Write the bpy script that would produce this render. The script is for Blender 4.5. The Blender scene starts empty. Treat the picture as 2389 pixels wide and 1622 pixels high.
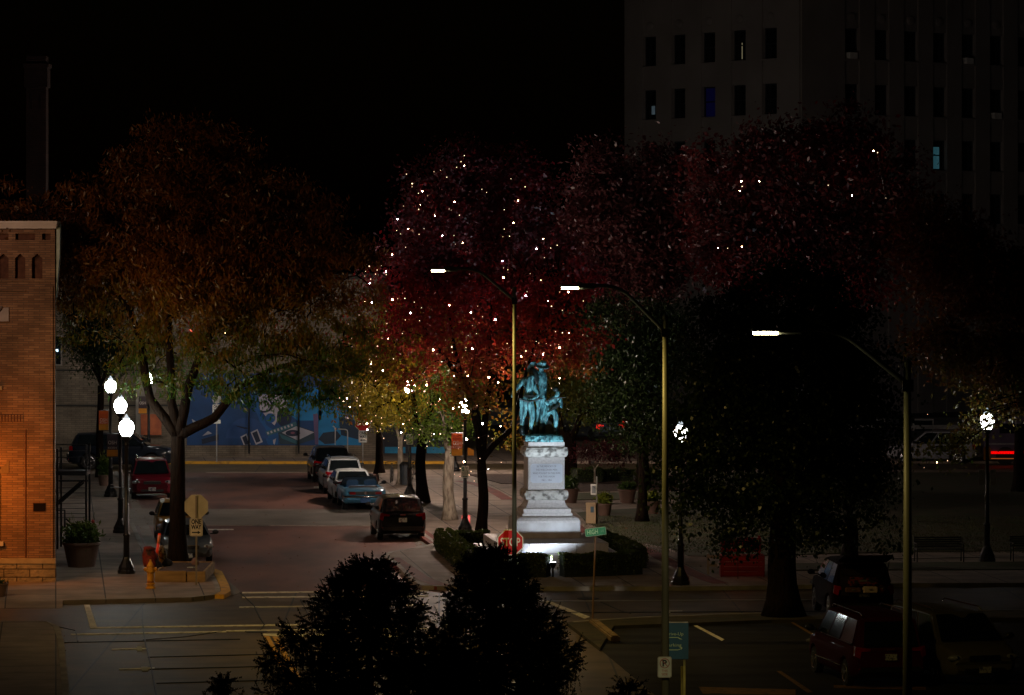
import bpy, bmesh, math, random
import numpy as np
from mathutils import Vector, Matrix
R = math.radians
sc = bpy.context.scene
col = sc.collection
random.seed(7)
rng = np.random.default_rng(7)

# ---------------------------------------------------------------- camera, world, exposure
F, CX, V0, H = 8500.0, 1194.5, 593.0, 10.9          # focal length in photo pixels, axis, horizon row, eye height
IW, IH = 2389.0, 1622.0
cam_d = bpy.data.cameras.new('camera'); cam = bpy.data.objects.new('camera', cam_d); col.objects.link(cam)
cam.location = (0, 0, H); cam.rotation_euler = (R(90), 0, 0)
cam_d.sensor_width = 36; cam_d.lens = 36 * F / IW
cam_d.shift_y = -(IH / 2 - V0) / IW
cam_d.clip_start = 1; cam_d.clip_end = 3000
sc.camera = cam
w = bpy.data.worlds.new('World'); sc.world = w; w.use_nodes = True
nt = w.node_tree; bg = nt.nodes['Background']
sky = nt.nodes.new('ShaderNodeTexSky'); sky.sky_type = 'NISHITA'; sky.sun_disc = False
sky.sun_elevation = R(1); sky.sun_rotation = R(200)
nt.links.new(sky.outputs[0], bg.inputs[0]); bg.inputs[1].default_value = 0.0003
sc.view_settings.view_transform = 'Standard'; sc.view_settings.look = 'None'
sc.view_settings.exposure = 0.0; sc.view_settings.gamma = 1
try:
    sc.cycles.use_denoising = True
    sc.cycles.max_bounces = 5; sc.cycles.diffuse_bounces = 2; sc.cycles.glossy_bounces = 2
    sc.cycles.transmission_bounces = 2; sc.cycles.transparent_max_bounces = 4
    sc.cycles.sample_clamp_indirect = 2.0; sc.cycles.sample_clamp_direct = 0
    sc.cycles.use_light_tree = True
    sc.cycles.caustics_reflective = False; sc.cycles.caustics_refractive = False
except Exception: pass

def G(u, v, z=0.0):                       # photo pixel on a level at height z -> point of the place
    Y = (H - z) * F / (v - V0); return Vector(((u - CX) * Y / F, Y, z))
def PY(u, v, Y):                          # photo pixel at distance Y
    return Vector(((u - CX) * Y / F, Y, H - (v - V0) * Y / F))
STR = math.atan2(1064.5, F)               # heading of the side street (to the left of straight ahead)

# ---------------------------------------------------------------- materials
MATS = {}
def mat(name, c, rough=0.7, metal=0.0, c2=None, scale=3.0, amt=1.0, bump=0.0, emit=None, es=0.0, coat=0.0, detail=6, thr=(0.35, 0.65), spec=0.5, scale3=None):
    if name in MATS: return MATS[name]
    m = bpy.data.materials.new(name); m.use_nodes = True; MATS[name] = m
    n, l = m.node_tree.nodes, m.node_tree.links
    b = n['Principled BSDF']; b.inputs['Roughness'].default_value = rough; b.inputs['Metallic'].default_value = metal
    b.inputs['Coat Weight'].default_value = coat; b.inputs['Coat Roughness'].default_value = 0.025
    b.inputs['Specular IOR Level'].default_value = spec
    tc = n.new('ShaderNodeTexCoord'); mp = n.new('ShaderNodeMapping'); l.new(tc.outputs['Object'], mp.inputs[0])
    if scale3: mp.inputs['Scale'].default_value = scale3
    tx = n.new('ShaderNodeTexNoise'); tx.inputs['Scale'].default_value = scale; tx.inputs['Detail'].default_value = detail
    l.new(mp.outputs[0], tx.inputs['Vector'])
    cr = n.new('ShaderNodeValToRGB'); cr.color_ramp.elements[0].position = thr[0]; cr.color_ramp.elements[1].position = thr[1]
    c2 = c2 or tuple(x * (1 - 0.25 * amt) for x in c)
    cr.color_ramp.elements[0].color = (*c2, 1); cr.color_ramp.elements[1].color = (*c, 1)
    l.new(tx.outputs[0], cr.inputs[0]); l.new(cr.outputs[0], b.inputs['Base Color'])
    if bump:
        bp = n.new('ShaderNodeBump'); bp.inputs['Strength'].default_value = bump; bp.inputs['Distance'].default_value = 0.05
        l.new(tx.outputs[0], bp.inputs['Height']); l.new(bp.outputs[0], b.inputs['Normal'])
    if emit:
        b.inputs['Emission Color'].default_value = (*emit, 1); b.inputs['Emission Strength'].default_value = es
    return m
def brickmat(name, c1, c2, mort, bw, bh, ms=0.012, axes='XZ', rot=0.0, rough=0.85, bump=0.5, noise=1.0, offset=0.5, warp=0.0, stain=0.5):
    m = bpy.data.materials.new(name); m.use_nodes = True; MATS[name] = m
    n, l = m.node_tree.nodes, m.node_tree.links
    b = n['Principled BSDF']; b.inputs['Roughness'].default_value = rough
    tc = n.new('ShaderNodeTexCoord'); sp = n.new('ShaderNodeSeparateXYZ'); cb = n.new('ShaderNodeCombineXYZ')
    mp0 = n.new('ShaderNodeMapping'); mp0.inputs['Rotation'].default_value = (0, 0, rot)
    l.new(tc.outputs['Object'], mp0.inputs[0]); l.new(mp0.outputs[0], sp.inputs[0])
    l.new(sp.outputs[axes[0]], cb.inputs[0]); l.new(sp.outputs[axes[1]], cb.inputs[1])
    br = n.new('ShaderNodeTexBrick'); br.inputs['Scale'].default_value = 1; br.offset = offset
    br.inputs['Brick Width'].default_value = bw; br.inputs['Row Height'].default_value = bh; br.inputs['Mortar Size'].default_value = ms
    br.inputs['Color1'].default_value = (*c1, 1); br.inputs['Color2'].default_value = (*c2, 1); br.inputs['Mortar'].default_value = (*mort, 1)
    br.inputs['Bias'].default_value = 0.0
    l.new(cb.outputs[0], br.inputs['Vector'])
    no = n.new('ShaderNodeTexNoise'); no.inputs['Scale'].default_value = 0.9; no.inputs['Detail'].default_value = 8
    l.new(cb.outputs[0], no.inputs['Vector'])
    cr = n.new('ShaderNodeValToRGB'); cr.color_ramp.elements[0].position = 0.3; cr.color_ramp.elements[1].position = 0.65
    k = 1 - stain; cr.color_ramp.elements[0].color = (k, k, k, 1); cr.color_ramp.elements[1].color = (1, 1, 1, 1)
    l.new(no.outputs[0], cr.inputs[0])
    mx = n.new('ShaderNodeMix'); mx.data_type = 'RGBA'; mx.blend_type = 'MULTIPLY'; mx.inputs[0].default_value = noise
    l.new(br.outputs['Color'], mx.inputs[6]); l.new(cr.outputs[0], mx.inputs[7]); l.new(mx.outputs[2], b.inputs['Base Color'])
    bp = n.new('ShaderNodeBump'); bp.inputs['Strength'].default_value = bump; bp.inputs['Distance'].default_value = 0.03; bp.invert = True
    l.new(br.outputs['Fac'], bp.inputs['Height']); 
    if warp:
        b2 = n.new('ShaderNodeBump'); b2.inputs['Strength'].default_value = warp; b2.inputs['Distance'].default_value = 0.1
        n2 = n.new('ShaderNodeTexNoise'); n2.inputs['Scale'].default_value = 7; l.new(cb.outputs[0], n2.inputs['Vector'])
        l.new(n2.outputs[0], b2.inputs['Height']); l.new(bp.outputs[0], b2.inputs['Normal']); l.new(b2.outputs[0], b.inputs['Normal'])
    else: l.new(bp.outputs[0], b.inputs['Normal'])
    return m
def leafmat(name, cols, zlo=0.0, zhi=1.0, hmix=0.5, scale=0.35, trans=0.35):
    """cols run from the low / shady side of the crown to its top; noise breaks them up"""
    m = bpy.data.materials.new(name); m.use_nodes = True; MATS[name] = m
    n, l = m.node_tree.nodes, m.node_tree.links
    for x in list(n): 
        if x.type == 'BSDF_PRINCIPLED': n.remove(x)
    out = [x for x in n if x.type == 'OUTPUT_MATERIAL'][0]
    geo = n.new('ShaderNodeNewGeometry'); tc = n.new('ShaderNodeTexCoord')
    no = n.new('ShaderNodeTexNoise'); no.inputs['Scale'].default_value = scale; no.inputs['Detail'].default_value = 3
    l.new(tc.outputs['Object'], no.inputs['Vector'])
    sp = n.new('ShaderNodeSeparateXYZ'); l.new(tc.outputs['Object'], sp.inputs[0])
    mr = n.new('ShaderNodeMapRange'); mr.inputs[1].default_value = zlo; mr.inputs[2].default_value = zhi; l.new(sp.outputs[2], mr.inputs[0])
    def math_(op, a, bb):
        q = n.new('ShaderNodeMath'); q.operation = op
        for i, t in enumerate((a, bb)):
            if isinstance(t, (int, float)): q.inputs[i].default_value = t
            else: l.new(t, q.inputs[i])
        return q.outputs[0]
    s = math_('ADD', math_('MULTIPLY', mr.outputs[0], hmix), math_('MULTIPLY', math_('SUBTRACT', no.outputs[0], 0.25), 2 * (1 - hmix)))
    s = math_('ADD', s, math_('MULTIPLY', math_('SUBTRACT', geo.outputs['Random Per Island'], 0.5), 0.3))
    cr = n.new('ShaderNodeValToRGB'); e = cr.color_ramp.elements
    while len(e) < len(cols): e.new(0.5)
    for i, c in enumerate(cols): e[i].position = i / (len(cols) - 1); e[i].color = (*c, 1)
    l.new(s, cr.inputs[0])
    d = n.new('ShaderNodeBsdfDiffuse'); t = n.new('ShaderNodeBsdfTranslucent'); g = n.new('ShaderNodeBsdfGlossy')
    g.inputs['Roughness'].default_value = 0.35; g.inputs['Color'].default_value = (0.5, 0.5, 0.5, 1)
    l.new(cr.outputs[0], d.inputs[0]); l.new(cr.outputs[0], t.inputs[0])
    a = n.new('ShaderNodeMixShader'); a.inputs[0].default_value = trans; l.new(d.outputs[0], a.inputs[1]); l.new(t.outputs[0], a.inputs[2])
    a2 = n.new('ShaderNodeMixShader'); a2.inputs[0].default_value = 0.06; l.new(a.outputs[0], a2.inputs[1]); l.new(g.outputs[0], a2.inputs[2])
    l.new(a2.outputs[0], out.inputs[0])
    return m

# ---------------------------------------------------------------- mesh builder
class MB:
    def __init__(s): s.v = []; s.f = []; s.mi = 0; s.m = []
    def add(s, vs, fs):
        o = len(s.v); s.v += [tuple(x) for x in vs]; s.f += [tuple(i + o for i in f) for f in fs]; return s
    def box(s, c, d, rz=0.0, M=None):
        cx, cy, cz = c; hx, hy, hz = d[0] / 2, d[1] / 2, d[2] / 2
        ca, sa = math.cos(rz), math.sin(rz); vs = []
        for z in (-hz, hz):
            for x, y in ((-hx, -hy), (hx, -hy), (hx, hy), (-hx, hy)):
                vs.append((cx + x * ca - y * sa, cy + x * sa + y * ca, cz + z))
        if M: vs = [M @ Vector(q) for q in vs]
        return s.add(vs, [(3, 2, 1, 0), (4, 5, 6, 7), (0, 1, 5, 4), (1, 2, 6, 5), (2, 3, 7, 6), (3, 0, 4, 7)])
    def prism(s, poly, z0, z1):
        n = len(poly); vs = [(p[0], p[1], z0) for p in poly] + [(p[0], p[1], z1) for p in poly]
        a = sum(poly[i][0] * poly[(i + 1) % n][1] - poly[(i + 1) % n][0] * poly[i][1] for i in range(n))
        fs = [tuple(range(n, 2 * n)), tuple(reversed(range(n)))] + [(i, (i + 1) % n, n + (i + 1) % n, n + i) for i in range(n)]
        if a < 0: fs = [tuple(reversed(f)) for f in fs]
        return s.add(vs, fs)
    def plate(s, poly, y0, y1):              # polygon in x,z extruded along y (y0 is the front)
        n = len(poly); vs = [(p[0], y0, p[1]) for p in poly] + [(p[0], y1, p[1]) for p in poly]
        a = sum(poly[i][0] * poly[(i + 1) % n][1] - poly[(i + 1) % n][0] * poly[i][1] for i in range(n))
        fs = [tuple(range(n)), tuple(reversed(range(n, 2 * n)))] + [(n + i, n + (i + 1) % n, (i + 1) % n, i) for i in range(n)]
        if a < 0: fs = [tuple(reversed(f)) for f in fs]
        return s.add(vs, fs)
    def cyl(s, p0, p1, r0, r1=None, n=8, caps=True):
        r1 = r0 if r1 is None else r1; p0 = Vector(p0); p1 = Vector(p1); d = (p1 - p0)
        if d.length < 1e-6: return s
        d.normalize(); a = d.orthogonal().normalized(); b = d.cross(a); vs = []
        for p, r in ((p0, r0), (p1, r1)):
            for i in range(n):
                t = 2 * math.pi * i / n; vs.append(p + a * (r * math.cos(t)) + b * (r * math.sin(t)))
        fs = [(i, (i + 1) % n, n + (i + 1) % n, n + i) for i in range(n)]
        if caps: fs += [tuple(reversed(range(n))), tuple(range(n, 2 * n))]
        return s.add(vs, fs)
    def tube(s, pts, r, n=6):
        P = [Vector(p) for p in pts]; rs = r if isinstance(r, (list, tuple)) else [r] * len(P); o = len(s.v); a = None
        for k, p in enumerate(P):
            d = (P[min(k + 1, len(P) - 1)] - P[max(k - 1, 0)]).normalized()
            if a is None: a = d.orthogonal().normalized()
            else:
                a = a - d * a.dot(d)
                a = a.normalized() if a.length > 1e-4 else d.orthogonal().normalized()
            b = d.cross(a)
            for i in range(n):
                t = 2 * math.pi * i / n; s.v.append(tuple(p + a * (rs[k] * math.cos(t)) + b * (rs[k] * math.sin(t))))
        for k in range(len(P) - 1):
            for i in range(n):
                j = (i + 1) % n; s.f.append((o + k * n + i, o + k * n + j, o + (k + 1) * n + j, o + (k + 1) * n + i))
        s.f.append(tuple(o + i for i in reversed(range(n)))); s.f.append(tuple(o + (len(P) - 1) * n + i for i in range(n)))
        return s
    def lathe(s, prof, c=(0, 0, 0), n=16, axis='Z', sx=1.0, sy=1.0):
        o = len(s.v)
        for r, z in prof:
            for i in range(n):
                t = 2 * math.pi * i / n; x, y = r * math.cos(t) * sx, r * math.sin(t) * sy
                if axis == 'Z': q = (c[0] + x, c[1] + y, c[2] + z)
                elif axis == 'Y': q = (c[0] + x, c[1] + z, c[2] - y)
                else: q = (c[0] + z, c[1] + x, c[2] + y)
                s.v.append(q)
        m = len(prof)
        for k in range(m - 1):
            for i in range(n):
                j = (i + 1) % n; s.f.append((o + k * n + i, o + k * n + j, o + (k + 1) * n + j, o + (k + 1) * n + i))
        s.f.append(tuple(o + i for i in reversed(range(n)))); s.f.append(tuple(o + (m - 1) * n + i for i in range(n)))
        return s
    def ell(s, c, r, n=10, k=6):
        prof = [(math.sin(math.pi * i / k), -math.cos(math.pi * i / k)) for i in range(k + 1)]
        prof[0] = (0.02, -1); prof[-1] = (0.02, 1); q = MB(); q.lathe(prof, n=n)
        return s.add([(c[0] + x * r[0], c[1] + y * r[1], c[2] + z * r[2]) for x, y, z in q.v], q.f)
    def quad(s, a, b, c, d): return s.add([a, b, c, d], [(0, 1, 2, 3)])
    def grid(s, a, b, c, d, nx, ny, bow=(0, 0, 0)):
        a, b, c, d, bow = map(Vector, (a, b, c, d, bow)); vs = []
        for j in range(ny + 1):
            for i in range(nx + 1):
                x, y = i / nx, j / ny
                p = (a * (1 - x) + b * x) * (1 - y) + (d * (1 - x) + c * x) * y
                vs.append(p + bow * (4 * x * (1 - x)))
        return s.add(vs, [(j * (nx + 1) + i, j * (nx + 1) + i + 1, (j + 1) * (nx + 1) + i + 1, (j + 1) * (nx + 1) + i) for j in range(ny) for i in range(nx)])
    def build(s, name, material, parent=None, smooth=False, bevel=0.0, weld=False, sub=0, loc=None):
        me = bpy.data.meshes.new(name); me.from_pydata(s.v, [], s.f); me.materials.append(material)
        if smooth: me.polygons.foreach_set('use_smooth', [True] * len(me.polygons))
        if bevel or weld:
            bm = bmesh.new(); bm.from_mesh(me)
            bmesh.ops.remove_doubles(bm, verts=bm.verts, dist=1e-4)
            if bevel: bmesh.ops.bevel(bm, geom=[e for e in bm.edges if e.is_manifold and e.calc_face_angle(0) > 0.5], offset=bevel, segments=2, affect='EDGES', clamp_overlap=True)
            bm.to_mesh(me); bm.free()
        me.update(); o = bpy.data.objects.new(name, me); col.objects.link(o)
        if parent: o.parent = parent
        if loc: o.location = loc
        if sub:
            md = o.modifiers.new('s', 'SUBSURF'); md.levels = sub; md.render_levels = sub
        return o
def tag(o, label=None, cat=None, group=None, kind=None):
    if label: o['label'] = label
    if cat: o['category'] = cat
    if group: o['group'] = group
    if kind: o['kind'] = kind
    return o
def thing(name, label, cat, loc=(0, 0, 0), rz=0.0, group=None):
    o = bpy.data.objects.new(name, None); col.objects.link(o); o.empty_display_size = 0.3
    o.location = loc; o.rotation_euler = (0, 0, rz); return tag(o, label, cat, group)
def struct(name, mb, m, **k):
    return tag(mb.build(name, m, **k), kind='structure')
def children(o): return [c for c in col.objects if c.parent == o]
def copy_tree(o, parent=None):
    kids = [c for c in ALLC() if c.parent == o]
    c = o.copy(); col.objects.link(c); c.parent = parent
    for k in kids: copy_tree(k, c)
    return c
def ALLC(): return list(col.objects)
def dup(o, loc, rz, label, group=None):
    c = copy_tree(o); c.location = loc; c.rotation_euler = (0, 0, rz); c['label'] = label
    if group: c['group'] = group
    return c
def text(body, size, m, parent, loc, rx=90, rz=0, wide=1.0, name='lettering', ext=0.003, bold=0.0, align='CENTER', width=None, space=1.0):
    cu = bpy.data.curves.new('t', 'FONT'); cu.body = body; cu.size = size; cu.extrude = ext; cu.offset = bold
    cu.align_x = align; cu.align_y = 'CENTER'; cu.space_line = space; cu.resolution_u = 3
    t = bpy.data.objects.new('t', cu); col.objects.link(t); bpy.context.view_layer.update()
    me = bpy.data.meshes.new_from_object(t.evaluated_get(bpy.context.evaluated_depsgraph_get()))
    bpy.data.objects.remove(t); me.materials.clear(); me.materials.append(m)
    if width:
        xs = [v.co.x for v in me.vertices]; wide = width / (max(xs) - min(xs))
    for v in me.vertices: v.co.x *= wide
    o = bpy.data.objects.new(name, me); col.objects.link(o); o.parent = parent
    o.location = loc; o.rotation_euler = (R(rx), 0, rz); return o
def skin(name, nodes, edges, m, parent, sub=1):
    me = bpy.data.meshes.new(name); me.from_pydata([n[:3] for n in nodes], edges, [])
    o = bpy.data.objects.new('tmp', me); col.objects.link(o)
    o.modifiers.new('k', 'SKIN')
    for i, n in enumerate(nodes):
        r = n[3]; r2 = n[4] if len(n) > 4 else r
        me.skin_vertices[0].data[i].radius = (r, r2); me.skin_vertices[0].data[i].use_root = (i == 0)
    s = o.modifiers.new('s', 'SUBSURF'); s.levels = sub; s.render_levels = sub
    bpy.context.view_layer.update()
    m2 = bpy.data.meshes.new_from_object(o.evaluated_get(bpy.context.evaluated_depsgraph_get()))
    bpy.data.objects.remove(o); m2.materials.clear(); m2.materials.append(m)
    m2.polygons.foreach_set('use_smooth', [True] * len(m2.polygons))
    q = bpy.data.objects.new(name, m2); col.objects.link(q)
    if parent: q.parent = parent
    return q
def lamp(kind, loc, power, color, size=0.1, target=None, angle=60, blend=0.5, name='light', parent=None):
    d = bpy.data.lights.new(name, kind); d.energy = power; d.color = color
    o = bpy.data.objects.new(name, d); col.objects.link(o); o.location = loc
    if kind == 'SPOT': d.spot_size = R(angle); d.spot_blend = blend; d.shadow_soft_size = size
    elif kind == 'POINT': d.shadow_soft_size = size
    if target is not None: o.rotation_euler = (Vector(target) - Vector(loc)).to_track_quat('-Z', 'Y').to_euler()
    if parent: o.parent = parent
    return o

# common materials
M_black = mat('black_paint', (0.012, 0.013, 0.014), 0.35, c2=(0.008, 0.008, 0.009))
M_steel = mat('galvanised', (0.45, 0.45, 0.43), 0.45, 0.6, c2=(0.3, 0.3, 0.29), scale=6)
M_conc = brickmat('sidewalk_concrete', (0.34, 0.26, 0.205), (0.29, 0.225, 0.18), (0.05, 0.045, 0.04), 1.55, 1.55, 0.022, 'XY', -STR, 0.85, 0.3, offset=0.0, stain=0.45)
M_curb = mat('kerb_concrete', (0.34, 0.31, 0.27), 0.85, c2=(0.2, 0.18, 0.16), scale=1.5, bump=0.2)
M_road = brickmat('road_concrete', (0.14, 0.10, 0.048), (0.11, 0.08, 0.04), (0.03, 0.027, 0.025), 4.6, 3.6, 0.03, 'XY', -0.02, 0.6, 0.25, offset=0.0, stain=0.55)
M_paver = mat('street_pavers', (0.21, 0.096, 0.072), 0.6, c2=(0.10, 0.05, 0.042), scale=0.45, bump=0.2, detail=12, thr=(0.36, 0.6), scale3=(1, 0.4, 1))
M_band = mat('street_band', (0.29, 0.25, 0.205), 0.7, c2=(0.17, 0.145, 0.12), scale=0.4, detail=10)
M_brickpath = brickmat('red_brick_paving', (0.28, 0.055, 0.035), (0.19, 0.04, 0.03), (0.09, 0.035, 0.03), 0.3, 0.15, 0.01, 'XY', 0.3, 0.8, 0.3)
M_grass = mat('grass_soil', (0.045, 0.065, 0.02), 0.95, c2=(0.075, 0.06, 0.03), scale=1.3, bump=0.5, detail=10)
M_dirt = mat('dry_verge', (0.06, 0.045, 0.02), 0.95, c2=(0.03, 0.03, 0.012), scale=1.8, bump=0.5, detail=10)
M_mulch = mat('mulch', (0.09, 0.045, 0.03), 0.95, c2=(0.025, 0.014, 0.01), scale=9, bump=0.8, detail=8)
M_lot = mat('asphalt_lot', (0.03, 0.03, 0.033), 0.8, spec=0.15, c2=(0.016, 0.016, 0.018), scale=0.6, bump=0.25, detail=12, thr=(0.4, 0.6), scale3=(0.5, 1.6, 1))
M_white = mat('road_white', (0.85, 0.8, 0.7), 0.7, c2=(0.34, 0.3, 0.25), scale=5, detail=8, thr=(0.32, 0.5))
M_yellow = mat('road_yellow', (0.62, 0.33, 0.02), 0.7, c2=(0.33, 0.18, 0.03), scale=4, detail=8, thr=(0.3, 0.5))
M_joint = mat('joint_tar', (0.014, 0.012, 0.011), 0.6)
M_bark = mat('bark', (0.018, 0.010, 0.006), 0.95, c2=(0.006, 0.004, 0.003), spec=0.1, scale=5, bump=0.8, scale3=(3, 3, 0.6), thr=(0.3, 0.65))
M_barkpale = mat('pale_bark', (0.36, 0.31, 0.24), 0.9, c2=(0.15, 0.12, 0.09), scale=4, bump=0.8, scale3=(2.5, 2.5, 0.7), thr=(0.35, 0.6))
M_signw = mat('sign_white', (0.88, 0.88, 0.84), 0.4, c2=(0.66, 0.66, 0.62), scale=2)
M_signk = mat('sign_black', (0.01, 0.01, 0.01), 0.5)
M_red = mat('sign_red', (0.62, 0.006, 0.012), 0.6, c2=(0.52, 0.005, 0.01))
M_green = mat('sign_green', (0.01, 0.28, 0.13), 0.4)
# ---------------------------------------------------------------- ground
def pg(pts, z=0.0): return [tuple(G(u, v, z)[:2]) for u, v in pts]
def ribbon(mb, P, wd, z0, z1, side=1):
    P = [Vector((p[0], p[1])) for p in P]; L = []; 
    for i, p in enumerate(P):
        d = (P[min(i + 1, len(P) - 1)] - P[max(i - 1, 0)]).normalized(); nrm = Vector((-d.y, d.x)) * side
        L.append((p, p + nrm * wd))
    for (a, b), (c, d) in zip(L, L[1:]): mb.prism([tuple(a), tuple(c), tuple(d), tuple(b)], z0, z1)
    return mb
mb = MB(); mb.quad((-700, 20, -0.02), (700, 20, -0.02), (700, 1500, -0.02), (-700, 1500, -0.02))
struct('ground', mb, mat('ground_dark', (0.05, 0.045, 0.04), 0.9, scale=0.2))
def flat(name, pts, z, m): 
    mb = MB(); q = pg(pts); mb.prism(q, -0.015, z); return struct(name, mb, m)
# carriageways (concrete): near avenue + near leg + far cross street
flat('avenue_road', [(-700, 1405), (300, 1402), (560, 1384), (1000, 1372), (1600, 1372), (3100, 1360), (3100, 1470), (1700, 1500), (1560, 1700), (1500, 1900), (-900, 1900)], 0.0, M_road)
flat('far_street_road', [(-900, 1103), (3300, 1103), (3300, 1020), (-900, 1020)], 0.0, M_road)
flat('side_street_road', [(255, 1103), (900, 1103), (1100, 1383), (300, 1383)], 0.004, M_paver)
flat('street_band', [(262, 1187), (962, 1190), (990, 1228), (290, 1226)], 0.008, M_band)
flat('gutter_pan', [(296, 1150), (316, 1150), (372, 1290), (345, 1290)], 0.0115, M_band)
flat('gutter_pan', [(478, 1336), (512, 1342), (553, 1372), (562, 1384), (500, 1400), (470, 1392)], 0.0115, M_band)
flat('gutter_pan', [(955, 1230), (1030, 1278), (1022, 1290), (975, 1286)], 0.0115, M_band)
flat('gutter_pan', [(917, 1293), (872, 1309), (885, 1322), (925, 1328)], 0.0115, M_band)
ZS = 0.13
def walk(name, pts, m=M_conc, z=ZS):
    mb = MB(); mb.prism(pg(pts, z), -0.01, z); return struct(name, mb, m)
left = [(-700, 1401), (148, 1401), (447, 1394), (499, 1388), (515, 1380), (512, 1366), (495, 1333), (478, 1326), (400, 1312), (345, 1283), (335, 1271), (312, 1220), (300, 1177), (288, 1130), (275, 1100)]
walk('pavement', left + [(-700, 1100)])
right = [(887, 1124), (925, 1170), (985, 1241), (1024, 1267), (985, 1277), (917, 1288), (905, 1296), (932, 1315), (971, 1354), (994, 1366), (1100, 1369), (1238, 1368), (1600, 1368), (2131, 1360), (3100, 1357)]
walk('pavement', right + [(3100, 1096), (880, 1096)])
near = [(-700, 1454), (108, 1451), (124, 1462), (135, 1495), (146, 1622), (150, 1900)]
walk('pavement', near + [(-700, 1900)])
walk('pavement', [(-700, 1076), (3300, 1076), (3300, 1045), (-700, 1045)])
mb = MB()
for pl, sd in ((left, 1), (right, 1), (near, 1)):
    ribbon(mb, pg(pl[1:] if pl is left else pl, ZS), 0.17, 0.0, ZS + 0.006, {id(left): 1, id(right): -1, id(near): 1}[id(pl)] * (1))
struct('kerb', mb, M_curb)
q0, q1, q2, q3 = G(-700, 1401, ZS), G(146, 1401, ZS), G(146, 1419, 0.006), G(-700, 1419, 0.006); mb = MB(); mb.add([q3, q2, q1, q0, (q3.x, q3.y, -0.01), (q2.x, q2.y, -0.01), (q1.x, q1.y, -0.01), (q0.x, q0.y, -0.01)], [(0, 1, 2, 3), (4, 5, 1, 0), (5, 6, 2, 1)]); struct('kerb_ramp', mb, M_conc)
mb = MB(); ribbon(mb, pg([(345, 1077), (1040, 1077)], ZS), 0.45, 0.0, ZS + 0.008, 1); tag(mb.build('kerb', M_yellow), kind='structure')
mb = MB(); ribbon(mb, pg([(484, 1329), (497, 1334), (513, 1366), (516, 1380), (501, 1388)], ZS), 0.3, 0.004, ZS + 0.012, 1); struct('kerb', mb, M_yellow)
# brick bands on the plaza
mb = MB()
for pl in ([(905, 1152), (945, 1192), (992, 1236), (1040, 1270)], [(932, 1301), (968, 1325), (1000, 1347), (1052, 1367)],
           [(1085, 1122), (1130, 1131), (1165, 1146), (1200, 1166)], [(1335, 1212), (1368, 1234), (1402, 1256), (1432, 1270), (1490, 1272), (1530, 1284), (1580, 1311), (1635, 1337), (1672, 1352), (1700, 1361)]):
    ribbon(mb, pg(pl, ZS), 0.55, 0.0, ZS + 0.004, -1)
struct('brick_path', mb, M_brickpath)
mb = MB()
for pl in ([(1330, 1188), (1365, 1215), (1412, 1244), (1446, 1266), (1504, 1269), (1562, 1281), (1604, 1298), (1650, 1300)],):
    ribbon(mb, pg(pl, ZS), 0.45, 0.0, ZS + 0.02, 1)
for pl in ([(1950, 1307), (2389, 1300), (3000, 1296)], [(1830, 1331), (2389, 1328), (3000, 1326)], [(1330, 1131), (1640, 1128)], [(1400, 1176), (1640, 1170)]):
    ribbon(mb, pg(pl, ZS), 0.2, 0.0, ZS + 0.03, 1)
struct('kerb', mb, M_curb)
# grass
def lawn(pts, m=M_grass, name='lawn'): 
    mb = MB(); mb.prism(pg(pts, 0.16), 0.0, 0.16); struct(name, mb, m)
lawn([(1345, 1196), (1364, 1213), (1412, 1242), (1446, 1264), (1504, 1267), (1562, 1279), (1606, 1296), (1750, 1296), (1900, 1292), (2132, 1286), (3000, 1280), (3000, 1102), (1640, 1102), (1560, 1188), (1480, 1186), (1400, 1190)])
lawn([(1340, 1150), (1640, 1146), (1640, 1162), (1340, 1166)])
lawn([(1340, 1110), (1640, 1106), (1640, 1142), (1340, 1146)], M_mulch, 'mulch_bed')
lawn([(1832, 1314), (3000, 1306), (3000, 1326), (1830, 1330)])
lawn([(1090, 1106), (1200, 1106), (1200, 1128), (1170, 1128)], M_mulch, 'mulch_bed')
# parking lot and verge
flat('parking_lot', [(1432, 1466), (1800, 1452), (3200, 1438), (3200, 2000), (1800, 2000), (1528, 1622), (1402, 1517)], 0.006, M_lot)
mb = MB(); mb.prism(pg([(1322, 1452), (1500, 1440), (1800, 1430), (3200, 1415), (3200, 1434), (1800, 1446), (1432, 1460), (1400, 1512)], 0.1), 0, 0.1); struct('grass_verge', mb, M_dirt)
mb = MB(); ribbon(mb, pg([(1340, 1452), (1500, 1441), (1800, 1431), (3200, 1416)], 0.1), 0.16, 0, 0.115, 1); struct('kerb', mb, M_curb)
# markings
def mark(pts, m=M_white, name='road_marking', z=0.016, lift=0.0):
    mb = MB(); q = pg(pts, lift); mb.prism(q, lift - 0.002, lift + z); return struct(name, mb, m)
def line(a, b, t, m=M_white, z=0.016, name='road_marking'):
    (u0, v0), (u1, v1) = a, b
    mark([(u0, v0 - t / 2), (u1, v1 - t / 2), (u1, v1 + t / 2), (u0, v0 + t / 2)], m, name, z)
line((210, 1465.5), (700, 1458.5), 2.6); line((165, 1481), (528, 1474.5), 2.4); line((527, 1473), (1000, 1466), 2.2)
line((565, 1383.5), (1000, 1379), 2.4); line((565, 1394.5), (1000, 1391), 2.4); line((558, 1417.5), (1000, 1412), 2.2)
mark([(196, 1412), (209, 1412), (226, 1464), (210, 1466)])
line((260, 1516), (344, 1514), 2.2); line((277, 1562.5), (361, 1560), 2.4)
mark([(318, 1510), (330, 1510), (332, 1520), (320, 1520)], mat('paint_patch', (0.42, 0.42, 0.36), 0.8), z=0.022); mark([(329, 1557), (344, 1557), (346, 1567), (331, 1567)], MATS['paint_patch'], z=0.022)
line((614, 1482), (950, 1485), 5)
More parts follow.
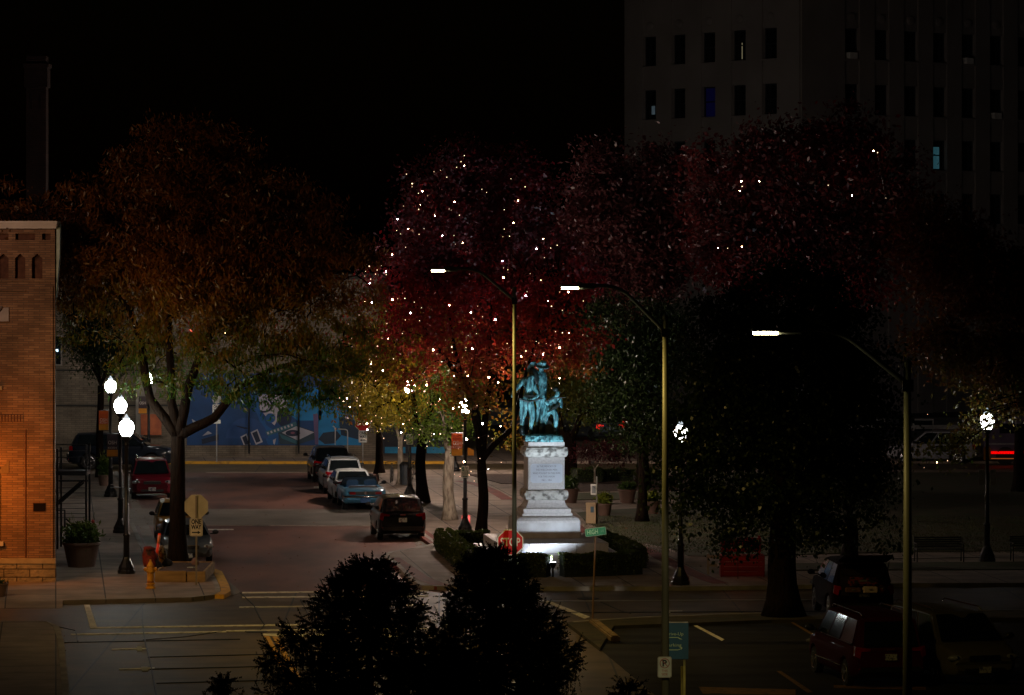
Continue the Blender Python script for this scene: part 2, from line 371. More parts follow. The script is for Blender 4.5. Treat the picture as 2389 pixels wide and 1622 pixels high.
mark([(616, 1485), (628, 1485), (690, 1600), (674, 1600)], M_yellow); mark([(635, 1486), (647, 1486), (712, 1600), (697, 1600)], M_yellow)
mark([(1262, 1401), (1275, 1401), (1376, 1440), (1364, 1444)]); mark([(1020, 1372), (1023, 1370), (1085, 1384), (1082, 1387)])
M_fw = mat('faded_white', (0.36, 0.3, 0.25), 0.8, c2=(0.2, 0.15, 0.12), scale=4); line((480, 1103), (870, 1103), 1.6, M_fw); line((490, 1115), (524, 1114), 1.6, M_fw); line((480, 1226), (960, 1228), 1.0, M_fw); line((732, 1137), (757, 1137), 2); line((485, 1236), (545, 1236), 2)
line((1238, 1403.5), (2100, 1399), 1.4, mat('wheel_polish', (0.3, 0.3, 0.3), 0.4)); line((1560, 1428), (1592, 1427.5), 3)
M_yl = mat('faded_bay_yellow', (0.2, 0.1, 0.02), 0.8, c2=(0.07, 0.045, 0.02), scale=5, thr=(0.35, 0.5))
mark([(1611, 1457), (1620, 1457), (1690, 1493), (1684, 1496)]); mark([(1834, 1447), (1840, 1447), (1912, 1487), (1906, 1489)], M_yl); mark([(1812, 1567), (1822, 1567), (1896, 1616), (1884, 1617)], M_yl)
mark([(1945, 1600), (2160, 1604), (2160, 1610), (1945, 1606)], M_yl); mark([(2204, 1588), (2389, 1590), (2389, 1595), (2204, 1593)], M_yl)
mark([(1630, 1604), (1856, 1610), (1856, 1622), (1640, 1619)], M_yl)
for a in ([(331, 1419), (331, 1445), (333, 1474), (338, 1500), (352, 1560), (366, 1640)], [(558, 1383), (590, 1412), (604, 1440), (616, 1458), (607, 1470)], [(335, 1494), (430, 1487), (520, 1474)], [(130, 1462), (175, 1472), (180, 1497)],
          [(1400, 1405), (1447, 1426), (1470, 1432)], [(700, 1400), (720, 1440), (770, 1490)], [(920, 1485), (990, 1560), (1000, 1600)]):
    mb = MB(); ribbon(mb, pg(a), 0.035, -0.002, 0.02); struct('pavement_joint', mb, M_joint)
for a, b, t in (((1232, 1430.5), (2389, 1424), 1.6), ((140, 1500), (560, 1492), 1.0), ((345, 1534), (640, 1527), 1.0), ((350, 1562), (640, 1555), 1.0), ((365, 1595), (620, 1588), 1.0)):
    line(a, b, t, M_joint, 0.02, 'pavement_joint')
# manhole covers and stains
def disc(u, v, r, m, name): 
    p = G(u, v); mb = MB(); mb.cyl((p.x, p.y, -0.002), (p.x, p.y, 0.013), r, n=20); struct(name, mb, m)
disc(598, 1474, 0.33, M_joint, 'manhole_cover'); disc(1372, 1397, 0.35, M_joint, 'manhole_cover'); disc(610, 1227, 0.38, M_joint, 'manhole_cover')
random.seed(3)
def litter(n, box, size, m, name, zz, label):
    mb = MB()
    for _ in range(n):
        u = random.uniform(box[0], box[2]); v = random.uniform(box[1], box[3]); p = G(u, v, zz); a = random.uniform(0, 6.28); s = size * random.uniform(0.5, 1.4)
        mb.add([(p.x + s * math.cos(a + k * 2.1), p.y + s * math.sin(a + k * 2.1), zz + 0.02 + 0.03 * random.random() * (k == 1)) for k in range(3)], [(0, 1, 2)])
    tag(mb.build(name, m), kind='stuff')
M_dead = mat('dead_leaf', (0.28, 0.12, 0.03), 0.8, c2=(0.2, 0.04, 0.02), scale=5)
litter(60, (970, 1240, 1030, 1285), 0.06, M_dead, 'fallen_leaves', 0.012, '')
litter(140, (1360, 1150, 1640, 1290), 0.05, M_dead, 'fallen_leaves', 0.165, '')
litter(120, (480, 1130, 900, 1380), 0.05, M_dead, 'fallen_leaves', 0.008, '')
litter(90, (138, 1480, 152, 1600), 0.05, M_dead, 'fallen_leaves', 0.004, '')
litter(80, (300, 1170, 350, 1300), 0.05, M_dead, 'fallen_leaves', 0.012, '')
# grass blades on the near lawns (stuff)
def grassblades(n, box, hgt, name, m, z=0.16):
    u = rng.uniform(box[0], box[2], n); v = rng.uniform(box[1], box[3], n)
    Y = (H - z) * F / (v - V0); X = (u - CX) * Y / F; h = rng.uniform(0.4, 1, n) * hgt; a = rng.uniform(0, 6.28, n); lx = rng.normal(0, 0.02, n)
    V = np.zeros((n, 3, 3)); V[:, 0] = np.stack([X - 0.012 * np.cos(a), Y - 0.012 * np.sin(a), np.full(n, z)], 1); V[:, 1] = np.stack([X + 0.012 * np.cos(a), Y + 0.012 * np.sin(a), np.full(n, z)], 1)
    V[:, 2] = np.stack([X + lx, Y + lx, z + h], 1); npmesh(name, V.reshape(-1, 3), 3, m, kind='stuff')
def npmesh(name, V, k, m, parent=None, kind=None, smooth=False):
    me = bpy.data.meshes.new(name); n = len(V); me.vertices.add(n); me.vertices.foreach_set('co', V.astype('f').ravel())
    me.loops.add(n); me.loops.foreach_set('vertex_index', np.arange(n, dtype='i')); me.polygons.add(n // k)
    me.polygons.foreach_set('loop_start', np.arange(0, n, k, dtype='i')); me.polygons.foreach_set('loop_total', np.full(n // k, k, dtype='i'))
    me.materials.append(m); me.update(calc_edges=True); o = bpy.data.objects.new(name, me); col.objects.link(o)
    if parent: o.parent = parent
    if kind: o['kind'] = kind
    return o
M_blade = mat('grass_blade', (0.06, 0.10, 0.02), 0.9, c2=(0.10, 0.08, 0.03), scale=0.8)
grassblades(26000, (1362, 1205, 2450, 1290), 0.07, 'grass', M_blade)

# ---------------------------------------------------------------- left brick building
BY = 120.0
def FX(u): return (u - CX) * BY / F
def FZ(v): return H - (v - V0) * BY / F
M_brick = brickmat('orange_brick', (0.36, 0.19, 0.105), (0.21, 0.10, 0.055), (0.14, 0.09, 0.065), 0.36, 0.075, 0.010, 'XZ', 0, 0.9, 0.5, stain=0.45)
M_brickside = brickmat('side_brick', (0.34, 0.24, 0.17), (0.24, 0.15, 0.10), (0.16, 0.12, 0.09), 0.30, 0.075, 0.010, 'YZ', 0, 0.9, 0.5)
M_stone = brickmat('rock_faced_stone', (0.40, 0.30, 0.18), (0.30, 0.22, 0.13), (0.10, 0.07, 0.045), 0.85, 0.27, 0.02, 'XZ', 0, 0.9, 0.9, warp=1.0, stain=0.4)
M_corn = mat('cornice_metal', (0.5, 0.42, 0.38), 0.6, c2=(0.42, 0.35, 0.32), scale=2)
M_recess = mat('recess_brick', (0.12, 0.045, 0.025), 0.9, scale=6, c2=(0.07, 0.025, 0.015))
bld = thing('brick_building', 'orange brick corner building with rock faced stone base and pale cornice at the left edge', 'building', (FX(131), BY, 0))
ox = FX(131)
def L(u): return FX(u) - ox
def PL(m, name, polys, y0, y1, parent=bld):
    mb = MB()
    for q in polys: mb.plate([(L(u), FZ(v)) for u, v in q], y0, y1)
    return mb.build(name, m, parent)
def rect(u0, v0, u1, v1): return [(u0, v0), (u1, v0), (u1, v1), (u0, v1)]
W0 = -480
# wall: layer with the arched openings cut out as separate pieces (recess 0.22 m behind)
mb = MB(); zt = FZ(535)
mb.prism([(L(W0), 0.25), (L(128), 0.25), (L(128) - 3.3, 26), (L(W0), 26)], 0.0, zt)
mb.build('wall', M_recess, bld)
cols_ = [(-420 + 39 * k) for k in range(13)]
holes = [(c - 11, c + 11) for c in cols_ if c + 11 < 110]
holes = [(-73, -48), (-34, -10), (2 - 7, 20), (35, 59), (74, 99)]; holes = [(-190, -165), (-151, -126), (-112, -87)] + holes
wl = []
wl.append(rect(W0, 650, 128, 1303)); wl.append(rect(W0, 535, 128, 545)); wl.append(rect(W0, 562, 128, 592))
prev = W0
for a, b in holes:
    wl.append(rect(prev, 592, a, 650)); c = (a + b) / 2
    wl.append([(a, 592), (c, 592), (a, 603)]); wl.append([(c, 592), (b, 592), (b, 603)]); prev = b
wl.append(rect(prev, 592, 128, 650))
prev = W0
for a, b in [(-260, -215), (-190, -150), (-120, -80), (-40, 20), (36, 82), (98, 118)]:
    wl.append(rect(prev, 545, a, 562)); prev = b
wl.append(rect(prev, 545, 128, 562))
mbf = MB()
for q in wl: mbf.plate([(L(u), FZ(v)) for u, v in q], 0.0, 0.26)
facade = mbf.build('facade', M_brick, bld)
PL(M_brick, 'pilaster', [rect(63, 668, 124, 1303)], -0.07, 0.003); PL(M_brick, 'brick_course', [rect(W0, 651, 128, 657)], -0.06, 0.004)
PL(M_brick, 'brick_course', [rect(W0, 676, 60, 680), rect(W0, 560, 124, 564)], -0.05, 0.004)
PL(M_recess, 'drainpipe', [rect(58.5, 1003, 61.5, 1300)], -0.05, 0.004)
PL(M_stone, 'stone_base', [rect(W0, 1314, 131, 1366)], -0.16, 0.02); PL(mat('stone_sill', (0.4, 0.3, 0.18), 0.85, bump=0.3), 'water_table', [rect(W0, 1302, 131, 1314)], -0.2, 0.02)
mb = MB(); mb.box((L(W0 / 2 + 70), -0.12, FZ(519)), (L(138) - L(W0), 0.95, 0.08)); mb.box((L(W0 / 2 + 68), -0.05, FZ(524)), (L(136) - L(W0), 0.72, 0.09)); mb.box((L(W0 / 2 + 66), 0.0, FZ(530)), (L(134) - L(W0), 0.5, 0.1)); mb.build('cornice', M_corn, bld, bevel=0.01)
mb = MB(); mb.plate([(L(128) + 0.02, FZ(695)), (L(138), FZ(600)), (L(139.5), FZ(522)), (L(131), FZ(522)), (L(129) + 0.01, FZ(600))], 0.1, 0.45); mb.build('flashing', mat('pale_flashing', (0.35, 0.42, 0.38), 0.5), bld)
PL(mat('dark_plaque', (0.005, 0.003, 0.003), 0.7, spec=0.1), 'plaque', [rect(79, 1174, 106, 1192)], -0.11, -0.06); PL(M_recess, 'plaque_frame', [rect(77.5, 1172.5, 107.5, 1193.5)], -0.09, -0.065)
v_ = PL(M_recess, 'vent', [rect(-60, 967, 54, 985)], -0.012, 0.004)
mb = MB()
for k in range(16): mb.plate([(L(-58 + 7.2 * k), FZ(968)), (L(-54 + 7.2 * k), FZ(968)), (L(-54 + 7.2 * k), FZ(984)), (L(-58 + 7.2 * k), FZ(984))], -0.04, -0.013)
mb.build('vent_bars', M_brick, v_)
PL(mat('pale_stone', (0.45, 0.37, 0.36), 0.8), 'stone_ornament', [[(-30, 750), (21, 750), (21, 718), (10, 718), (-5, 735)]], -0.09, 0.003)
PL(mat('ornament_dark', (0.2, 0.15, 0.14), 0.8), 'stone_ornament', [[(-20, 742), (-2, 714), (6, 714), (-8, 745)]], -0.11, -0.03)
PL(mat('ornament_brown', (0.22, 0.13, 0.07), 0.8), 'stone_ornament', [[(-2, 1098), (21, 1075), (21, 1103), (2, 1106)]], -0.03, 0.003)
wn = PL(mat('dark_glass', (0.01, 0.01, 0.012), 0.15), 'window', [rect(-90, 1090, 1, 1262)], -0.015, 0.003)
PL(M_corn, 'window_sill', [rect(-100, 1263, 9, 1273)], -0.16, 0.003); PL(MATS['stone_sill'], 'brick_shelf', [rect(-12, 901, 6, 910)], -0.13, 0.003)
lamp('SPOT', (-20.5, 103, 9.5), 3400, (1, 0.60, 0.27), 0.25, (-11.2, 120, 2.6), 54, 1.0, 'sodium_street_light')
lamp('SPOT', (-20.5, 103, 9.5), 1700, (1, 0.66, 0.30), 0.25, (-10.5, 123, 11.5), 56, 1.0, 'sodium_street_light')
# wall lantern just outside the frame that gives the orange wash
wlan = thing('wall_lantern', 'orange sodium wall lantern on the brick facade', 'wall lamp', (FX(-75), BY - 0.3, 3.7))
MB().box((0, 0.14, 0), (0.3, 0.3, 0.4)).build('housing', M_black, wlan); MB().box((0, -0.06, 0), (0.22, 0.08, 0.3)).build('lens', mat('sodium', (1, 0.5, 0.1), emit=(1, 0.28, 0.02), es=60), wlan)
lamp('SPOT', (FX(-75), BY - 2.6, 3.6), 430, (1, 0.27, 0.012), 0.25, (FX(30), BY, 3.2), 150, 1.0, 'lantern_light')
lamp('SPOT', (FX(-60), BY - 5.5, 12.2), 210, (1, 0.62, 0.5), 0.3, (FX(60), BY, 9.5), 110, 1.0, 'upper_wall_fill')  # added fill spot without a fixture, lifts the upper brick wall

# ---------------------------------------------------------------- mural building across the far street
M_oldbrick = brickmat('grey_brick', (0.26, 0.21, 0.155), (0.19, 0.155, 0.115), (0.13, 0.105, 0.08), 0.42, 0.11, 0.012, 'XZ', 0, 0.9, 0.4, stain=0.5)
MY = 193.0
def MX(u): return (u - CX) * MY / F
def MZ(v): return H - (v - V0) * MY / F
mbl = thing('brick_warehouse', 'long dark brick building across the far street behind the mural', 'building', (MX(500), MY, 0))
def ML(u): return MX(u) - MX(500)
mb = MB(); mb.box(((ML(100) + ML(882)) / 2, 9, MZ(650) / 2), (ML(882) - ML(100), 18, MZ(650))); mb.build('wall', M_oldbrick, mbl)
mb = MB(); mb.box(((ML(95) + ML(885)) / 2, 9, MZ(650) + 0.1), (ML(885) - ML(95), 18.6, 0.3)); mb.build('parapet', mat('dark_coping', (0.04, 0.035, 0.03), 0.9), mbl)
M_dglass = mat('night_glass', (0.01, 0.014, 0.016), 0.1)
for u0, v0, u1, v1 in ((104, 785, 142, 850),):
    f = MB(); f.plate([(ML(u), MZ(v)) for u, v in rect(u0 - 3, v0 - 3, u1 + 3, v1 + 3)], -0.06, 0.01); f = f.build('window', M_curb, mbl)
    g = MB(); g.plate([(ML(u), MZ(v)) for u, v in rect(u0, v0, u1, v1)], -0.075, -0.05); g.build('pane', M_dglass, f)
mb = MB()
for v in (862, 944): mb.plate([(ML(u), MZ(q)) for u, q in rect(100, v, 430, v + 4)], -0.12, 0.01)
mb.build('string_course', mat('course_dark', (0.03, 0.028, 0.025), 0.8), mbl)
mb = MB(); mb.box((ML(131), -0.14, MZ(818)), (0.22, 0.1, 0.12)); mb.build('window_light', mat('cool_glow', (0.8, 0.9, 1), emit=(0.6, 0.85, 1), es=4), mbl)
mb = MB(); mb.plate([(ML(u), MZ(v)) for u, v in rect(318, 880, 335, 1076)], -0.35, 0.01); mb.lathe([(0.55, -0.18), (0.55, 0.01)], (ML(342), 0, MZ(905)), 20, 'Y'); mb.build('arch_pier', M_curb, mbl)
mb = MB(); mb.plate([(ML(u), MZ(v)) for u, v in rect(330, 966, 378, 1014)], -0.4, -0.3); mb.build('orange_door', mat('orange_board', (0.5, 0.13, 0.04), 0.6, c2=(0.35, 0.08, 0.03), scale=3), mbl)
mb = MB(); 
for u in (747 / 5.282 + 440, 1360 / 5.282 + 440): mb.tube([(ML(u), -0.22, MZ(860)), (ML(u), -0.22, MZ(1058))], 0.05)
mb.build('conduit', M_black, mbl)
# faint graffiti-like scratch band is left as brick texture

lamp('SPOT', (-17, 178, 8.5), 700, (1, 0.86, 0.74), 0.3, (-14, 193, 1.0), 150, 1.0, 'far_fill_spot')  # added fill spots without fixtures, brighten the mural and the far street
lamp('SPOT', (2, 176, 8.5), 450, (1, 0.84, 0.70), 0.3, (2, 182, 0.0), 160, 1.0, 'far_fill_spot')
lamp('SPOT', (12, 205, 8.5), 500, (0.8, 0.86, 1), 0.3, (10, 214, 0.0), 160, 1.0, 'far_fill_spot')
# mural
mur = thing('wall_mural', 'blue painted mural of a turntable and cassettes on the warehouse wall', 'mural', (MX(650), MY, 0))
def ml(zx, zy): return ((440 + zx / 5.282 - CX) * MY / F - MX(650), MZ(860 + zy / 5.282))
def mp(name, m, *polys, d=1, parent=mur):
    mb = MB()
    for q in polys: mb.plate([ml(*p) for p in q], -0.045 - 0.008 * d, -0.004)
    return mb.build(name, m, parent)
def cm(n, c, r=0.6): return mat('mural_' + n, c, r, c2=tuple(x * 0.75 for x in c), scale=1.2)
def ring_(cx, cy, rx, ry, a0=0, a1=360, n=20, th=0):
    P = [(cx + rx * math.cos(R(a0 + (a1 - a0) * i / n)), cy + ry * math.sin(R(a0 + (a1 - a0) * i / n))) for i in range(n + 1)]
    if a1 - a0 >= 360: P = P[:-1]
    return P
B0, B1, B2, B3 = cm('deep', (0.006, 0.055, 0.19)), cm('mid', (0.008, 0.10, 0.32)), cm('bright', (0.01, 0.22, 0.52)), cm('navy', (0.004, 0.015, 0.05))
Wt, Tq, Pp, Pk = cm('white', (0.42, 0.42, 0.5)), cm('teal', (0.03, 0.13, 0.18)), cm('plum', (0.13, 0.09, 0.2)), cm('pink', (0.2, 0.07, 0.12))
mp('background', B0, [(-20, 945), (2130, 945), (2130, 60), (-20, 60)], d=0)
mp('blue_field', B1, [(750, 300), (980, 940), (1100, 940), (1110, 800), (960, 700), (900, 500), (880, 300)], d=1)
mp('blue_field', B2, [(1210, 240), (1640, 230), (1640, 640), (1340, 640), (1200, 520)], [(1600, 235), (2060, 560), (2125, 945), (1600, 940)], d=1)
mp('blue_disc', cm('disc', (0.015, 0.07, 0.24)), ring_(720, 860, 260, 255, 180, 360), d=2)
mp('cloud', Wt, [(860, 320), (1210, 320), (1215, 480), (1120, 560), (1090, 640), (1060, 700), (990, 640), (930, 560), (880, 500)], d=2)
mp('drum', B3, ring_(1180, 600, 92, 120, n=18), d=3)
mp('blue_blob', B1, ring_(1010, 610, 62, 60, n=16), d=3)
kb = mp('keyboard', Tq, [(945, 780), (1320, 655), (1345, 705), (980, 830)], d=4)
mp('keys', Wt, *[[(965 + 42 * k, 785 - 14 * k), (985 + 42 * k, 778 - 14 * k), (995 + 42 * k, 805 - 14 * k), (975 + 42 * k, 812 - 14 * k)] for k in range(8)], d=5, parent=kb)
tt = mp('turntable', cm('deck', (0.02, 0.05, 0.08)), [(1105, 795), (1330, 700), (1560, 780), (1560, 870), (1340, 935), (1125, 930)], d=4)
mp('deck_top', Wt, [(1150, 790), (1330, 710), (1550, 785), (1345, 885)], d=5, parent=tt)
mp('record', B3, ring_(1285, 795, 90, 40, n=20), d=6, parent=tt); mp('record_label', Pk, ring_(1285, 792, 26, 14, n=12), d=7, parent=tt)
mp('deck_side', Tq, [(1115, 800), (1340, 890), (1340, 935), (1150, 860)], d=6, parent=tt)
mp('pink_band', Pp, [(1535, 560), (1595, 560), (1600, 935), (1560, 935)], d=5)
for q, w_ in (([(640, 840), (715, 800), (765, 935), (680, 942)], [(660, 850), (710, 822), (745, 935), (695, 938)]), ([(765, 785), (850, 745), (915, 905), (830, 940)], [(785, 795), (843, 768), (888, 895), (835, 915)])):
    c_ = mp('cassette', Wt, q, d=4); mp('cassette_label', B3, w_, d=5, parent=c_)
mp('piano', B3, [(160, 870), (370, 810), (370, 880), (170, 930)], d=4); mp('sheet', Wt, [(40, 620), (145, 690), (125, 740), (60, 680)], [(170, 830), (240, 770), (290, 800)], d=4)
mp('white_wheel', Wt, ring_(-5, 785, 32, 58, n=14), d=4)
mp('guitar_curve', B3, ring_(930, 450, 110, 95, -60, 120, 14) + list(reversed(ring_(930, 450, 85, 72, -60, 120, 14))), d=5)
mp('hexagon', cm('hex', (0.01, 0.03, 0.06)), [(1600, 870), (1660, 790), (1830, 770), (1880, 830), (1790, 925), (1680, 932)], d=3)
mp('dark_wave', cm('wave', (0.008, 0.03, 0.07)), [(1850, 600), (2000, 590), (2130, 760), (2130, 885), (2000, 850), (1880, 820)], d=3)
mp('white_corner', Wt, [(1040, 880), (1080, 860), (1060, 940), (1045, 920)], [(1900, 580), (1980, 600), (1940, 620)], d=4)
mp('birds', B3, [(580, 700), (680, 720), (770, 735), (690, 745), (600, 715)], d=4)

# storefront to the right of the mural
SY = 197.0
sf = thing('storefront', 'low shop front with bright blue panels across the far street', 'shop', ((966 - CX) * SY / F, SY, 0))
def SL(u): return (u - 966) * SY / F
def SZ(v): return H - (v - V0) * SY / F
mb = MB(); mb.box((SL(966), 4, SZ(960) / 2), (SL(1045) - SL(885), 8, SZ(960))); mb.build('wall', mat('shop_dark', (0.02, 0.025, 0.04), 0.6), sf)
for a, b in ((898, 946), (958, 988), (996, 1038)):
    mb = MB(); mb.plate([(SL(u), SZ(v)) for u, v in rect(a, 1043, b, 1062)], -0.06, 0.01); mb.build('blue_panel', mat('shop_blue', (0.01, 0.22, 0.4), 0.5, emit=(0.01, 0.25, 0.45), es=0.06), sf)
sg = MB(); sg.plate([(SL(u), SZ(v)) for u, v in rect(1008, 1018, 1038, 1030)], -0.1, 0.01); sg = sg.build('sign_board', mat('sign_navy', (0.01, 0.03, 0.08), 0.5), sf)
text('INTERNET', 0.2, mat('sign_lit', (0.7, 0.8, 0.9), emit=(0.5, 0.65, 0.85), es=0.45), sg, (SL(1023), -0.11, SZ(1024)), width=0.6)
# pale low buildings of the far side, lit by traffic
def block(u0, u1, v0, Y, d, m, label, name='far_building'):
    o = thing(name, label, 'building', ((u0 + u1) / 2 / 1 * 0 + ((u0 + u1) / 2 - CX) * Y / F, Y, 0)); h = H - (v0 - V0) * Y / F
    wd = (u1 - u0) * Y / F; MB().box((0, d / 2, h / 2), (wd, d, h)).build('wall', m, o); MB().box((0, d / 2, h + 0.1), (wd + 0.4, d + 0.4, 0.25)).build('parapet', M_curb, o)
    for k in range(max(1, int(wd / 3))):
        f = MB().box((-wd / 2 + 1.6 + 3 * k, -0.02, h * 0.62), (1.3, 0.1, 1.3)).build('window', M_curb, o); MB().box((-wd / 2 + 1.6 + 3 * k, -0.08, h * 0.62), (1.1, 0.06, 1.1)).build('pane', M_dglass, f)
    return o
M_pale = mat('pale_wall', (0.4, 0.34, 0.33), 0.8, c2=(0.3, 0.26, 0.25), scale=0.5); M_tealw = mat('grey_blue_wall', (0.12, 0.14, 0.17), 0.8, scale=0.4)
block(1045, 1240, 960, 232, 10, M_tealw, 'grey blue flat roofed building across the far street left of the monument')
block(1395, 1450, 900, 240, 10, M_pale, 'pale narrow building far behind the red sapling')
block(1980, 2420, 1000, 225, 10, mat('plum_wall', (0.16, 0.10, 0.13), 0.8, scale=0.4), 'dim plum coloured low building far behind the right lamp post')

# ---------------------------------------------------------------- tall office building, seen over its corner
M_tower = mat('tower_stone', (0.30, 0.275, 0.255), 0.85, c2=(0.24, 0.22, 0.205), scale=0.3, bump=0.1)
cpt = Vector(((1868 - CX) * 243 / F, 243, 0)); th = R(37.8)
d1 = Vector((-math.sin(th), math.cos(th), 0)); d2 = Vector((math.cos(th), math.sin(th), 0))
tw = thing('office_tower', 'tall pale stone office building with rows of dark windows rising behind the trees', 'building', tuple(cpt))
HT = 34.0
def facade_(o, d, nrm, length, bays, w0, sp, ww, lit):
    """wall plane along d from the corner, outward normal nrm; windows are recessed between piers"""
    rz = math.atan2(d.y, d.x)
    def P(t, off, z): q = d * t + nrm * off; return (q.x, q.y, z)
    def bx(mb, t0, t1, o0, o1, z0, z1):
        a, b = d * t0, d * t1; vs = []
        for z in (z0, z1):
            for t, off in ((t0, o0), (t1, o0), (t1, o1), (t0, o1)): vs.append(P(t, off, z))
        mb.add(vs, [(3, 2, 1, 0), (4, 5, 6, 7), (0, 1, 5, 4), (1, 2, 6, 5), (2, 3, 7, 6), (3, 0, 4, 7)])
    zs = [H - (v - V0) * 243 / F for v in TV]     # sill heights
    hw = 2.05
    pier = MB(); span = MB()
    edges = [0.0]
    for k in range(bays): c = w0 + sp * k; edges += [c - ww / 2, c + ww / 2]
    edges.append(length)
    for a, b in zip(edges[0::2], edges[1::2]): bx(pier, a, b, -0.4, 0.12, 0, HT)
    pier.build('pier', M_tower, o)
    for k in range(bays):
        c = w0 + sp * k; z_ = 0; span = MB()
        for s in zs: span = MB(); bx(span, c - ww / 2, c + ww / 2, -0.4, 0.0, z_, s); span.build('spandrel', M_tower, o); span = MB(); bx(span, c - ww / 2 - 0.04, c + ww / 2 + 0.04, -0.01, 0.14, s - 0.14, s - 0.02); span.build('window_sill', M_tower, o); z_ = s + hw
        span = MB(); bx(span, c - ww / 2, c + ww / 2, -0.4, 0.0, z_, HT); span.build('spandrel', M_tower, o)
    for k in range(bays):
        orn = MB(); c = w0 + sp * k; zz = zs[-1] + hw + 0.75; p = P(c, 0.06, zz); q = MB(); q.ell((0, 0, 0), (0.4, 0.1, 0.32)); orn.add([tuple(d * x + nrm * y + Vector((p[0], p[1], zz + z))) for x, y, z in q.v], q.f); orn.build('carved_ornament', M_tower, o)
    for k in range(bays):
        c = w0 + sp * k
        for i, s in enumerate(zs):
            f = MB(); fw = 0.07
            bx(f, c - ww / 2, c - ww / 2 + fw, -0.3, -0.2, s, s + hw); bx(f, c + ww / 2 - fw, c + ww / 2, -0.3, -0.2, s, s + hw)
            bx(f, c - ww / 2 + fw, c + ww / 2 - fw, -0.3, -0.2, s + hw / 2 - 0.04, s + hw / 2 + 0.04); bx(f, c - ww / 2 + fw, c + ww / 2 - fw, -0.3, -0.2, s + hw - 0.08, s + hw)
            f = f.build('window', M_frame, o); g = MB(); bx(g, c - ww / 2 + 0.02, c + ww / 2 - 0.02, -0.36, -0.32, s, s + hw); g.build('pane', lit.get((k, i), M_dglass), f)
            if (k, i, 'ac') in lit:
                q = MB(); bx(q, c - 0.35, c + 0.35, -0.25, 0.25, s, s + 0.42); q.build('air_conditioner', M_signw, f)
            if (k, i, 'lamp') in lit:
                q = MB(); z1_ = s + 0.15; bx(q, c + 0.05, c + 0.11, -0.31, -0.29, s + 0.1, s + 1.2); q.build('lamp_glow', mat('warm_window', (1, 0.9, 0.6), emit=(1, 0.85, 0.5), es=0.12), f)
            if (k, i, 'cool') in lit:
                q = MB(); bx(q, c - 0.15, c + 0.2, -0.31, -0.29, s + 0.35, s + 0.95); q.build('window_glow', mat('cool_window', (0.6, 0.8, 0.9), emit=(0.25, 0.4, 0.5), es=0.07), f)
            if (k, i, 'cyan') in lit:
                q = MB(); bx(q, c - 0.25, c + 0.3, -0.31, -0.29, s + 0.1, s + 0.6); bx(q, c - 0.25, c + 0.3, -0.312, -0.3, s + 0.6, s + 1.6); q.build('window_glow', mat('cyan_window', (0.6, 0.8, 0.9), emit=(0.1, 0.4, 0.5), es=0.1), f)
M_frame = mat('window_frame', (0.02, 0.024, 0.03), 0.5)
TV = [620, 492, 386 - 0, 262, 132]; TV = [520, 391, 262 - 0, 132]; TV = [646, 519, 391, 263, 132][1:]
M_bluewin = mat('blue_window', (0.01, 0.01, 0.2), emit=(0.02, 0.02, 0.3), es=0.018)
MB().prism([tuple((d1 * 0.5 + d2 * 0.5)[:2]), tuple((d1 * 18.0 + d2 * 0.5)[:2]), tuple((d1 * 18.0 + d2 * 24)[:2]), tuple((d1 * 0.5 + d2 * 24)[:2])], 0, HT).build('wall', M_tower, tw)
facade_(tw, d1, Vector((-math.cos(th), -math.sin(th), 0)), 18.3, 5, 3.0, 3.15, 1.5, {(4, 2, 'cool'): 1, (2, 2): M_bluewin, (1, 3, 'lamp'): 1})
facade_(tw, d2, Vector((math.sin(th), -math.cos(th), 0)), 24.0, 8, 4.6, 2.75, 1.35, {(0, 3, 'ac'): 1, (4, 3, 'ac'): 1, (5, 2, 'ac'): 1, (3, 1, 'cyan'): 1})
lamp('SPOT', (cpt.x - 22, cpt.y - 18, 16), 230, (1, 0.88, 0.78), 1.0, (cpt.x - 8, cpt.y + 8, 22), 100, 1.0, 'street_glow_on_tower')
lamp('SPOT', (cpt.x + 4, cpt.y - 45, 6), 150, (1, 0.72, 0.68), 1.0, (cpt.x + 10, cpt.y + 8, 22), 80, 1.0, 'street_glow_on_tower')

# ornate brick chimney stack far left
CYY = 160.0
ch = thing('chimney_stack', 'faint tall brick chimney tower behind the left building', 'chimney', ((87 - CX) * CYY / F, CYY, 0))
k_ = CYY / F; zc = lambda v: H - (v - V0) * k_; M_ch = brickmat('chimney_brick', (0.05, 0.02, 0.015), (0.03, 0.012, 0.01), (0.02, 0.01, 0.01), 0.3, 0.09, 0.012, 'XZ')
mb = MB(); mb.box((0, 0, zc(205) / 2), (46 * k_, 46 * k_, zc(205))); mb.build('shaft', M_ch, ch)
mb = MB(); mb.box((0, 0, (zc(205) + zc(155)) / 2), (54 * k_, 54 * k_, zc(155) - zc(205))); mb.box((0, 0, zc(154)), (60 * k_, 60 * k_, 8 * k_)); mb.box((0, 0, zc(142)), (46 * k_, 46 * k_, 20 * k_)); mb.build('cap', M_ch, ch)
mb = MB()
for dx in (-11, 9): mb.box((dx * k_, -23 * k_, zc(238)), (6 * k_, 0.05, 36 * k_))
mb.build('slit', mat('slit', (0.02, 0.01, 0.01), 0.9), ch)

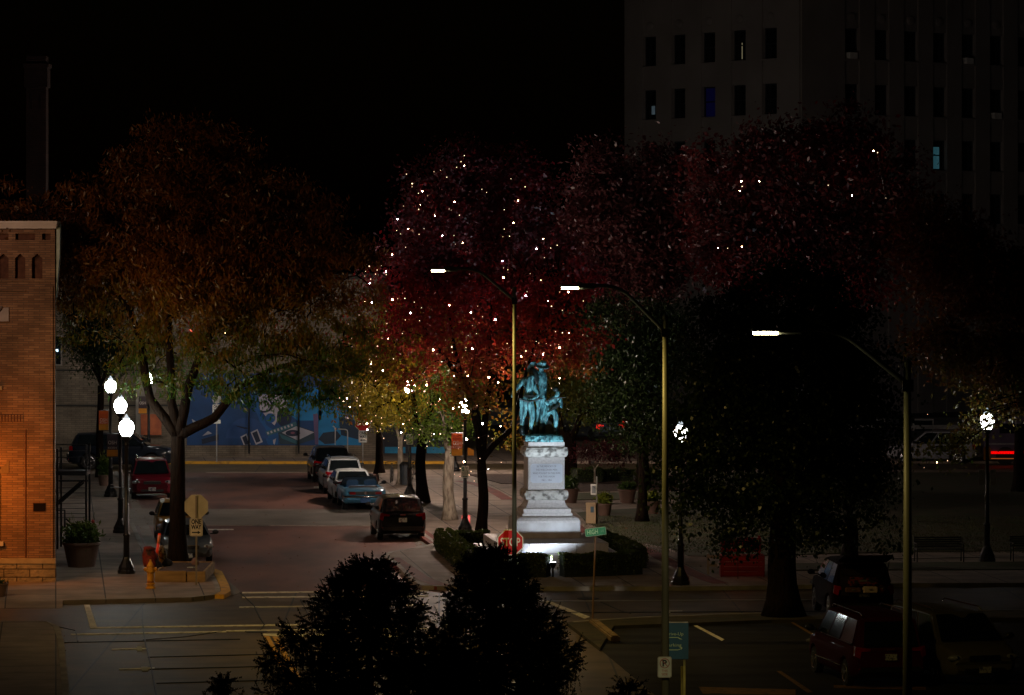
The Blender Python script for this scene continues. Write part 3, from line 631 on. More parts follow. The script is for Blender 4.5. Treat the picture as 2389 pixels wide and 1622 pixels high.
# ---------------------------------------------------------------- globe lamp posts
M_globe = mat('lamp_globe', (1, 1, 1), emit=(0.92, 0.98, 0.92), es=58)
M_globew = mat('lamp_globe_warm', (1, 1, 1), emit=(1.0, 0.78, 0.64), es=580)
M_glass_top = mat('globe_finial', (0.6, 0.65, 0.7), 0.2, emit=(0.8, 0.92, 1.0), es=0.7)
def globe_lamp(h=5.35):
    t = thing('street_lamp', '', 'street lamp'); s = h / 5.35
    mb = MB(); mb.lathe([(0.30, 0), (0.30, 0.10), (0.27, 0.14), (0.27, 0.22), (0.22, 0.3), (0.13, 0.5), (0.115, 0.56)], n=12); mb.build('base', M_black, t, smooth=False)
    mb = MB(); mb.lathe([(0.105, 0.56), (0.10, 1.25), (0.12, 1.27), (0.12, 1.33), (0.075, 1.36), (0.06, h - 1.05), (0.085, h - 1.03), (0.085, h - 0.97), (0.06, h - 0.95), (0.06, h - 0.88)], n=12); mb.build('pole', M_black, t, smooth=True)
    mb = MB(); mb.lathe([(0.06, h - 0.9), (0.14, h - 0.82), (0.17, h - 0.76), (0.17, h - 0.72)], n=12); mb.build('lamp_collar', M_black, t)
    mb = MB(); mb.lathe([(0.13, h - 0.72), (0.2, h - 0.62), (0.245, h - 0.48), (0.245, h - 0.38), (0.21, h - 0.27), (0.14, h - 0.2), (0.085, h - 0.18)], n=14); mb.build('globe', M_globe, t, smooth=True)
    mb = MB(); mb.lathe([(0.085, h - 0.18), (0.11, h - 0.15), (0.11, h - 0.11), (0.07, h - 0.08), (0.045, h - 0.03), (0.01, h + 0.03)], n=10); mb.build('finial', M_glass_top, t, smooth=True)
    return t
def banner(t, side, z, top, bottom, lines, bw=0.42, bh=0.85, mod=False):
    """pole banner hung on an arm of its own; side -1 is to the left"""
    b = MB(); x0 = 0.1 * side; x1 = x0 + bw * side
    b.plate([(x0, z + bh * 0.0), (x1, z), (x1, z + bh * 0.3), (x0, z + bh * 0.3)], -0.012, 0.0)
    lo = b.build('banner_lower', bottom, t)
    b = MB(); b.plate([(x0, z + bh * 0.3), (x1, z + bh * 0.3), (x1, z + bh), (x0, z + bh)], -0.012, 0.0); up = b.build('banner', top, t)
    for zz in (z - 0.02, z + bh + 0.02): MB().cyl((0, 0, zz), (x1 + 0.05 * side, 0, zz), 0.014, n=6).build('banner_arm', M_black, t)
    for s_, size, zz, m in lines: text(s_, size, m, up, ((x0 + x1) / 2, -0.014, z + bh * zz), width=bw * 0.78)
    return up
M_cream = mat('banner_letter', (0.85, 0.75, 0.66), 0.7); M_dkred = mat('banner_red', (0.35, 0.02, 0.008), 0.7)
M_ban_o = mat('banner_orange', (0.75, 0.12, 0.012), 0.7, c2=(0.6, 0.09, 0.01)); M_ban_y = mat('banner_yellow', (0.75, 0.30, 0.02), 0.7); M_ban_d = mat('banner_dark', (0.06, 0.04, 0.05), 0.7)
def parking_sign(t, side, z, wd=0.30, hh=0.46, back=False):
    x = side * (wd / 2 + 0.0) if side else 0
    p = MB(); p.plate(rrect(x, z, wd, hh, 0.04), -0.115, -0.10); p = p.build('parking_sign', M_signw if not back else M_steel, t)
    if back: return p
    g = mat('sign_green_soft', (0.02, 0.2, 0.13), 0.4)
    MB().plate([(x - wd * 0.42, z + hh * 0.1), (x - wd * 0.1, z + hh * 0.1), (x - wd * 0.1, z + hh * 0.42), (x - wd * 0.42, z + hh * 0.42)], -0.118, -0.114).build('green_square', g, p)
    text('2', 0.14, M_signw, p, (x - wd * 0.26, -0.12, z + hh * 0.26))
    text('HR', 0.08, g, p, (x + wd * 0.2, -0.118, z + hh * 0.33)); text('PARKING\n8 AM-6 PM\nMON-FRI', 0.055, g, p, (x + 0.02, -0.118, z - hh * 0.06))
    MB().plate([(x - wd * 0.3, z - hh * 0.42), (x + wd * 0.3, z - hh * 0.42), (x + wd * 0.3, z - hh * 0.36), (x - wd * 0.3, z - hh * 0.36)], -0.118, -0.114).build('arrow_bar', g, p)
    return p
def rrect(cx, cz, wd, hh, r, n=3):
    P = []
    for sx, sz, a in ((1, 1, 0), (-1, 1, 90), (-1, -1, 180), (1, -1, 270)):
        for k in range(n + 1):
            t = R(a + 90 * k / n); P.append((cx + sx * (wd / 2 - r) + r * math.cos(t), cz + sz * (hh / 2 - r) + r * math.sin(t)))
    return P
lamp0 = globe_lamp()
LG = 'acorn globe street lamps along the kerbs'
def put_lamp(u, v, label, first=False, z=ZS, Y=None):
    p = G(u, v, z); o = lamp0 if first else copy_tree(lamp0)
    o.location = p; o['label'] = label; o['group'] = LG; return o
l1 = put_lamp(295, 1338, 'nearest of the three lit globe lamps on the left pavement', True)
l2 = put_lamp(281, 1243, 'middle of the three left globe lamps, with a dark and yellow banner')
l3 = put_lamp(258, 1159, 'farthest of the three left globe lamps, with an orange banner')
l4 = put_lamp(1085, 1243, 'globe lamp with orange town banner standing right of the whitewashed tree trunk')
l5 = put_lamp(956, 1161, 'globe lamp with small parking sign behind the black suv')
l6 = put_lamp(1588, 1364, 'globe lamp on the front pavement right of the monument, its globe behind leaves')
l7 = put_lamp(2303, 1310, 'globe lamp with sign backs on its pole between the two benches at the right')
MB().cyl((0.0, -0.02, 2.9), (-0.55, -0.02, 2.9), 0.018, n=6).build('pipe_arm', M_black, l1)
banner(l2, -1, 2.95, M_ban_d, M_ban_y, [('OSH', 0.2, 0.62, M_cream), ('KOSH', 0.12, 0.38, M_cream)])
banner(l3, -1, 2.96, M_ban_o, M_ban_y, [('OSH', 0.2, 0.52, M_cream), ('KOSH', 0.12, 0.38, M_cream)])
banner(l4, -1, 2.98, M_ban_o, M_ban_y, [('DOWN\nTOWN', 0.11, 0.82, M_dkred), ('OSH', 0.24, 0.56, M_cream), ('KOSH', 0.14, 0.38, M_cream)])
MB().plate([(0.1, 2.98), (0.34, 2.98), (0.34, 3.2), (0.1, 3.3)], -0.012, 0.0).build('banner', M_ban_y, l4)
parking_sign(l4, 0, 2.36); parking_sign(l5, 0, 2.58)
for s in (-1, 1):
    MB().plate(rrect(s * 0.2, 2.95, 0.20, 0.56, 0.04), -0.1, -0.09).build('sign_back', M_steel, l7); MB().plate(rrect(s * 0.08, 2.2, 0.05, 0.28, 0.01), -0.1, -0.09).build('narrow_sign', M_steel, l7)
    MB().plate([(s * 0.05, 3.55), (s * 0.13, 3.55), (s * 0.13, 3.95), (s * 0.05, 4.05)], -0.03, -0.02).build('banner', M_ban_y, l7)
l8 = globe_lamp(4.85); l8.location = G(347, 1083, ZS); tag(l8, 'globe lamp shining through the big left tree from across the far street', 'street lamp', LG)
banner(l8, -1, 2.6, M_ban_d, M_ban_y, [('OSH', 0.2, 0.62, M_cream)])
# lamps of the same row that stand out of view behind the crowns, far side
l9 = put_lamp(1060, 1100, 'globe lamp in the plaza far behind the orange banner')
M_globed = mat('lamp_globe_dim', (1, 1, 1), emit=(0.97, 0.95, 0.93), es=12)
for c_ in ALLC():
    if c_.parent in (l6, l7) and c_.name.startswith('globe'): c_.data = c_.data.copy(); c_.data.materials[0] = M_globed
for L9 in (l4, l5, l9):
    for c_ in ALLC():
        if c_.parent == L9 and c_.name.startswith('globe'): c_.data = c_.data.copy(); c_.data.materials[0] = M_globew

# ---------------------------------------------------------------- tall cobra head street lights
M_polep = mat('grey_green_pole', (0.17, 0.18, 0.11), 0.5, 0.1, c2=(0.10, 0.10, 0.065), scale=2, scale3=(1, 1, 0.2)); M_polebl = mat('grey_pole_arm', (0.25, 0.28, 0.28), 0.5, 0.2)
M_led = mat('led_lens', (1, 1, 1), emit=(1.0, 0.85, 0.42), es=60)
def cobra(u, vtop, uhead, vhead, Y, rp, label, watt):
    b = PY(u, V0, Y); zt = H - (vtop - V0) * Y / F; k = Y / F
    t = thing('cobra_street_light', label, 'street light', (b.x, Y, 0), 0, 'tall cobra head street lights in the foreground')
    MB().lathe([(rp * 1.9, 0), (rp * 1.9, 0.25), (rp * 1.2, 0.3)], n=12).build('base', M_polep, t)
    MB().tube([(0, 0, 0.3), (0, 0, zt)], [rp * 1.15, rp * 0.72], 14).build('pole', M_polep, t, smooth=True)
    MB().lathe([(rp * 0.8, zt - 0.02), (rp * 0.85, zt + 0.05), (rp * 0.4, zt + 0.09)], n=12).build('cap', M_polep, t)
    xh = (uhead - u) * k; zh = H - (vhead - V0) * k; z0 = zt - 0.28
    pts = []
    A = Vector((0, 0, z0)); B = Vector((xh * 0.52, 0, zh - 0.06)); C_ = Vector((xh + 0.5, 0, zh + 0.03))
    for i in range(13):
        s = i / 12; q = A.lerp(Vector((xh * 0.36, 0, z0 + (zh - z0) * 0.80)), min(1, s * 1.9)) if s < 0.526 else None
        if q is None:
            r_ = (s - 0.526) / 0.474; P0 = Vector((xh * 0.36, 0, z0 + (zh - z0) * 0.80)); P1 = Vector((xh * 0.5, 0, zh + 0.10)); q = P0 * (1 - r_) ** 2 + P1 * 2 * r_ * (1 - r_) + C_ * r_ ** 2
        pts.append(q)
    MB().tube(pts, [0.045] * 4 + [0.04] * 9, 8).build('arm', M_polebl, t, smooth=True)
    MB().box((0, -rp, z0 - 0.02), (rp * 2.2, rp * 0.8, 0.18)).build('bracket', M_black, t)
    hd = MB(); hd.box((xh + 0.42, 0, zh + 0.03), (0.42, 0.22, 0.13)); hd = hd.build('lamp_head', M_polebl, t, bevel=0.03)
    MB().box((xh + 0.08, 0, zh + 0.035), (0.46, 0.30, 0.05)).build('head_cover', M_polebl, hd, bevel=0.015)
    MB().box((xh + 0.06, 0, zh - 0.014), (0.36, 0.22, 0.045)).build('led_lens', M_led, hd)
    if watt: lamp('SPOT', (b.x + xh + 0.1, Y, zh - 0.12), watt, (1, 0.66, 0.17), 0.15, (b.x + xh + 0.1, Y + 2.5, 0), 150, 0.8, 'led_and_sign_fill')
    return t
c1 = cobra(1200, 677, 1017, 631, 102, 0.066, 'tall grey street light nearest the monument, its pole crossing the stop sign', 1350)
c2 = cobra(1552, 744, 1323, 671, 79, 0.080, 'tall green grey street light with the no parking sign on its pole', 650)
c3 = cobra(2117, 853, 1776, 775, 55, 0.074, 'tallest looking street light at the right with a blue shaded pole', 120)

lamp('SPOT', (3.8, 55, 9.5), 3200, (1, 0.8, 0.45), 0.1, (3.5, 80, 2.6), 13, 0.8, 'led_and_sign_fill')  # narrow spot added to brighten the no parking sign and the direction board
for a_, b_, ang_, pw in (((1.2, 79, 10.0), (-0.05, 107, 2.1), 4.2, 6500), ((1.2, 79, 10.0), (2.45, 107.9, 2.5), 2.6, 9000), ((-1, 163, 5.2), (-7.4, 181, 2.6), 9, 2600)):
    lamp('SPOT', a_, pw, (1, 0.93, 0.85), 0.1, b_, ang_, 0.8, 'led_and_sign_fill')  # narrow spots added to brighten the stop signs and the street name sign
# ---------------------------------------------------------------- signs
def octo(r, cx=0, cz=0): return [(cx + r * math.cos(R(22.5 + 45 * k)), cz + r * math.sin(R(22.5 + 45 * k))) for k in range(8)]
def stop_face(t, z, back=False):
    r = 0.412
    if back:
        p = MB().plate(octo(r, 0, z), 0.03, 0.036); p = p.build('stop_sign_back', mat('bare_aluminium', (0.55, 0.5, 0.36), 0.5, 0.3, c2=(0.42, 0.38, 0.27), scale=2.5), t); return p
    p = MB().plate(octo(r, 0, z), -0.05, -0.044).build('stop_sign', M_signw, t)
    MB().plate(octo(r - 0.03, 0, z), -0.054, -0.0505).build('red_face', M_red, p)
    text('STOP', 0.34, M_signw, p, (0, -0.056, z), width=0.58, bold=0.006); return p
def one_way(t, z, d=1, wd=0.305 * 1.5 / 1.5, hh=0.46, m=None):
    wd, hh = 0.42, 0.58
    p = MB().plate(rrect(0, z, wd, hh, 0.04), -0.05, -0.044).build('one_way_sign', m or M_signw, t)
    b = MB(); 
    for c in (((-wd / 2 + .02, z + hh / 2 - .02), (wd / 2 - .02, z + hh / 2 - .03)), ((-wd / 2 + .02, z - hh / 2 + .03), (wd / 2 - .02, z - hh / 2 + .02))):
        b.plate([(c[0][0], c[0][1]), (c[1][0], c[0][1]), (c[1][0], c[1][1]), (c[0][0], c[1][1])], -0.052, -0.0495)
    b.plate([(-wd / 2 + .02, z - hh / 2 + .03), (-wd / 2 + .03, z - hh / 2 + .03), (-wd / 2 + .03, z + hh / 2 - .03), (-wd / 2 + .02, z + hh / 2 - .03)], -0.052, -0.0495)
    b.plate([(wd / 2 - .03, z - hh / 2 + .03), (wd / 2 - .02, z - hh / 2 + .03), (wd / 2 - .02, z + hh / 2 - .03), (wd / 2 - .03, z + hh / 2 - .03)], -0.052, -0.0495)
    b.build('border', M_signk, p)
    text('ONE', 0.20, M_signk, p, (0, -0.053, z + 0.17), width=0.32, bold=0.009); text('WAY', 0.20, M_signk, p, (0, -0.053, z + 0.0), width=0.34, bold=0.009)
    a = [(-0.14, -0.02), (0.05, -0.02), (0.05, -0.055), (0.15, 0), (0.05, 0.055), (0.05, 0.02), (-0.14, 0.02)]
    MB().plate([(x * d, z - 0.17 + y) for x, y in a], -0.053, -0.0495).build('arrow', M_signk, p); return p
def post(t, h, m=M_steel, r=0.03, z0=0):
    return MB().box((0, 0, (h + z0) / 2), (r * 1.8, r * 1.4, h - z0)).build('post', m, t)
def signpost(name, label, u, v, z=0.0): return thing(name, label, 'road sign', G(u, v, z))
M_postb = mat('brown_post', (0.2, 0.17, 0.13), 0.6)
# left corner: back of the stop sign with ONE WAY right
p = G(458, 1366, ZS); t = thing('sign_post', 'yellowish back of a stop sign with a one way right arrow beside the timber box', 'road sign', p); k = p.y / F
zz = lambda v, p=None: H - (v - V0) * p.y / F - p.z
post(t, zz(1157, p), M_postb); stop_face(t, zz(1182, p), True); one_way(t, zz(1230, p), 1, m=mat('sign_cream', (0.68, 0.62, 0.5), 0.4))
MB().box((0, 0.055, zz(1182, p)), (0.06, 0.03, 0.8)).build('brace', M_postb, t)
# near stop sign in front of the monument
Yn = 107.0; p = Vector(((1190.5 - CX) * Yn / F, Yn, 0.0)); t = thing('sign_post', 'red stop sign directly before the monument with a one way plate below', 'road sign', p)
post(t, zz(1232, p), M_postb); stop_face(t, zz(1265.5, p)); 
q = MB().plate(rrect(0.02, zz(1328, p), 0.46, 0.66, 0.04), -0.05, -0.044).build('one_way_sign', mat('sign_teal_white', (0.45, 0.62, 0.62), 0.4), t)
text('ONE\nWAY', 0.2, M_signk, q, (0.02, -0.053, zz(1323, p)), width=0.34, bold=0.004)
# far stop sign with one way left
Yf = 181.0; p = Vector(((846.5 - CX) * Yf / F, Yf, 0.0)); t = thing('sign_post', 'far red stop sign with one way arrow to the left, behind the parked cars', 'road sign', p)
post(t, zz(968, p), M_steel); stop_face(t, zz(988, p)); one_way(t, zz(1019, p), -1)
Yf = 189.0; p = Vector(((505.5 - CX) * Yf / F, Yf, ZS)); t = thing('sign_post', 'one way left sign before the blue mural, topped by a round sign back', 'road sign', p)
post(t, zz(925, p), M_steel); one_way(t, zz(957, p), -1); MB().lathe([(0.24, -0.02), (0.24, 0.02)], (0, 0, zz(931, p)), 16, 'Y').build('round_sign', M_steel, t); MB().plate(rrect(0, zz(984, p), 0.42, 0.2, 0.03), -0.05, -0.044).build('small_plate', M_signw, t)
for u, vv in ((811, 1002), (782, 995)):
    p = Vector(((u - CX) * 187 / F, 187, ZS)); t = thing('steel_post', 'thin pale hooked steel post before the mural wall' if u > 800 else 'thin straight steel post left of the hooked one', 'post', p, 0)
    h_ = zz(vv, p); MB().tube([(0, 0, 0), (0, 0, h_ - 0.15), (-0.03, 0, h_ - 0.04), (-0.12, 0, h_), (-0.5 if u > 800 else -0.02, 0, h_ + 0.02)], 0.03, 6).build('pipe', M_steel, t, smooth=True)
    MB().cyl((0, 0, 0), (0, 0, 0.04), 0.07, n=10).build('base_plate', M_steel, t)
# HIGH AVE
p = G(1382, 1452); t = thing('street_name_sign', 'small green street name sign reading HIGH AVE on a leaning rusty post', 'street sign', p)
hz = zz(1252, p); lean = (1389.5 - 1382) * p.y / F
MB().tube([(0, 0, 0), (lean * 0.6, 0, hz * 0.6), (lean, 0, hz)], 0.028, 8).build('post', mat('rusty_post', (0.22, 0.13, 0.09), 0.7), t)
a = R(7); ca, sa = math.cos(a), math.sin(a)
pl = MB(); P = [(x * ca - z * sa + lean, x * sa + z * ca + hz + 0.14) for x, z in rrect(0, 0, 0.62, 0.235, 0.03)]; pl.plate(P, -0.006, 0.006); pl = pl.build('name_plate', mat('sign_edge', (0.25, 0.5, 0.35), 0.4), t)
P = [(x * ca - z * sa + lean, x * sa + z * ca + hz + 0.14) for x, z in rrect(0, 0, 0.59, 0.205, 0.02)]; MB().plate(P, -0.009, -0.0065).build('green_face', M_green, pl)
for s_, sz, x_, wdt in (('HIGH', 0.19, -0.09, 0.32), ('AVE', 0.09, 0.2, 0.1)):
    tt_ = text(s_, sz, mat('sign_letter', (0.45, 0.8, 0.55), 0.4) if s_ == 'HIGH' else mat('sign_letter_dim', (0.12, 0.4, 0.25), 0.4), pl, (lean + x_ * ca, -0.0105, hz + 0.14 + x_ * sa), width=wdt, bold=0.003); tt_.rotation_euler = (R(90), -a, 0)
# NO PARKING THIS SIDE on the second street light pole
Yq = 78.8; p = Vector(((1550 - CX) * Yq / F, Yq - 0.13, H - (1555 - V0) * Yq / F)); t = thing('no_parking_sign', 'white no parking this side sign strapped to the green grey light pole', 'road sign', p)
b = MB().plate(rrect(0, 0, 0.305, 0.455, 0.04), -0.01, 0.0).build('plate', mat('sign_dim_edge', (0.32, 0.32, 0.25), 0.5), t); MB().plate(rrect(0, 0, 0.27, 0.42, 0.03), -0.014, -0.0105).build('white_face', mat('sign_pale_green', (0.5, 0.55, 0.45), 0.4), b)
text('P', 0.19, M_signk, b, (-0.005, -0.018, 0.08), bold=0.008)
rg = MB(); rg.tube([(0.1 * math.cos(R(a_)), -0.02, 0.085 + 0.1 * math.sin(R(a_))) for a_ in range(0, 361, 20)], 0.0075, 5); rg.tube([(-0.068, -0.021, 0.153), (0.068, -0.021, 0.017)], 0.0075, 5); rg.build('prohibition_ring', mat('ring_red', (0.3, 0.01, 0.01), 0.5), b)
text('THIS', 0.075, M_dkred, b, (0, -0.016, -0.08), width=0.13); text('SIDE', 0.075, M_dkred, b, (0, -0.016, -0.155), width=0.13)
# Drive-Up / Parking board
Yb = 86.0; p = Vector(((1578 - CX) * Yb / F, Yb, 0)); t = thing('parking_board', 'dark teal direction board with Drive-Up and Parking lettering on yellow posts', 'sign', p); kb_ = Yb / F
xx = lambda u: (u - 1578) * kb_; z_ = lambda v: H - (v - V0) * kb_
bd = MB(); bd.box(((xx(1546) + xx(1606)) / 2, 0, (z_(1453) + z_(1538)) / 2), (xx(1606) - xx(1546), 0.08, z_(1453) - z_(1538))); bd = bd.build('board', mat('board_teal', (0.0, 0.07, 0.17), 0.4, c2=(0.0, 0.06, 0.14)), t, bevel=0.006)
MB().box(((xx(1546) + xx(1605)) / 2, 0, z_(1453) + 0.012), (xx(1605) - xx(1546), 0.1, 0.02)).build('top_trim', M_steel, t)
ml_ = mat('board_letter', (0.42, 0.62, 0.42), 0.5)
text('Drive-Up', 0.105, ml_, bd, (xx(1594.5), -0.043, z_(1479)), align='RIGHT', width=0.42); text('Parking', 0.105, ml_, bd, (xx(1589.5), -0.043, z_(1505)), align='RIGHT', width=0.36)
for v1, dz in ((1487, -1), (1516, 1)):
    mb = MB(); x1_ = xx(1590); zz_ = z_(v1); mb.plate([(xx(1553), zz_ + .008), (xx(1582), zz_ + .008), (xx(1588), zz_ + .03 * dz), (xx(1587), zz_ + .03 * dz - .02), (xx(1581), zz_ - .008), (xx(1553), zz_ - .008)], -0.044, -0.0405)
    mb.plate([(xx(1592), zz_ + dz * 0.05), (xx(1588) - 0.01, zz_ + dz * 0.055 + .02), (xx(1589), zz_ + dz * 0.015 - 0.01)], -0.044, -0.0405); mb.build('arrow', ml_, bd)
M_posty = mat('yellow_post', (0.35, 0.33, 0.08), 0.6, c2=(0.2, 0.19, 0.06))
for u in (1597, 1550): MB().box((xx(u), 0.12, z_(1539) / 2 + 0.05), (0.055, 0.05, z_(1530) + 0.0)).build('post', M_posty, t)
pb = G(1593, 1640); t = thing('bollard_post', 'short dull yellow post beside the leg of the teal parking board', 'post', (pb.x, 89, 0)); MB().cyl((0, 0, 0), (0, 0, H - (1556 - V0) * 89 / F), 0.03, n=8).build('post', M_posty, t); MB().ell((0, 0, H - (1556 - V0) * 89 / F), (0.03, 0.03, 0.02)).build('cap', M_posty, t)
# wheel stop
a0, a1 = G(1384, 1459, 0), G(1436, 1500, 0); d = (a1 - a0); ln = d.length; ang = math.atan2(d.y, d.x)
ws = thing('wheel_stop', 'concrete wheel stop lying at the edge of the dark parking lot', 'wheel stop', (a0 + a1) / 2, ang)
MB().prism([(-ln / 2, -0.13), (ln / 2, -0.13), (ln / 2, 0.13), (-ln / 2, 0.13)], 0, 0.2).build('concrete_bar', mat('worn_concrete', (0.3, 0.2, 0.1), 0.9, c2=(0.18, 0.12, 0.06), bump=0.4), ws, bevel=0.04)
for s in (-1, 1): MB().cyl((s * ln * 0.35, 0, 0.19), (s * ln * 0.35, 0, 0.215), 0.025, n=8).build('anchor_bolt', M_steel, ws)

# ---------------------------------------------------------------- hydrant
p = G(351, 1373, ZS); hy = thing('fire_hydrant', 'yellow fire hydrant on the left corner in front of the tree box', 'fire hydrant', p)
M_hy = mat('hydrant_yellow', (0.72, 0.36, 0.02), 0.45, c2=(0.5, 0.2, 0.02), scale=6); k_ = 0.92 / 0.9
MB().lathe([(0.16, 0), (0.16, 0.04), (0.11, 0.06), (0.11, 0.12), (0.15, 0.13), (0.15, 0.16), (0.105, 0.18), (0.105, 0.52), (0.14, 0.53), (0.14, 0.57), (0.125, 0.58), (0.12, 0.68)], n=14).build('barrel', M_hy, hy, smooth=False)
MB().lathe([(0.13, 0.68), (0.11, 0.74), (0.05, 0.86), (0.03, 0.88), (0.03, 0.93)], n=14).build('bonnet', M_hy, hy, smooth=True)
for s in (-1, 1): MB().lathe([(0.055, 0), (0.055, 0.06), (0.07, 0.065), (0.07, 0.11), (0.02, 0.115), (0.02, 0.14)], (0.0, 0, 0), 10).build('side_cap', M_hy, hy, loc=None).location = (0, 0, 0.62)
for o_, s in zip([c for c in ALLC() if c.parent == hy and c.name.startswith('side_cap')], (-1, 1)): o_.rotation_euler = (0, R(90 * s), 0); o_.location = (0.09 * s, 0, 0.62)
MB().lathe([(0.08, 0), (0.08, -0.05), (0.09, -0.055), (0.09, -0.1), (0.02, -0.11), (0.02, -0.13)], (0, -0.09, 0.61), 12, 'Y').build('front_cap', M_hy, hy)
MB().lathe([(0.112, 0.2), (0.112, 0.23)], n=14).build('rust_band', mat('rust', (0.25, 0.05, 0.02), 0.8), hy)
# orange marker rod
p0 = PY(361, 1324, 121.6); p1 = PY(372.5, 1245, 121.8); mk = thing('marker_rod', 'tall leaning fluorescent orange marker rod behind the hydrant', 'marker', (p0.x, p0.y, p0.z - 0.08))
d = p1 - p0; d.z += 0.08; MB().tube([(0, 0, 0), tuple(d * 0.72)], 0.05, 8).build('orange_tube', mat('fluo_orange', (1.0, 0.06, 0.01), 0.5, emit=(1, 0.06, 0.01), es=0.07), mk, smooth=True)
MB().tube([tuple(d * 0.72), tuple(d * 0.95)], 0.052, 8).build('pale_band', mat('fluo_pale', (0.85, 0.3, 0.15), 0.5), mk, smooth=True); MB().tube([tuple(d * 0.95), tuple(d)], 0.05, 8).build('orange_tip', MATS['fluo_orange'], mk)

# ---------------------------------------------------------------- tree box on the left corner with belongings
c0 = G(361, 1358, ZS); c1_ = G(479, 1358, ZS); tb = thing('tree_box', 'low weathered timber planter box round the big left tree', 'planter', (c0 + c1_) / 2); wx = (c1_ - c0).x; M_tim = mat('weathered_board', (0.33, 0.22, 0.09), 0.85, c2=(0.2, 0.13, 0.05), scale=2, scale3=(0.5, 1, 3), bump=0.2)
hb = 0.36
for nm, c, dd in (('front_board', (-0.19 * wx, 0.04, hb / 2), (wx * 0.62, 0.09, hb)), ('front_board', (0.32 * wx, 0.04, hb / 2 - 0.01), (wx * 0.36, 0.09, hb - 0.02)), ('side_board', (-wx / 2 + 0.045, 1.9, hb / 2 - 0.003), (0.09, 3.6, hb - 0.006)), ('side_board', (wx / 2 - 0.045, 1.9, hb / 2 - 0.003), (0.09, 3.6, hb - 0.006)), ('back_board', (0, 3.75, hb / 2), (wx, 0.09, hb))):
    MB().box(c, dd).build(nm, M_tim, tb, bevel=0.012)
MB().box((0, 1.9, hb - 0.11), (wx - 0.2, 3.5, 0.16)).build('soil', M_mulch, tb)
def pile(name, label, cat, u, v, Y, parts):
    b = PY(u, v, Y); t = thing(name, label, cat, b)
    for nm, c, r, m in parts:
        q = MB(); q.ell(c, r, 12, 8); o = q.build(nm, m, t, smooth=True)
        for i, vv in enumerate(o.data.vertices): s = 1 + 0.12 * math.sin(i * 12.9898) ; vv.co = Vector(c) + (vv.co - Vector(c)) * s
    return t
M_rb = mat('red_cloth', (0.14, 0.012, 0.01), 0.8, c2=(0.02, 0.008, 0.008), scale=4, thr=(0.42, 0.52)); M_camo = mat('camo_cloth', (0.22, 0.17, 0.09), 0.9, c2=(0.04, 0.035, 0.02), scale=9, thr=(0.45, 0.52)); M_dkb = mat('dark_cloth', (0.015, 0.018, 0.03), 0.9)
pile('backpack', 'red and black backpack slumped against the left side of the tree box', 'bag', 350, 1335, 121.3, [('pack_body', (0, 0, 0.42), (0.27, 0.2, 0.42), M_rb), ('front_pocket', (0.02, -0.16, 0.3), (0.17, 0.1, 0.22), mat('orange_red_cloth', (0.28, 0.03, 0.01), 0.7, c2=(0.12, 0.01, 0.01))), ('top_flap', (-0.03, -0.02, 0.78), (0.2, 0.16, 0.09), M_rb), ('lower_bag', (0.22, 0.0, 0.2), (0.18, 0.2, 0.22), M_dkb)])
pile('camouflage_bag', 'camouflage duffel bag beside the red backpack at the foot of the tree', 'bag', 378, 1322, 122.0, [('bag_body', (0, 0, 0.35), (0.15, 0.18, 0.36), M_camo), ('bag_base', (0.12, 0, 0.13), (0.22, 0.2, 0.16), M_dkb)])
pile('shoe_pair', 'pair of worn tan shoes on the front edge of the tree box', 'shoes', 380, 1331, 121.15, [('shoe', (-0.04, 0, 0.05), (0.13, 0.06, 0.055), mat('tan_leather', (0.4, 0.2, 0.1), 0.7)), ('shoe', (0.07, 0.02, 0.035), (0.09, 0.05, 0.05), mat('pale_leather', (0.5, 0.4, 0.35), 0.7))])
pile('rolled_blanket', 'pinkish rolled blanket between the tree trunk and the sign post', 'blanket', 455, 1326, 122.6, [('roll', (0, 0, 0.16), (0.14, 0.2, 0.18), mat('dusty_pink_cloth', (0.25, 0.14, 0.12), 0.9)), ('fold', (-0.02, -0.05, 0.05), (0.16, 0.2, 0.08), M_dkb)])
pile('crumpled_cloth', 'pale green and white crumpled cloth on the tree box right of the trunk', 'cloth', 447, 1331, 121.3, [('white_fold', (0, 0, 0.07), (0.17, 0.1, 0.05), mat('white_cloth', (0.5, 0.55, 0.48), 0.9, c2=(0.1, 0.14, 0.08), scale=14, thr=(0.4, 0.55))), ('green_fold', (-0.05, -0.03, 0.03), (0.14, 0.1, 0.04), mat('green_cloth', (0.1, 0.14, 0.06), 0.9))])
pile('white_packet', 'small white packet lying on the yellow kerb beside the tree box', 'litter', 489, 1341, 123.0, [('packet', (0, 0, 0.02), (0.1, 0.06, 0.025), M_signw), ('corner', (0.07, 0.03, 0.02), (0.05, 0.04, 0.02), M_signw)])

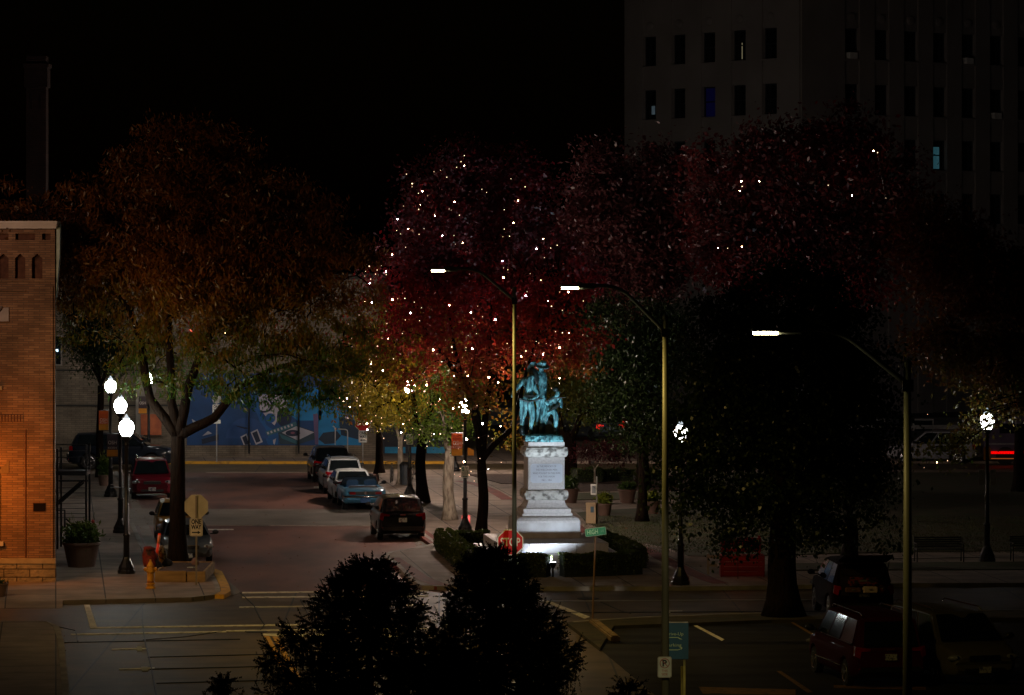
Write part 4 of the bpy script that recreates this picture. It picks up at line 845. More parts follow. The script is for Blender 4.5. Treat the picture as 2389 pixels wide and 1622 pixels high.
# ---------------------------------------------------------------- planters
def foliage_clump(name, parent, n, c, r, m, leaf=0.1, seed=1, up=0.3):
    g = np.random.default_rng(seed); C = g.normal(0, 0.45, (n, 3)) * np.array(r) + np.array(c)
    return leafmesh(name, C, leaf, leaf * 0.35, m, g, parent, droop=-up)
def leafmesh(name, C, l, wd, m, g, parent, droop=0.0, kind=None, cid=None):
    n = len(C); D = g.normal(0, 1, (n, 3)); W_ = g.normal(0, 1, (n, 3))
    if cid is not None:
        k = cid.max() + 1; D = D * 0.55 + g.normal(0, 0.7, (k, 3))[cid]; W_ = W_ * 0.45 + g.normal(0, 1, (k, 3))[cid]
    D[:, 2] -= droop * 2; D /= np.linalg.norm(D, axis=1)[:, None] + 1e-9
    S = np.cross(D, W_); S /= np.linalg.norm(S, axis=1)[:, None] + 1e-9
    s = g.uniform(0.6, 1.3, (n, 1)); N = np.cross(D, S)
    V = np.stack([C - D * l * s / 2, C + S * wd * s / 2 + N * wd * 0.15, C + D * l * s / 2, C - S * wd * s / 2 + N * wd * 0.15], 1).reshape(-1, 3)
    return npmesh(name, V, 4, m, parent, kind)
M_pot = mat('brown_pot', (0.17, 0.10, 0.075), 0.6, c2=(0.13, 0.075, 0.055), scale=2)
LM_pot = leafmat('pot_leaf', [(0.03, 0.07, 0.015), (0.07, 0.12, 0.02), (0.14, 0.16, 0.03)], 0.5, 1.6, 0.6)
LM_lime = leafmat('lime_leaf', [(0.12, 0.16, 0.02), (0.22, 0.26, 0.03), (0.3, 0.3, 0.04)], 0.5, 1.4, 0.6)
def planter(label, u, v, rtop, hgt, leaf, ph=0.45, seed=1, n=900, flowers=False):
    p = G(u, v, ZS); t = thing('plant_pot', label, 'planter', p, 0, 'big round street planters')
    MB().lathe([(rtop * 0.70, 0), (rtop * 0.93, hgt * 0.86), (rtop * 0.97, hgt * 0.87), (rtop, hgt * 0.9), (rtop, hgt), (rtop * 0.9, hgt), (rtop * 0.88, hgt * 0.92)], n=28).build('pot', M_pot, t, smooth=False)
    foliage_clump('foliage', t, n, (0, 0, hgt + ph * 0.4), (rtop * 0.8, rtop * 0.8, ph * 0.5), leaf, 0.2, seed, 0.35)
    st = MB(); g = random.Random(seed)
    for _ in range(9):
        a = g.uniform(0, 6.28); st.tube([(0, 0, hgt * 0.9), (0.4 * rtop * math.cos(a), 0.4 * rtop * math.sin(a), hgt + ph * 0.5), (0.7 * rtop * math.cos(a), 0.7 * rtop * math.sin(a), hgt + ph * g.uniform(0.8, 1.6))], 0.008, 4)
    st.build('stem', MATS['pot_leaf'], t)
    if flowers:
        f = MB(); f.ell((0.42, -0.2, hgt + 0.72), (0.06, 0.06, 0.06)); f.build('flower', mat('red_flower', (0.5, 0.03, 0.02), 0.6), t)
    return t
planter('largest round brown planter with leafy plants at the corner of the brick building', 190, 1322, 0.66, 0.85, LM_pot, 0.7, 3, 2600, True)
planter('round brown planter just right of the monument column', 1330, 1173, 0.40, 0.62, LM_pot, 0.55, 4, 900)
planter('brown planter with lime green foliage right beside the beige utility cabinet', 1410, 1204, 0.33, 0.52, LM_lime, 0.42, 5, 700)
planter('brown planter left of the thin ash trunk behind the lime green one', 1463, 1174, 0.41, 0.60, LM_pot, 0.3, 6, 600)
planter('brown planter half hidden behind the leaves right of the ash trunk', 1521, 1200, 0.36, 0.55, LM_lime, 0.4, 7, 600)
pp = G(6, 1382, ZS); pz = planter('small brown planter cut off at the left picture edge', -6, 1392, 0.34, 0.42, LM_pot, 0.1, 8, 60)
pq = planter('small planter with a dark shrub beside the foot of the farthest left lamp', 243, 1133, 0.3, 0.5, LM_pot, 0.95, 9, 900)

# ---------------------------------------------------------------- black metal stair frame by the brick building
Ys = 133.0; ks = Ys / F; b = Vector(((165 - CX) * Ys / F, Ys, ZS)); st = thing('metal_staircase', 'black metal stair platform with railings behind the brick building corner', 'staircase', b)
sx = lambda u: (u - 165) * ks; sz = lambda v: H - (v - V0) * ks - ZS
for u, v0_ in ((201, 1037), (134, 1047)):
    for dy in (0, 1.1): MB().box((sx(u), dy, sz(v0_) / 2), (0.07, 0.07, sz(v0_))).build('post', M_black, st)
for i, v_ in enumerate((1037, 1052, 1067, 1082)): MB().box((sx(160), -0.05, sz(v_)), (sx(201) - sx(119), 0.03, 0.035)).build('rail', M_black, st)
for v_ in (1138, 1150, 1162, 1174, 1186, 1198, 1208): MB().box((sx(162), -0.05, sz(v_)), (sx(203) - sx(122), 0.025, 0.02)).build('rung', M_black, st)
MB().box((sx(160), 0.5, sz(1104)), (sx(204) - sx(118), 1.2, 0.16)).build('platform', M_black, st); MB().box((sx(160), 0.5, sz(1124)), (sx(204) - sx(118), 0.08, 0.06)).build('platform_beam', M_black, st)
for dy in (0, 1.1):
    for dv in (0, 6): MB().tube([(sx(112), dy, sz(1190 + dv)), (sx(188), dy, sz(1124 + dv))], 0.03, 6).build('stair_stringer', M_black, st)
MB().tube([(sx(120), -0.1, sz(1190)), (sx(152), -0.1, sz(1190)), (sx(152), -0.1, sz(1232))], 0.035, 6).build('handrail', M_black, st)
MB().tube([(sx(155), -0.1, sz(1210)), (sx(178), -0.1, sz(1232))], 0.03, 6).build('brace', M_black, st)

# ---------------------------------------------------------------- beige cabinet, white box on post
p = G(1381, 1221, 0.16); cb = thing('utility_cabinet', 'beige metal utility cabinet standing on the grass beside a planter', 'cabinet', p, -0.25); M_bg = mat('beige_metal', (0.45, 0.34, 0.2), 0.5, c2=(0.38, 0.28, 0.17), scale=2)
MB().box((0, 0, 0.37), (0.40, 0.35, 0.74)).build('body', M_bg, cb, bevel=0.01); MB().box((0, 0, 0.78), (0.44, 0.39, 0.09)).build('lid', M_bg, cb, bevel=0.02); MB().box((-0.205, 0, 0.5), (0.02, 0.2, 0.24)).build('side_handle', M_bg, cb)
MB().box((0.05, -0.18, 0.56), (0.13, 0.02, 0.24)).build('blue_label', mat('blue_label', (0.05, 0.12, 0.18), 0.5), cb)
p = G(1391, 1218, 0.16); bx_ = thing('meter_box', 'white metal box fixed to a thin grey post behind the beige cabinet', 'box', p); zz2 = lambda v: H - (v - V0) * p.y / F - p.z; k = p.y / F
MB().box((0.02, 0.05, zz2(1112) / 2), (0.06, 0.05, zz2(1112))).build('post', M_steel, bx_)
MB().box((-6 * k, -0.02, zz2(1142)), (14 * k, 0.12, 25 * k)).build('box', M_signw, bx_, bevel=0.01); MB().box((-6 * k, -0.09, zz2(1142)), (9 * k, 0.015, 17 * k)).build('door', mat('box_grey', (0.3, 0.33, 0.36), 0.4), bx_)
MB().tube([(-8 * k, -0.1, zz2(1134)), (-2 * k, -0.1, zz2(1140))], 0.01, 5).build('latch', M_black, bx_)

# ---------------------------------------------------------------- benches
def bench(label, u, v):
    p = G(u, v, ZS); t = thing('park_bench', label, 'bench', p, 0.06, 'slatted metal benches on the path')
    for x in (-0.82, 0.82):
        MB().tube([(x, 0.25, 0), (x, 0.22, 0.45), (x, 0.34, 0.86)], 0.022, 6).build('rear_leg', M_black, t); MB().tube([(x, -0.25, 0), (x, -0.24, 0.44), (x, 0.22, 0.45)], 0.022, 6).build('front_leg', M_black, t)
        MB().tube([(x, -0.24, 0.44), (x, -0.22, 0.62), (x, 0.0, 0.66), (x, 0.28, 0.64)], 0.018, 6).build('armrest', M_black, t)
    s = MB(); [s.box((0, -0.22 + 0.07 * k, 0.455), (1.68, 0.05, 0.02)) for k in range(7)]; s.build('seat', M_black, t)
    s = MB(); [s.box((0, 0.25 + 0.02 * k, 0.53 + 0.075 * k), (1.68, 0.02, 0.05)) for k in range(5)]; s.build('backrest', M_black, t)
    return t
bench('slatted black bench on the path left of the right lamp post', 2191, 1311); bench('black bench cut off by the right picture edge', 2415, 1309)

# ---------------------------------------------------------------- litter bin and bicycles
def bicycle(label, u, v, rz, lean=0.05):
    t = thing('bicycle', label, 'bicycle', G(u, v, ZS), rz, 'bicycles parked by the pale trunk')
    for x in (-0.52, 0.52):
        w_ = MB().tube([(x + 0.34 * math.cos(R(a)), 0, 0.36 + 0.34 * math.sin(R(a))) for a in range(0, 361, 15)], 0.018, 5).build('wheel', M_black, t)
        s = MB(); [s.cyl((x, 0, 0.36), (x + 0.33 * math.cos(R(a)), 0, 0.36 + 0.33 * math.sin(R(a))), 0.003, n=3) for a in range(0, 360, 30)]; s.build('spokes', M_steel, w_)
    f = MB()
    for a, b_ in (((-0.52, 0, 0.36), (-0.05, 0, 0.32)), ((-0.05, 0, 0.32), (-0.18, 0, 0.86)), ((-0.15, 0, 0.78), (0.36, 0, 0.82)), ((-0.05, 0, 0.32), (0.36, 0, 0.76)), ((-0.52, 0, 0.36), (-0.16, 0, 0.78)), ((0.52, 0, 0.36), (0.35, 0, 0.94))): f.cyl(a, b_, 0.018, n=6)
    f.build('frame', mat('bike_frame', (0.05, 0.05, 0.06), 0.3), t)
    MB().tube([(0.30, -0.28, 0.86), (0.42, -0.26, 0.98), (0.36, -0.1, 1.0), (0.36, 0.1, 1.0), (0.42, 0.26, 0.98), (0.30, 0.28, 0.86)], 0.015, 5).build('handlebar', M_black, t)
    MB().ell((-0.2, 0, 0.9), (0.13, 0.06, 0.03)).build('saddle', M_black, t)
    return t
bicycle('dark bicycle seen end on, left of the whitewashed far trunk', 914, 1126, R(-93)); bicycle('dark bicycle standing right of the litter bin by the far lamp', 968, 1124, R(-62))
p = G(946, 1131, ZS); t = thing('litter_bin', 'dark litter bin between the pale trunk and the lamp post', 'bin', p); MB().lathe([(0.25, 0), (0.27, 0.9)], n=14).build('drum', mat('bin_grey', (0.04, 0.05, 0.06), 0.5), t); MB().lathe([(0.29, 0.9), (0.29, 0.96), (0.14, 1.08), (0.1, 1.08)], n=14).build('lid', M_black, t)
# red A-frame board by the lamp; red lit stall
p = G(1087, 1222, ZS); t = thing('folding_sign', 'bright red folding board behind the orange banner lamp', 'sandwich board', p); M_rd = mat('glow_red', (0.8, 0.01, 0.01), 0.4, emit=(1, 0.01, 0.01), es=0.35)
for s in (-1, 1):
    a_ = MB(); a_.add([(-0.17, s * 0.16, 0.0), (0.17, s * 0.16, 0.0), (0.17, s * 0.02, 0.34), (-0.17, s * 0.02, 0.34), (-0.17, s * 0.18, 0.0), (0.17, s * 0.18, 0.0), (0.17, s * 0.04, 0.34), (-0.17, s * 0.04, 0.34)], [(0, 1, 2, 3), (7, 6, 5, 4), (0, 4, 5, 1), (1, 5, 6, 2), (2, 6, 7, 3), (3, 7, 4, 0)]); a_.build('panel', M_rd, t)
p0 = G(1683, 1346, ZS); p1 = G(1782, 1346, ZS); c = (p0 + p1) / 2; wd = (p1 - p0).x
rs = thing('red_stall', 'red lit slatted wooden stall on the path behind the dark ginkgo', 'stall', c); M_rw = mat('red_boards', (0.32, 0.008, 0.008), 0.7, c2=(0.16, 0.004, 0.004), scale=2, scale3=(0.4, 1, 3))
for k in range(4): MB().box((0, 0, 0.09 + 0.165 * k), (wd, 0.04, 0.15)).build('front_board', M_rw, rs)
for s in (-1, 1): MB().box((s * wd / 2, 0.45, 0.35), (0.06, 0.9, 0.7)).build('side_panel', M_rw, rs); MB().box((s * (wd / 2 - 0.1), 0.9, 0.65), (0.08, 0.08, 1.3)).build('rear_post', M_rw, rs)
MB().box((0, 0.45, 0.67), (wd, 0.86, 0.04)).build('top_board', M_rw, rs); MB().box((0, 0.92, 1.08), (wd * 0.96, 0.04, 0.3)).build('back_board', M_rw, rs); MB().box((0, 0.92, 0.82), (wd * 0.96, 0.04, 0.12)).build('back_board', M_rw, rs)
lamp('POINT', (c.x - 0.2, c.y - 0.7, 1.3), 1.6, (1, 0.02, 0.01), 0.08, name='red_light')
t = thing('red_lantern', 'small red lantern glowing behind the leaves above the red stall', 'lantern', (c.x - 0.2, c.y - 0.7, 0)); MB().cyl((0, 0, 0.13), (0, 0, 1.42), 0.012, n=6).build('stand', M_black, t); MB().box((0, 0, 1.46), (0.1, 0.1, 0.06)).build('cap', M_black, t)
t = thing('white_stand', 'pale wooden post with two arms left of the red stall', 'stand', G(1652, 1340, ZS)); M_wp = mat('pale_wood', (0.4, 0.34, 0.28), 0.8); MB().box((0, 0, 0.35), (0.08, 0.06, 0.7)).build('post', M_wp, t); MB().box((0.16, 0, 0.3), (0.26, 0.05, 0.09)).build('arm', M_wp, t); MB().box((0.16, 0, 0.6), (0.26, 0.05, 0.09)).build('arm', M_wp, t)
# ---------------------------------------------------------------- monument
QY = 127.0; km = QY / F
M_gran = mat('granite', (0.50, 0.47, 0.46), 0.55, c2=(0.38, 0.35, 0.35), scale=14, bump=0.06, detail=10, thr=(0.3, 0.6))
M_gran2 = mat('rough_granite', (0.48, 0.46, 0.43), 0.8, c2=(0.13, 0.12, 0.11), scale=5.5, bump=1.0, detail=10, thr=(0.36, 0.52))
M_veined = mat('veined_granite', (0.50, 0.49, 0.50), 0.5, c2=(0.36, 0.33, 0.33), scale=2.2, bump=0.05, detail=12, thr=(0.35, 0.62), scale3=(1, 1, 0.7))
mc = Vector(((1270 - CX) * QY / F, QY + 1.15, ZS)); mon = thing('monument_pedestal', 'pale floodlit granite monument pedestal with an inscribed tablet, ringed by a hedge', 'monument', mc, STR * 1.0)
def mz(v, Y=QY): return H - (v - V0) * Y / F - ZS
def blk(name, wd, dp, z0, z1, m, cx=0, cy=0, bev=0.012, parent=mon):
    return MB().box((cx, cy, (z0 + z1) / 2), (wd, dp, z1 - z0)).build(name, m, parent, bevel=bev)
zs1 = 0.86
blk('plinth', 4.5, 4.9, 0, 0.52, M_veined, -0.1, -1.0); 
blk('lower_step', 1.05, 4.6, 0.52, zs1, M_veined, -1.48, -1.05); blk('lower_step', 1.62, 4.6, 0.523, zs1 - 0.003, M_veined, -0.135, -1.05); blk('lower_step', 1.1, 4.6, 0.52, zs1, M_veined, 1.235, -1.05)
zt2 = mz(1221); blk('die_base', 2.26, 2.26, zs1, zt2, M_veined, 0, 0)
def slabprof(name, prof, m, depth_ratio=1.0, rough=0, parent=mon, noise=0.0):
    mb = MB(); n = len(prof); g = random.Random(5)
    per = []
    for hw, z in prof:
        ring = []; K = 14 if noise else 1
        cs = [(-hw, -hw * depth_ratio), (hw, -hw * depth_ratio), (hw, hw * depth_ratio), (-hw, hw * depth_ratio)]
        for i in range(4):
            a, b = cs[i], cs[(i + 1) % 4]
            for q in range(K): ring.append((a[0] + (b[0] - a[0]) * q / K + g.uniform(-noise, noise), a[1] + (b[1] - a[1]) * q / K + g.uniform(-noise, noise), z + g.uniform(-noise, noise) * 0.5))
        per.append(ring)
    K = len(per[0]); vs = [p for r_ in per for p in r_]; fs = [(k * K + i, k * K + (i + 1) % K, (k + 1) * K + (i + 1) % K, (k + 1) * K + i) for k in range(n - 1) for i in range(K)]
    fs += [tuple(reversed(range(K))), tuple(range((n - 1) * K, n * K))]; mb.add(vs, fs); return mb.build(name, m, parent)
hz_ = lambda v: mz(v, QY + 0.5)
za = zt2; zb_ = mz(1206)
slabprof('rounded_shoulder', [(1.13, za), (1.12, za + 0.08), (1.06, za + 0.16), (0.96, zb_ - 0.01), (0.9, zb_)], M_gran)
blk('upper_step', 1.76, 1.76, zb_, mz(1199), M_gran); blk('upper_step', 1.68, 1.68, mz(1199), mz(1189), M_gran)
z0 = mz(1189); z1 = mz(1169); slabprof('concave_neck', [(0.80, z0), (0.74, z0 + 0.04), (0.69, z0 + 0.12), (0.655, z0 + 0.2), (0.64, z1)], M_gran)
def torus_(z0, z1, r): 
    n = 6; zc_ = (z0 + z1) / 2; hh = (z1 - z0) / 2
    return [(r - 0.1 + 0.1 * math.sin(math.pi * k / n), zc_ - hh * math.cos(math.pi * k / n)) for k in range(n + 1)]
slabprof('rough_moulding', torus_(mz(1169), mz(1145), 0.77), M_gran2, noise=0.014)
blk('die', 1.28, 1.28, mz(1145), mz(1069), M_gran)
slabprof('rough_moulding', torus_(mz(1069), mz(1045), 0.755), M_gran2, noise=0.014)
blk('cap', 1.28, 1.28, mz(1045), mz(1033), M_gran)
tab = MB(); tz = (mz(1084) + mz(1129)) / 2; tw_, thh = 1.14, mz(1084) - mz(1129)
P = [(-tw_ / 2 + .07, -thh / 2), (tw_ / 2 - .07, -thh / 2), (tw_ / 2, -thh / 2 + .07), (tw_ / 2, thh / 2 - .07), (tw_ / 2 - .07, thh / 2), (-tw_ / 2 + .07, thh / 2), (-tw_ / 2, thh / 2 - .07), (-tw_ / 2, -thh / 2 + .07)]
tab.plate([(x, z + tz) for x, z in P], -0.652, -0.635); tab = tab.build('tablet', mat('tablet_stone', (0.52, 0.55, 0.62), 0.5, c2=(0.46, 0.49, 0.56)), mon)
text('IN THE MEMORY OF\nTHE WISCONSIN MEN\nWHO FOUGHT IN THE WAR\nFOR THE UNION\n1861 - 1865', 0.095, mat('carved_letter', (0.16, 0.16, 0.2), 0.7), tab, (0, -0.654, tz), space=1.25, width=0.98, ext=0.001)
# bronze group
M_brz = mat('patina_bronze', (0.12, 0.36, 0.40), 0.5, 0.1, c2=(0.015, 0.06, 0.075), scale=5, bump=1.0, detail=9, thr=(0.4, 0.57), scale3=(2.6, 2.6, 0.9))
M_brd = mat('dark_bronze', (0.015, 0.03, 0.03), 0.5, 0.3, c2=(0.005, 0.01, 0.01), scale=4)
sbase = mz(1033)
stt = thing('bronze_statue', 'green patina bronze group of three soldiers on top of the granite pedestal', 'statue', (mc.x, mc.y, mc.z + sbase), 0.0)
def S(zx, zy, y=0.0, r=0.1, r2=None): 
    q = ((zx - 640) * 0.00245 - 0.03, y, (1262 - zy) * 0.00245, r); return q + ((r2,) if r2 else ())
mb = MB(); g = random.Random(2)
slabprof('bronze_plinth', [(0.66, 0), (0.67, 0.07), (0.65, 0.16), (0.62, 0.21), (0.5, 0.25)], M_brz, parent=stt, noise=0.02)
A = [S(400, 700, -.25, .17), S(430, 600, -.28, .18, .15), S(440, 500, -.33, .2, .16), S(410, 410, -.36, .19, .15), S(470, 350, -.42, .085), S(500, 310, -.46, .12),  # pelvis..head
     S(350, 390, -.35, .11), S(290, 470, -.4, .085), S(215, 540, -.42, .075), S(190, 640, -.42, .06),   # left arm
     S(500, 470, -.36, .11), S(580, 590, -.45, .085), S(500, 650, -.5, .07), S(400, 670, -.5, .055),    # right arm to the rifle
     S(350, 790, -.18, .14), S(345, 900, -.12, .11), S(335, 1010, -.02, .08), S(335, 1150, 0.02, .06), S(370, 1170, -.05, .05),  # rear leg
     S(470, 770, -.28, .14), S(485, 900, -.32, .105), S(465, 1030, -.28, .085), S(460, 1140, -.25, .06), S(430, 1160, -.36, .05)]
EA = [(0, 1), (1, 2), (2, 3), (3, 4), (4, 5), (3, 6), (6, 7), (7, 8), (8, 9), (3, 10), (10, 11), (11, 12), (12, 13), (0, 14), (14, 15), (15, 16), (16, 17), (17, 18), (0, 19), (19, 20), (20, 21), (21, 22), (22, 23)]
skin('striding_soldier', A, EA, M_brz, stt)
Bn = [S(640, 640, .12, .16), S(630, 540, .1, .15), S(620, 420, .08, .17, .13), S(605, 310, .06, .18, .12), S(610, 262, .04, .07), S(612, 225, 0, .105), S(610, 180, 0, .09),
      S(545, 300, .05, .1), S(460, 260, 0, .075), S(440, 215, -.03, .07), S(490, 150, -.08, .055), S(520, 125, -.1, .045),
      S(660, 310, .06, .09), S(670, 400, .04, .075), S(675, 480, 0, .06), S(665, 540, -.06, .05),
      S(580, 780, .1, .12), S(560, 900, .12, .095), S(560, 1150, .15, .06), S(650, 760, .0, .12), S(632, 880, -.06, .095), S(622, 1000, -.06, .075), S(620, 1150, -.05, .055), S(625, 1170, -.16, .045)]
EB = [(0, 1), (1, 2), (2, 3), (3, 4), (4, 5), (5, 6), (3, 7), (7, 8), (8, 9), (9, 10), (10, 11), (3, 12), (12, 13), (13, 14), (14, 15), (0, 16), (16, 17), (17, 18), (0, 19), (19, 20), (20, 21), (21, 22), (22, 23)]
skin('standing_soldier', Bn, EB, M_brz, stt)
Cn = [S(745, 800, -.1, .14), S(770, 720, -.15, .15), S(800, 660, -.2, .16, .13), S(820, 620, -.22, .08), S(855, 575, -.26, .095), S(850, 530, -.24, .085),
      S(740, 670, -.22, .09), S(700, 740, -.3, .07), S(670, 680, -.35, .055), S(880, 660, -.2, .09), S(905, 720, -.2, .07), S(888, 785, -.25, .055),
      S(800, 840, -.3, .12), S(825, 900, -.34, .105), S(822, 1000, -.3, .085), S(815, 1100, -.27, .065), S(835, 1165, -.36, .05),
      S(700, 860, 0, .12), S(670, 940, -.1, .1), S(680, 1060, .1, .08), S(760, 1130, .25, .06)]
EC = [(0, 1), (1, 2), (2, 3), (3, 4), (4, 5), (2, 6), (6, 7), (7, 8), (2, 9), (9, 10), (10, 11), (0, 12), (12, 13), (13, 14), (14, 15), (15, 16), (0, 17), (17, 18), (18, 19), (19, 20)]
skin('kneeling_soldier', Cn, EC, M_brz, stt)
def cloth(name, pts, y0, y1, m=M_brz):
    mb = MB(); mb.plate([S(a, b)[0::2][:2] for a, b in pts], y0, y1); return mb.build(name, m, stt, bevel=0.015)
cloth('coat_skirt', [(300, 640), (420, 660), (400, 880), (375, 930), (345, 900), (320, 1000), (300, 880)], -.34, -.16); cloth('coat_skirt', [(500, 640), (600, 660), (595, 760), (555, 795), (530, 700)], -.36, -.2)
cloth('coat_skirt', [(590, 640), (690, 640), (670, 800), (600, 760)], -.06, .1)
for zx_, z0_, z1_, yy_ in ((338, 1040, 1165, 0.0), (462, 1100, 1165, -.26), (561, 1040, 1160, .14), (621, 1010, 1160, -.06), (818, 1070, 1160, -.28)):
    MB().tube([S(zx_, z1_, yy_)[:3], S(zx_, z0_, yy_)[:3]], [0.095, 0.105], 10).build('boot', M_brd, stt, smooth=True)
# wide hat of the standing soldier, flag folds beside it
mb = MB(); mb.lathe([(0.25, 0.02), (0.25, 0.035), (0.13, 0.04), (0.12, 0.19), (0.07, 0.21)], n=18); o = mb.build('slouch_hat', M_brz, stt, smooth=False); q = S(628, 195, -.08); o.location = (q[0], q[1], q[2]); o.rotation_euler = (R(22), R(8), 0)
cloth('flag_fold', [(405, 270), (410, 200), (470, 125), (530, 120), (520, 180), (470, 220), (445, 285)], -.2, -.06); cloth('flag_fold', [(540, 150), (600, 120), (665, 112), (660, 180), (580, 190)], -.22, -.1)
o = MB().ell((0, 0, 0), (0.17, 0.12, 0.34), 12, 10).build('shadowed_cloak', M_brd, stt, smooth=True); q = S(510, 330, -.25); o.location = q[:3]; o.rotation_euler = (0, R(-14), 0)
cloth('belt', [(360, 590), (520, 590), (505, 628), (350, 615)], -.56, -.42, M_brd); cloth('cartridge_belt', [(690, 830), (865, 720), (868, 765), (700, 850)], -.42, -.3, M_brd)
cloth('strap', [(350, 500), (395, 440), (410, 340), (420, 345), (405, 450), (365, 515)], -.56, -.5, M_brd)
q0, q1 = S(430, 690, -.58), S(640, 640, -.5); MB().tube([S(300, 650, -.58)[:3], q0[:3], q1[:3]], [0.035, 0.03, 0.02], 6).build('rifle', M_brd, stt)
MB().tube([S(690, 680, -.4)[:3], S(800, 640, -.42)[:3], S(960, 628, -.42)[:3]], [0.03, 0.022, 0.014], 6).build('rifle', M_brd, stt)
o = MB().ell((0, 0, 0), (0.11, 0.12, 0.1), 12, 8).build('forage_cap', M_brd, stt, smooth=True); o.location = S(820, 515, -.22)[:3]
cloth('rock', [(600, 1160), (590, 1010), (650, 960), (720, 950), (770, 1010), (790, 1160)], -.05, .3, M_brd)
MB().tube([S(520, 120, 0)[:3], S(585, 0, 0)[:3], S(600, -40, 0)[:3]], 0.012, 5).build('flag_staff', M_brd, stt)

# hedge: four clipped runs, gaps in the middle of the front
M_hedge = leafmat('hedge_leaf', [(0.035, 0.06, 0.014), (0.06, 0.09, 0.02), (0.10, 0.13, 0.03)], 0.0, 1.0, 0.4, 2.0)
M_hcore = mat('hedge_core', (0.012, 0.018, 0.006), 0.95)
def hedge(label, pts, wd=0.75, hgt=0.78, seed=1):
    P = [G(u, v, ZS) for u, v in pts]; c = sum(P, Vector()) / len(P); t = thing('hedge', label, 'hedge', c, 0, 'clipped hedges round the monument'); g = np.random.default_rng(seed)
    Q = [p - c for p in P]; core = MB(); C = []
    for a, b in zip(Q, Q[1:]):
        L_ = (b - a).length; nrm = Vector((-(b - a).y, (b - a).x, 0)).normalized(); n = int(L_ * 1300)
        s = g.uniform(-0.15, L_ + 0.15, n); an = g.uniform(0, math.pi, n) ; rr = 1 - np.abs(g.normal(0, 0.07, n))
        ca_, sa_ = np.cos(an), np.sin(an); ex = 0.42
        off = np.sign(ca_) * np.abs(ca_) ** ex * wd / 2 * rr; hh = np.abs(sa_) ** ex * hgt * rr * (1 + 0.05 * np.sin(s * 5 + seed))
        dv = (b - a).normalized()
        C.append(np.stack([a.x + dv.x * s + nrm.x * off, a.y + dv.y * s + nrm.y * off, hh], 1))
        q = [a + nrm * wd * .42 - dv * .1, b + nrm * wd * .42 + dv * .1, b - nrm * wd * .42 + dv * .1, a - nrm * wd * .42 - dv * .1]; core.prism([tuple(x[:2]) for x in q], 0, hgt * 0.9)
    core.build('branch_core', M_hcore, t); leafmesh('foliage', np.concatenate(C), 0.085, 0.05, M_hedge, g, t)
    return t
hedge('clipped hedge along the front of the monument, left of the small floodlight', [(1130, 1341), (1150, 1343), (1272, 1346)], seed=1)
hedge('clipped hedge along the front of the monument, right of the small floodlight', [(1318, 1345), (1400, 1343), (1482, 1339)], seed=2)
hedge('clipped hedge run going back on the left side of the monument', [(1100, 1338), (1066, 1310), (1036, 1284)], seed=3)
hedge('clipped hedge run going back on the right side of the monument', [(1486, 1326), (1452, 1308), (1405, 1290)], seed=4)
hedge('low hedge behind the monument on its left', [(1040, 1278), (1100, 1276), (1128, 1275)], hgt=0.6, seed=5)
for sd in range(3):
    hedge(('first', 'second', 'third')[sd] + ' dark shrub row counted from the monument on the mulch bed', [(1345 + 70 * sd, 1126 - 3 * sd), (1395 + 70 * sd, 1125 - 3 * sd)], 1.1, 0.7 - 0.1 * sd, 10 + sd)
# floodlights
def flood(label, u, v, h, target, power, angle, col_=(0.75, 0.88, 1.0), face=1):
    p = G(u, v, ZS); t = thing('flood_light', label, 'floodlight', p, 0); MB().cyl((0, 0, 0), (0, 0, h - 0.1), 0.03, n=8).build('stem', M_black, t); MB().lathe([(0.05, -0.12), (0.10, -0.05), (0.115, 0.04), (0.11, 0.07)], (0, 0, h), 12).build('head', M_black, t, smooth=True)
    MB().lathe([(0.095, 0.071), (0.095, 0.078)], (0, 0, h), 12).build('lens', mat('flood_lens', (1, 1, 1), emit=(0.8, 0.9, 1), es=25), t)
    lamp('SPOT', (p.x, p.y + 0.14, p.z + h + 0.1), power, col_, 0.06, target, angle, 0.6, 'flood_beam'); return t
flood('small dark floodlight on a stem in the gap of the front hedge', 1290, 1346, 0.42, (mc.x, mc.y, 4.4), 1500, 66)
p_ = G(1243, 1322, ZS); t = thing('ground_spotlight', 'small bright spotlight tucked between the front hedge and the monument step', 'floodlight', (p_.x, mc.y - 3.62, ZS))
MB().box((0, 0, 0.3), (0.16, 0.1, 0.12)).build('head', M_black, t); MB().box((0, 0, 0.12), (0.04, 0.04, 0.24)).build('stem', M_black, t); MB().box((0, 0.0, 0.372), (0.12, 0.08, 0.02)).build('lens', MATS['flood_lens'], t)
lamp('POINT', (p_.x, mc.y - 3.62, ZS + 0.52), 18, (0.75, 0.88, 1.0), 0.03, name='spot_glow')
for dx in (-1.3, 1.4): lamp('SPOT', (mc.x + dx, mc.y - 4.1, 0.95), 950, (0.72, 0.88, 1.0), 0.08, (mc.x, mc.y, 6.4), 34, 0.9, 'statue_beam')
for i_, dx in enumerate((-1.3, 1.4)):
    t = thing('ground_spotlight', ('low statue spotlight behind the front hedge on the left', 'low statue spotlight behind the front hedge on the right')[i_], 'floodlight', (mc.x + dx, mc.y - 4.2, ZS)); MB().box((0, 0, 0.45), (0.2, 0.14, 0.14)).build('head', M_black, t); MB().box((0, 0, 0.19), (0.04, 0.04, 0.38)).build('stem', M_black, t)

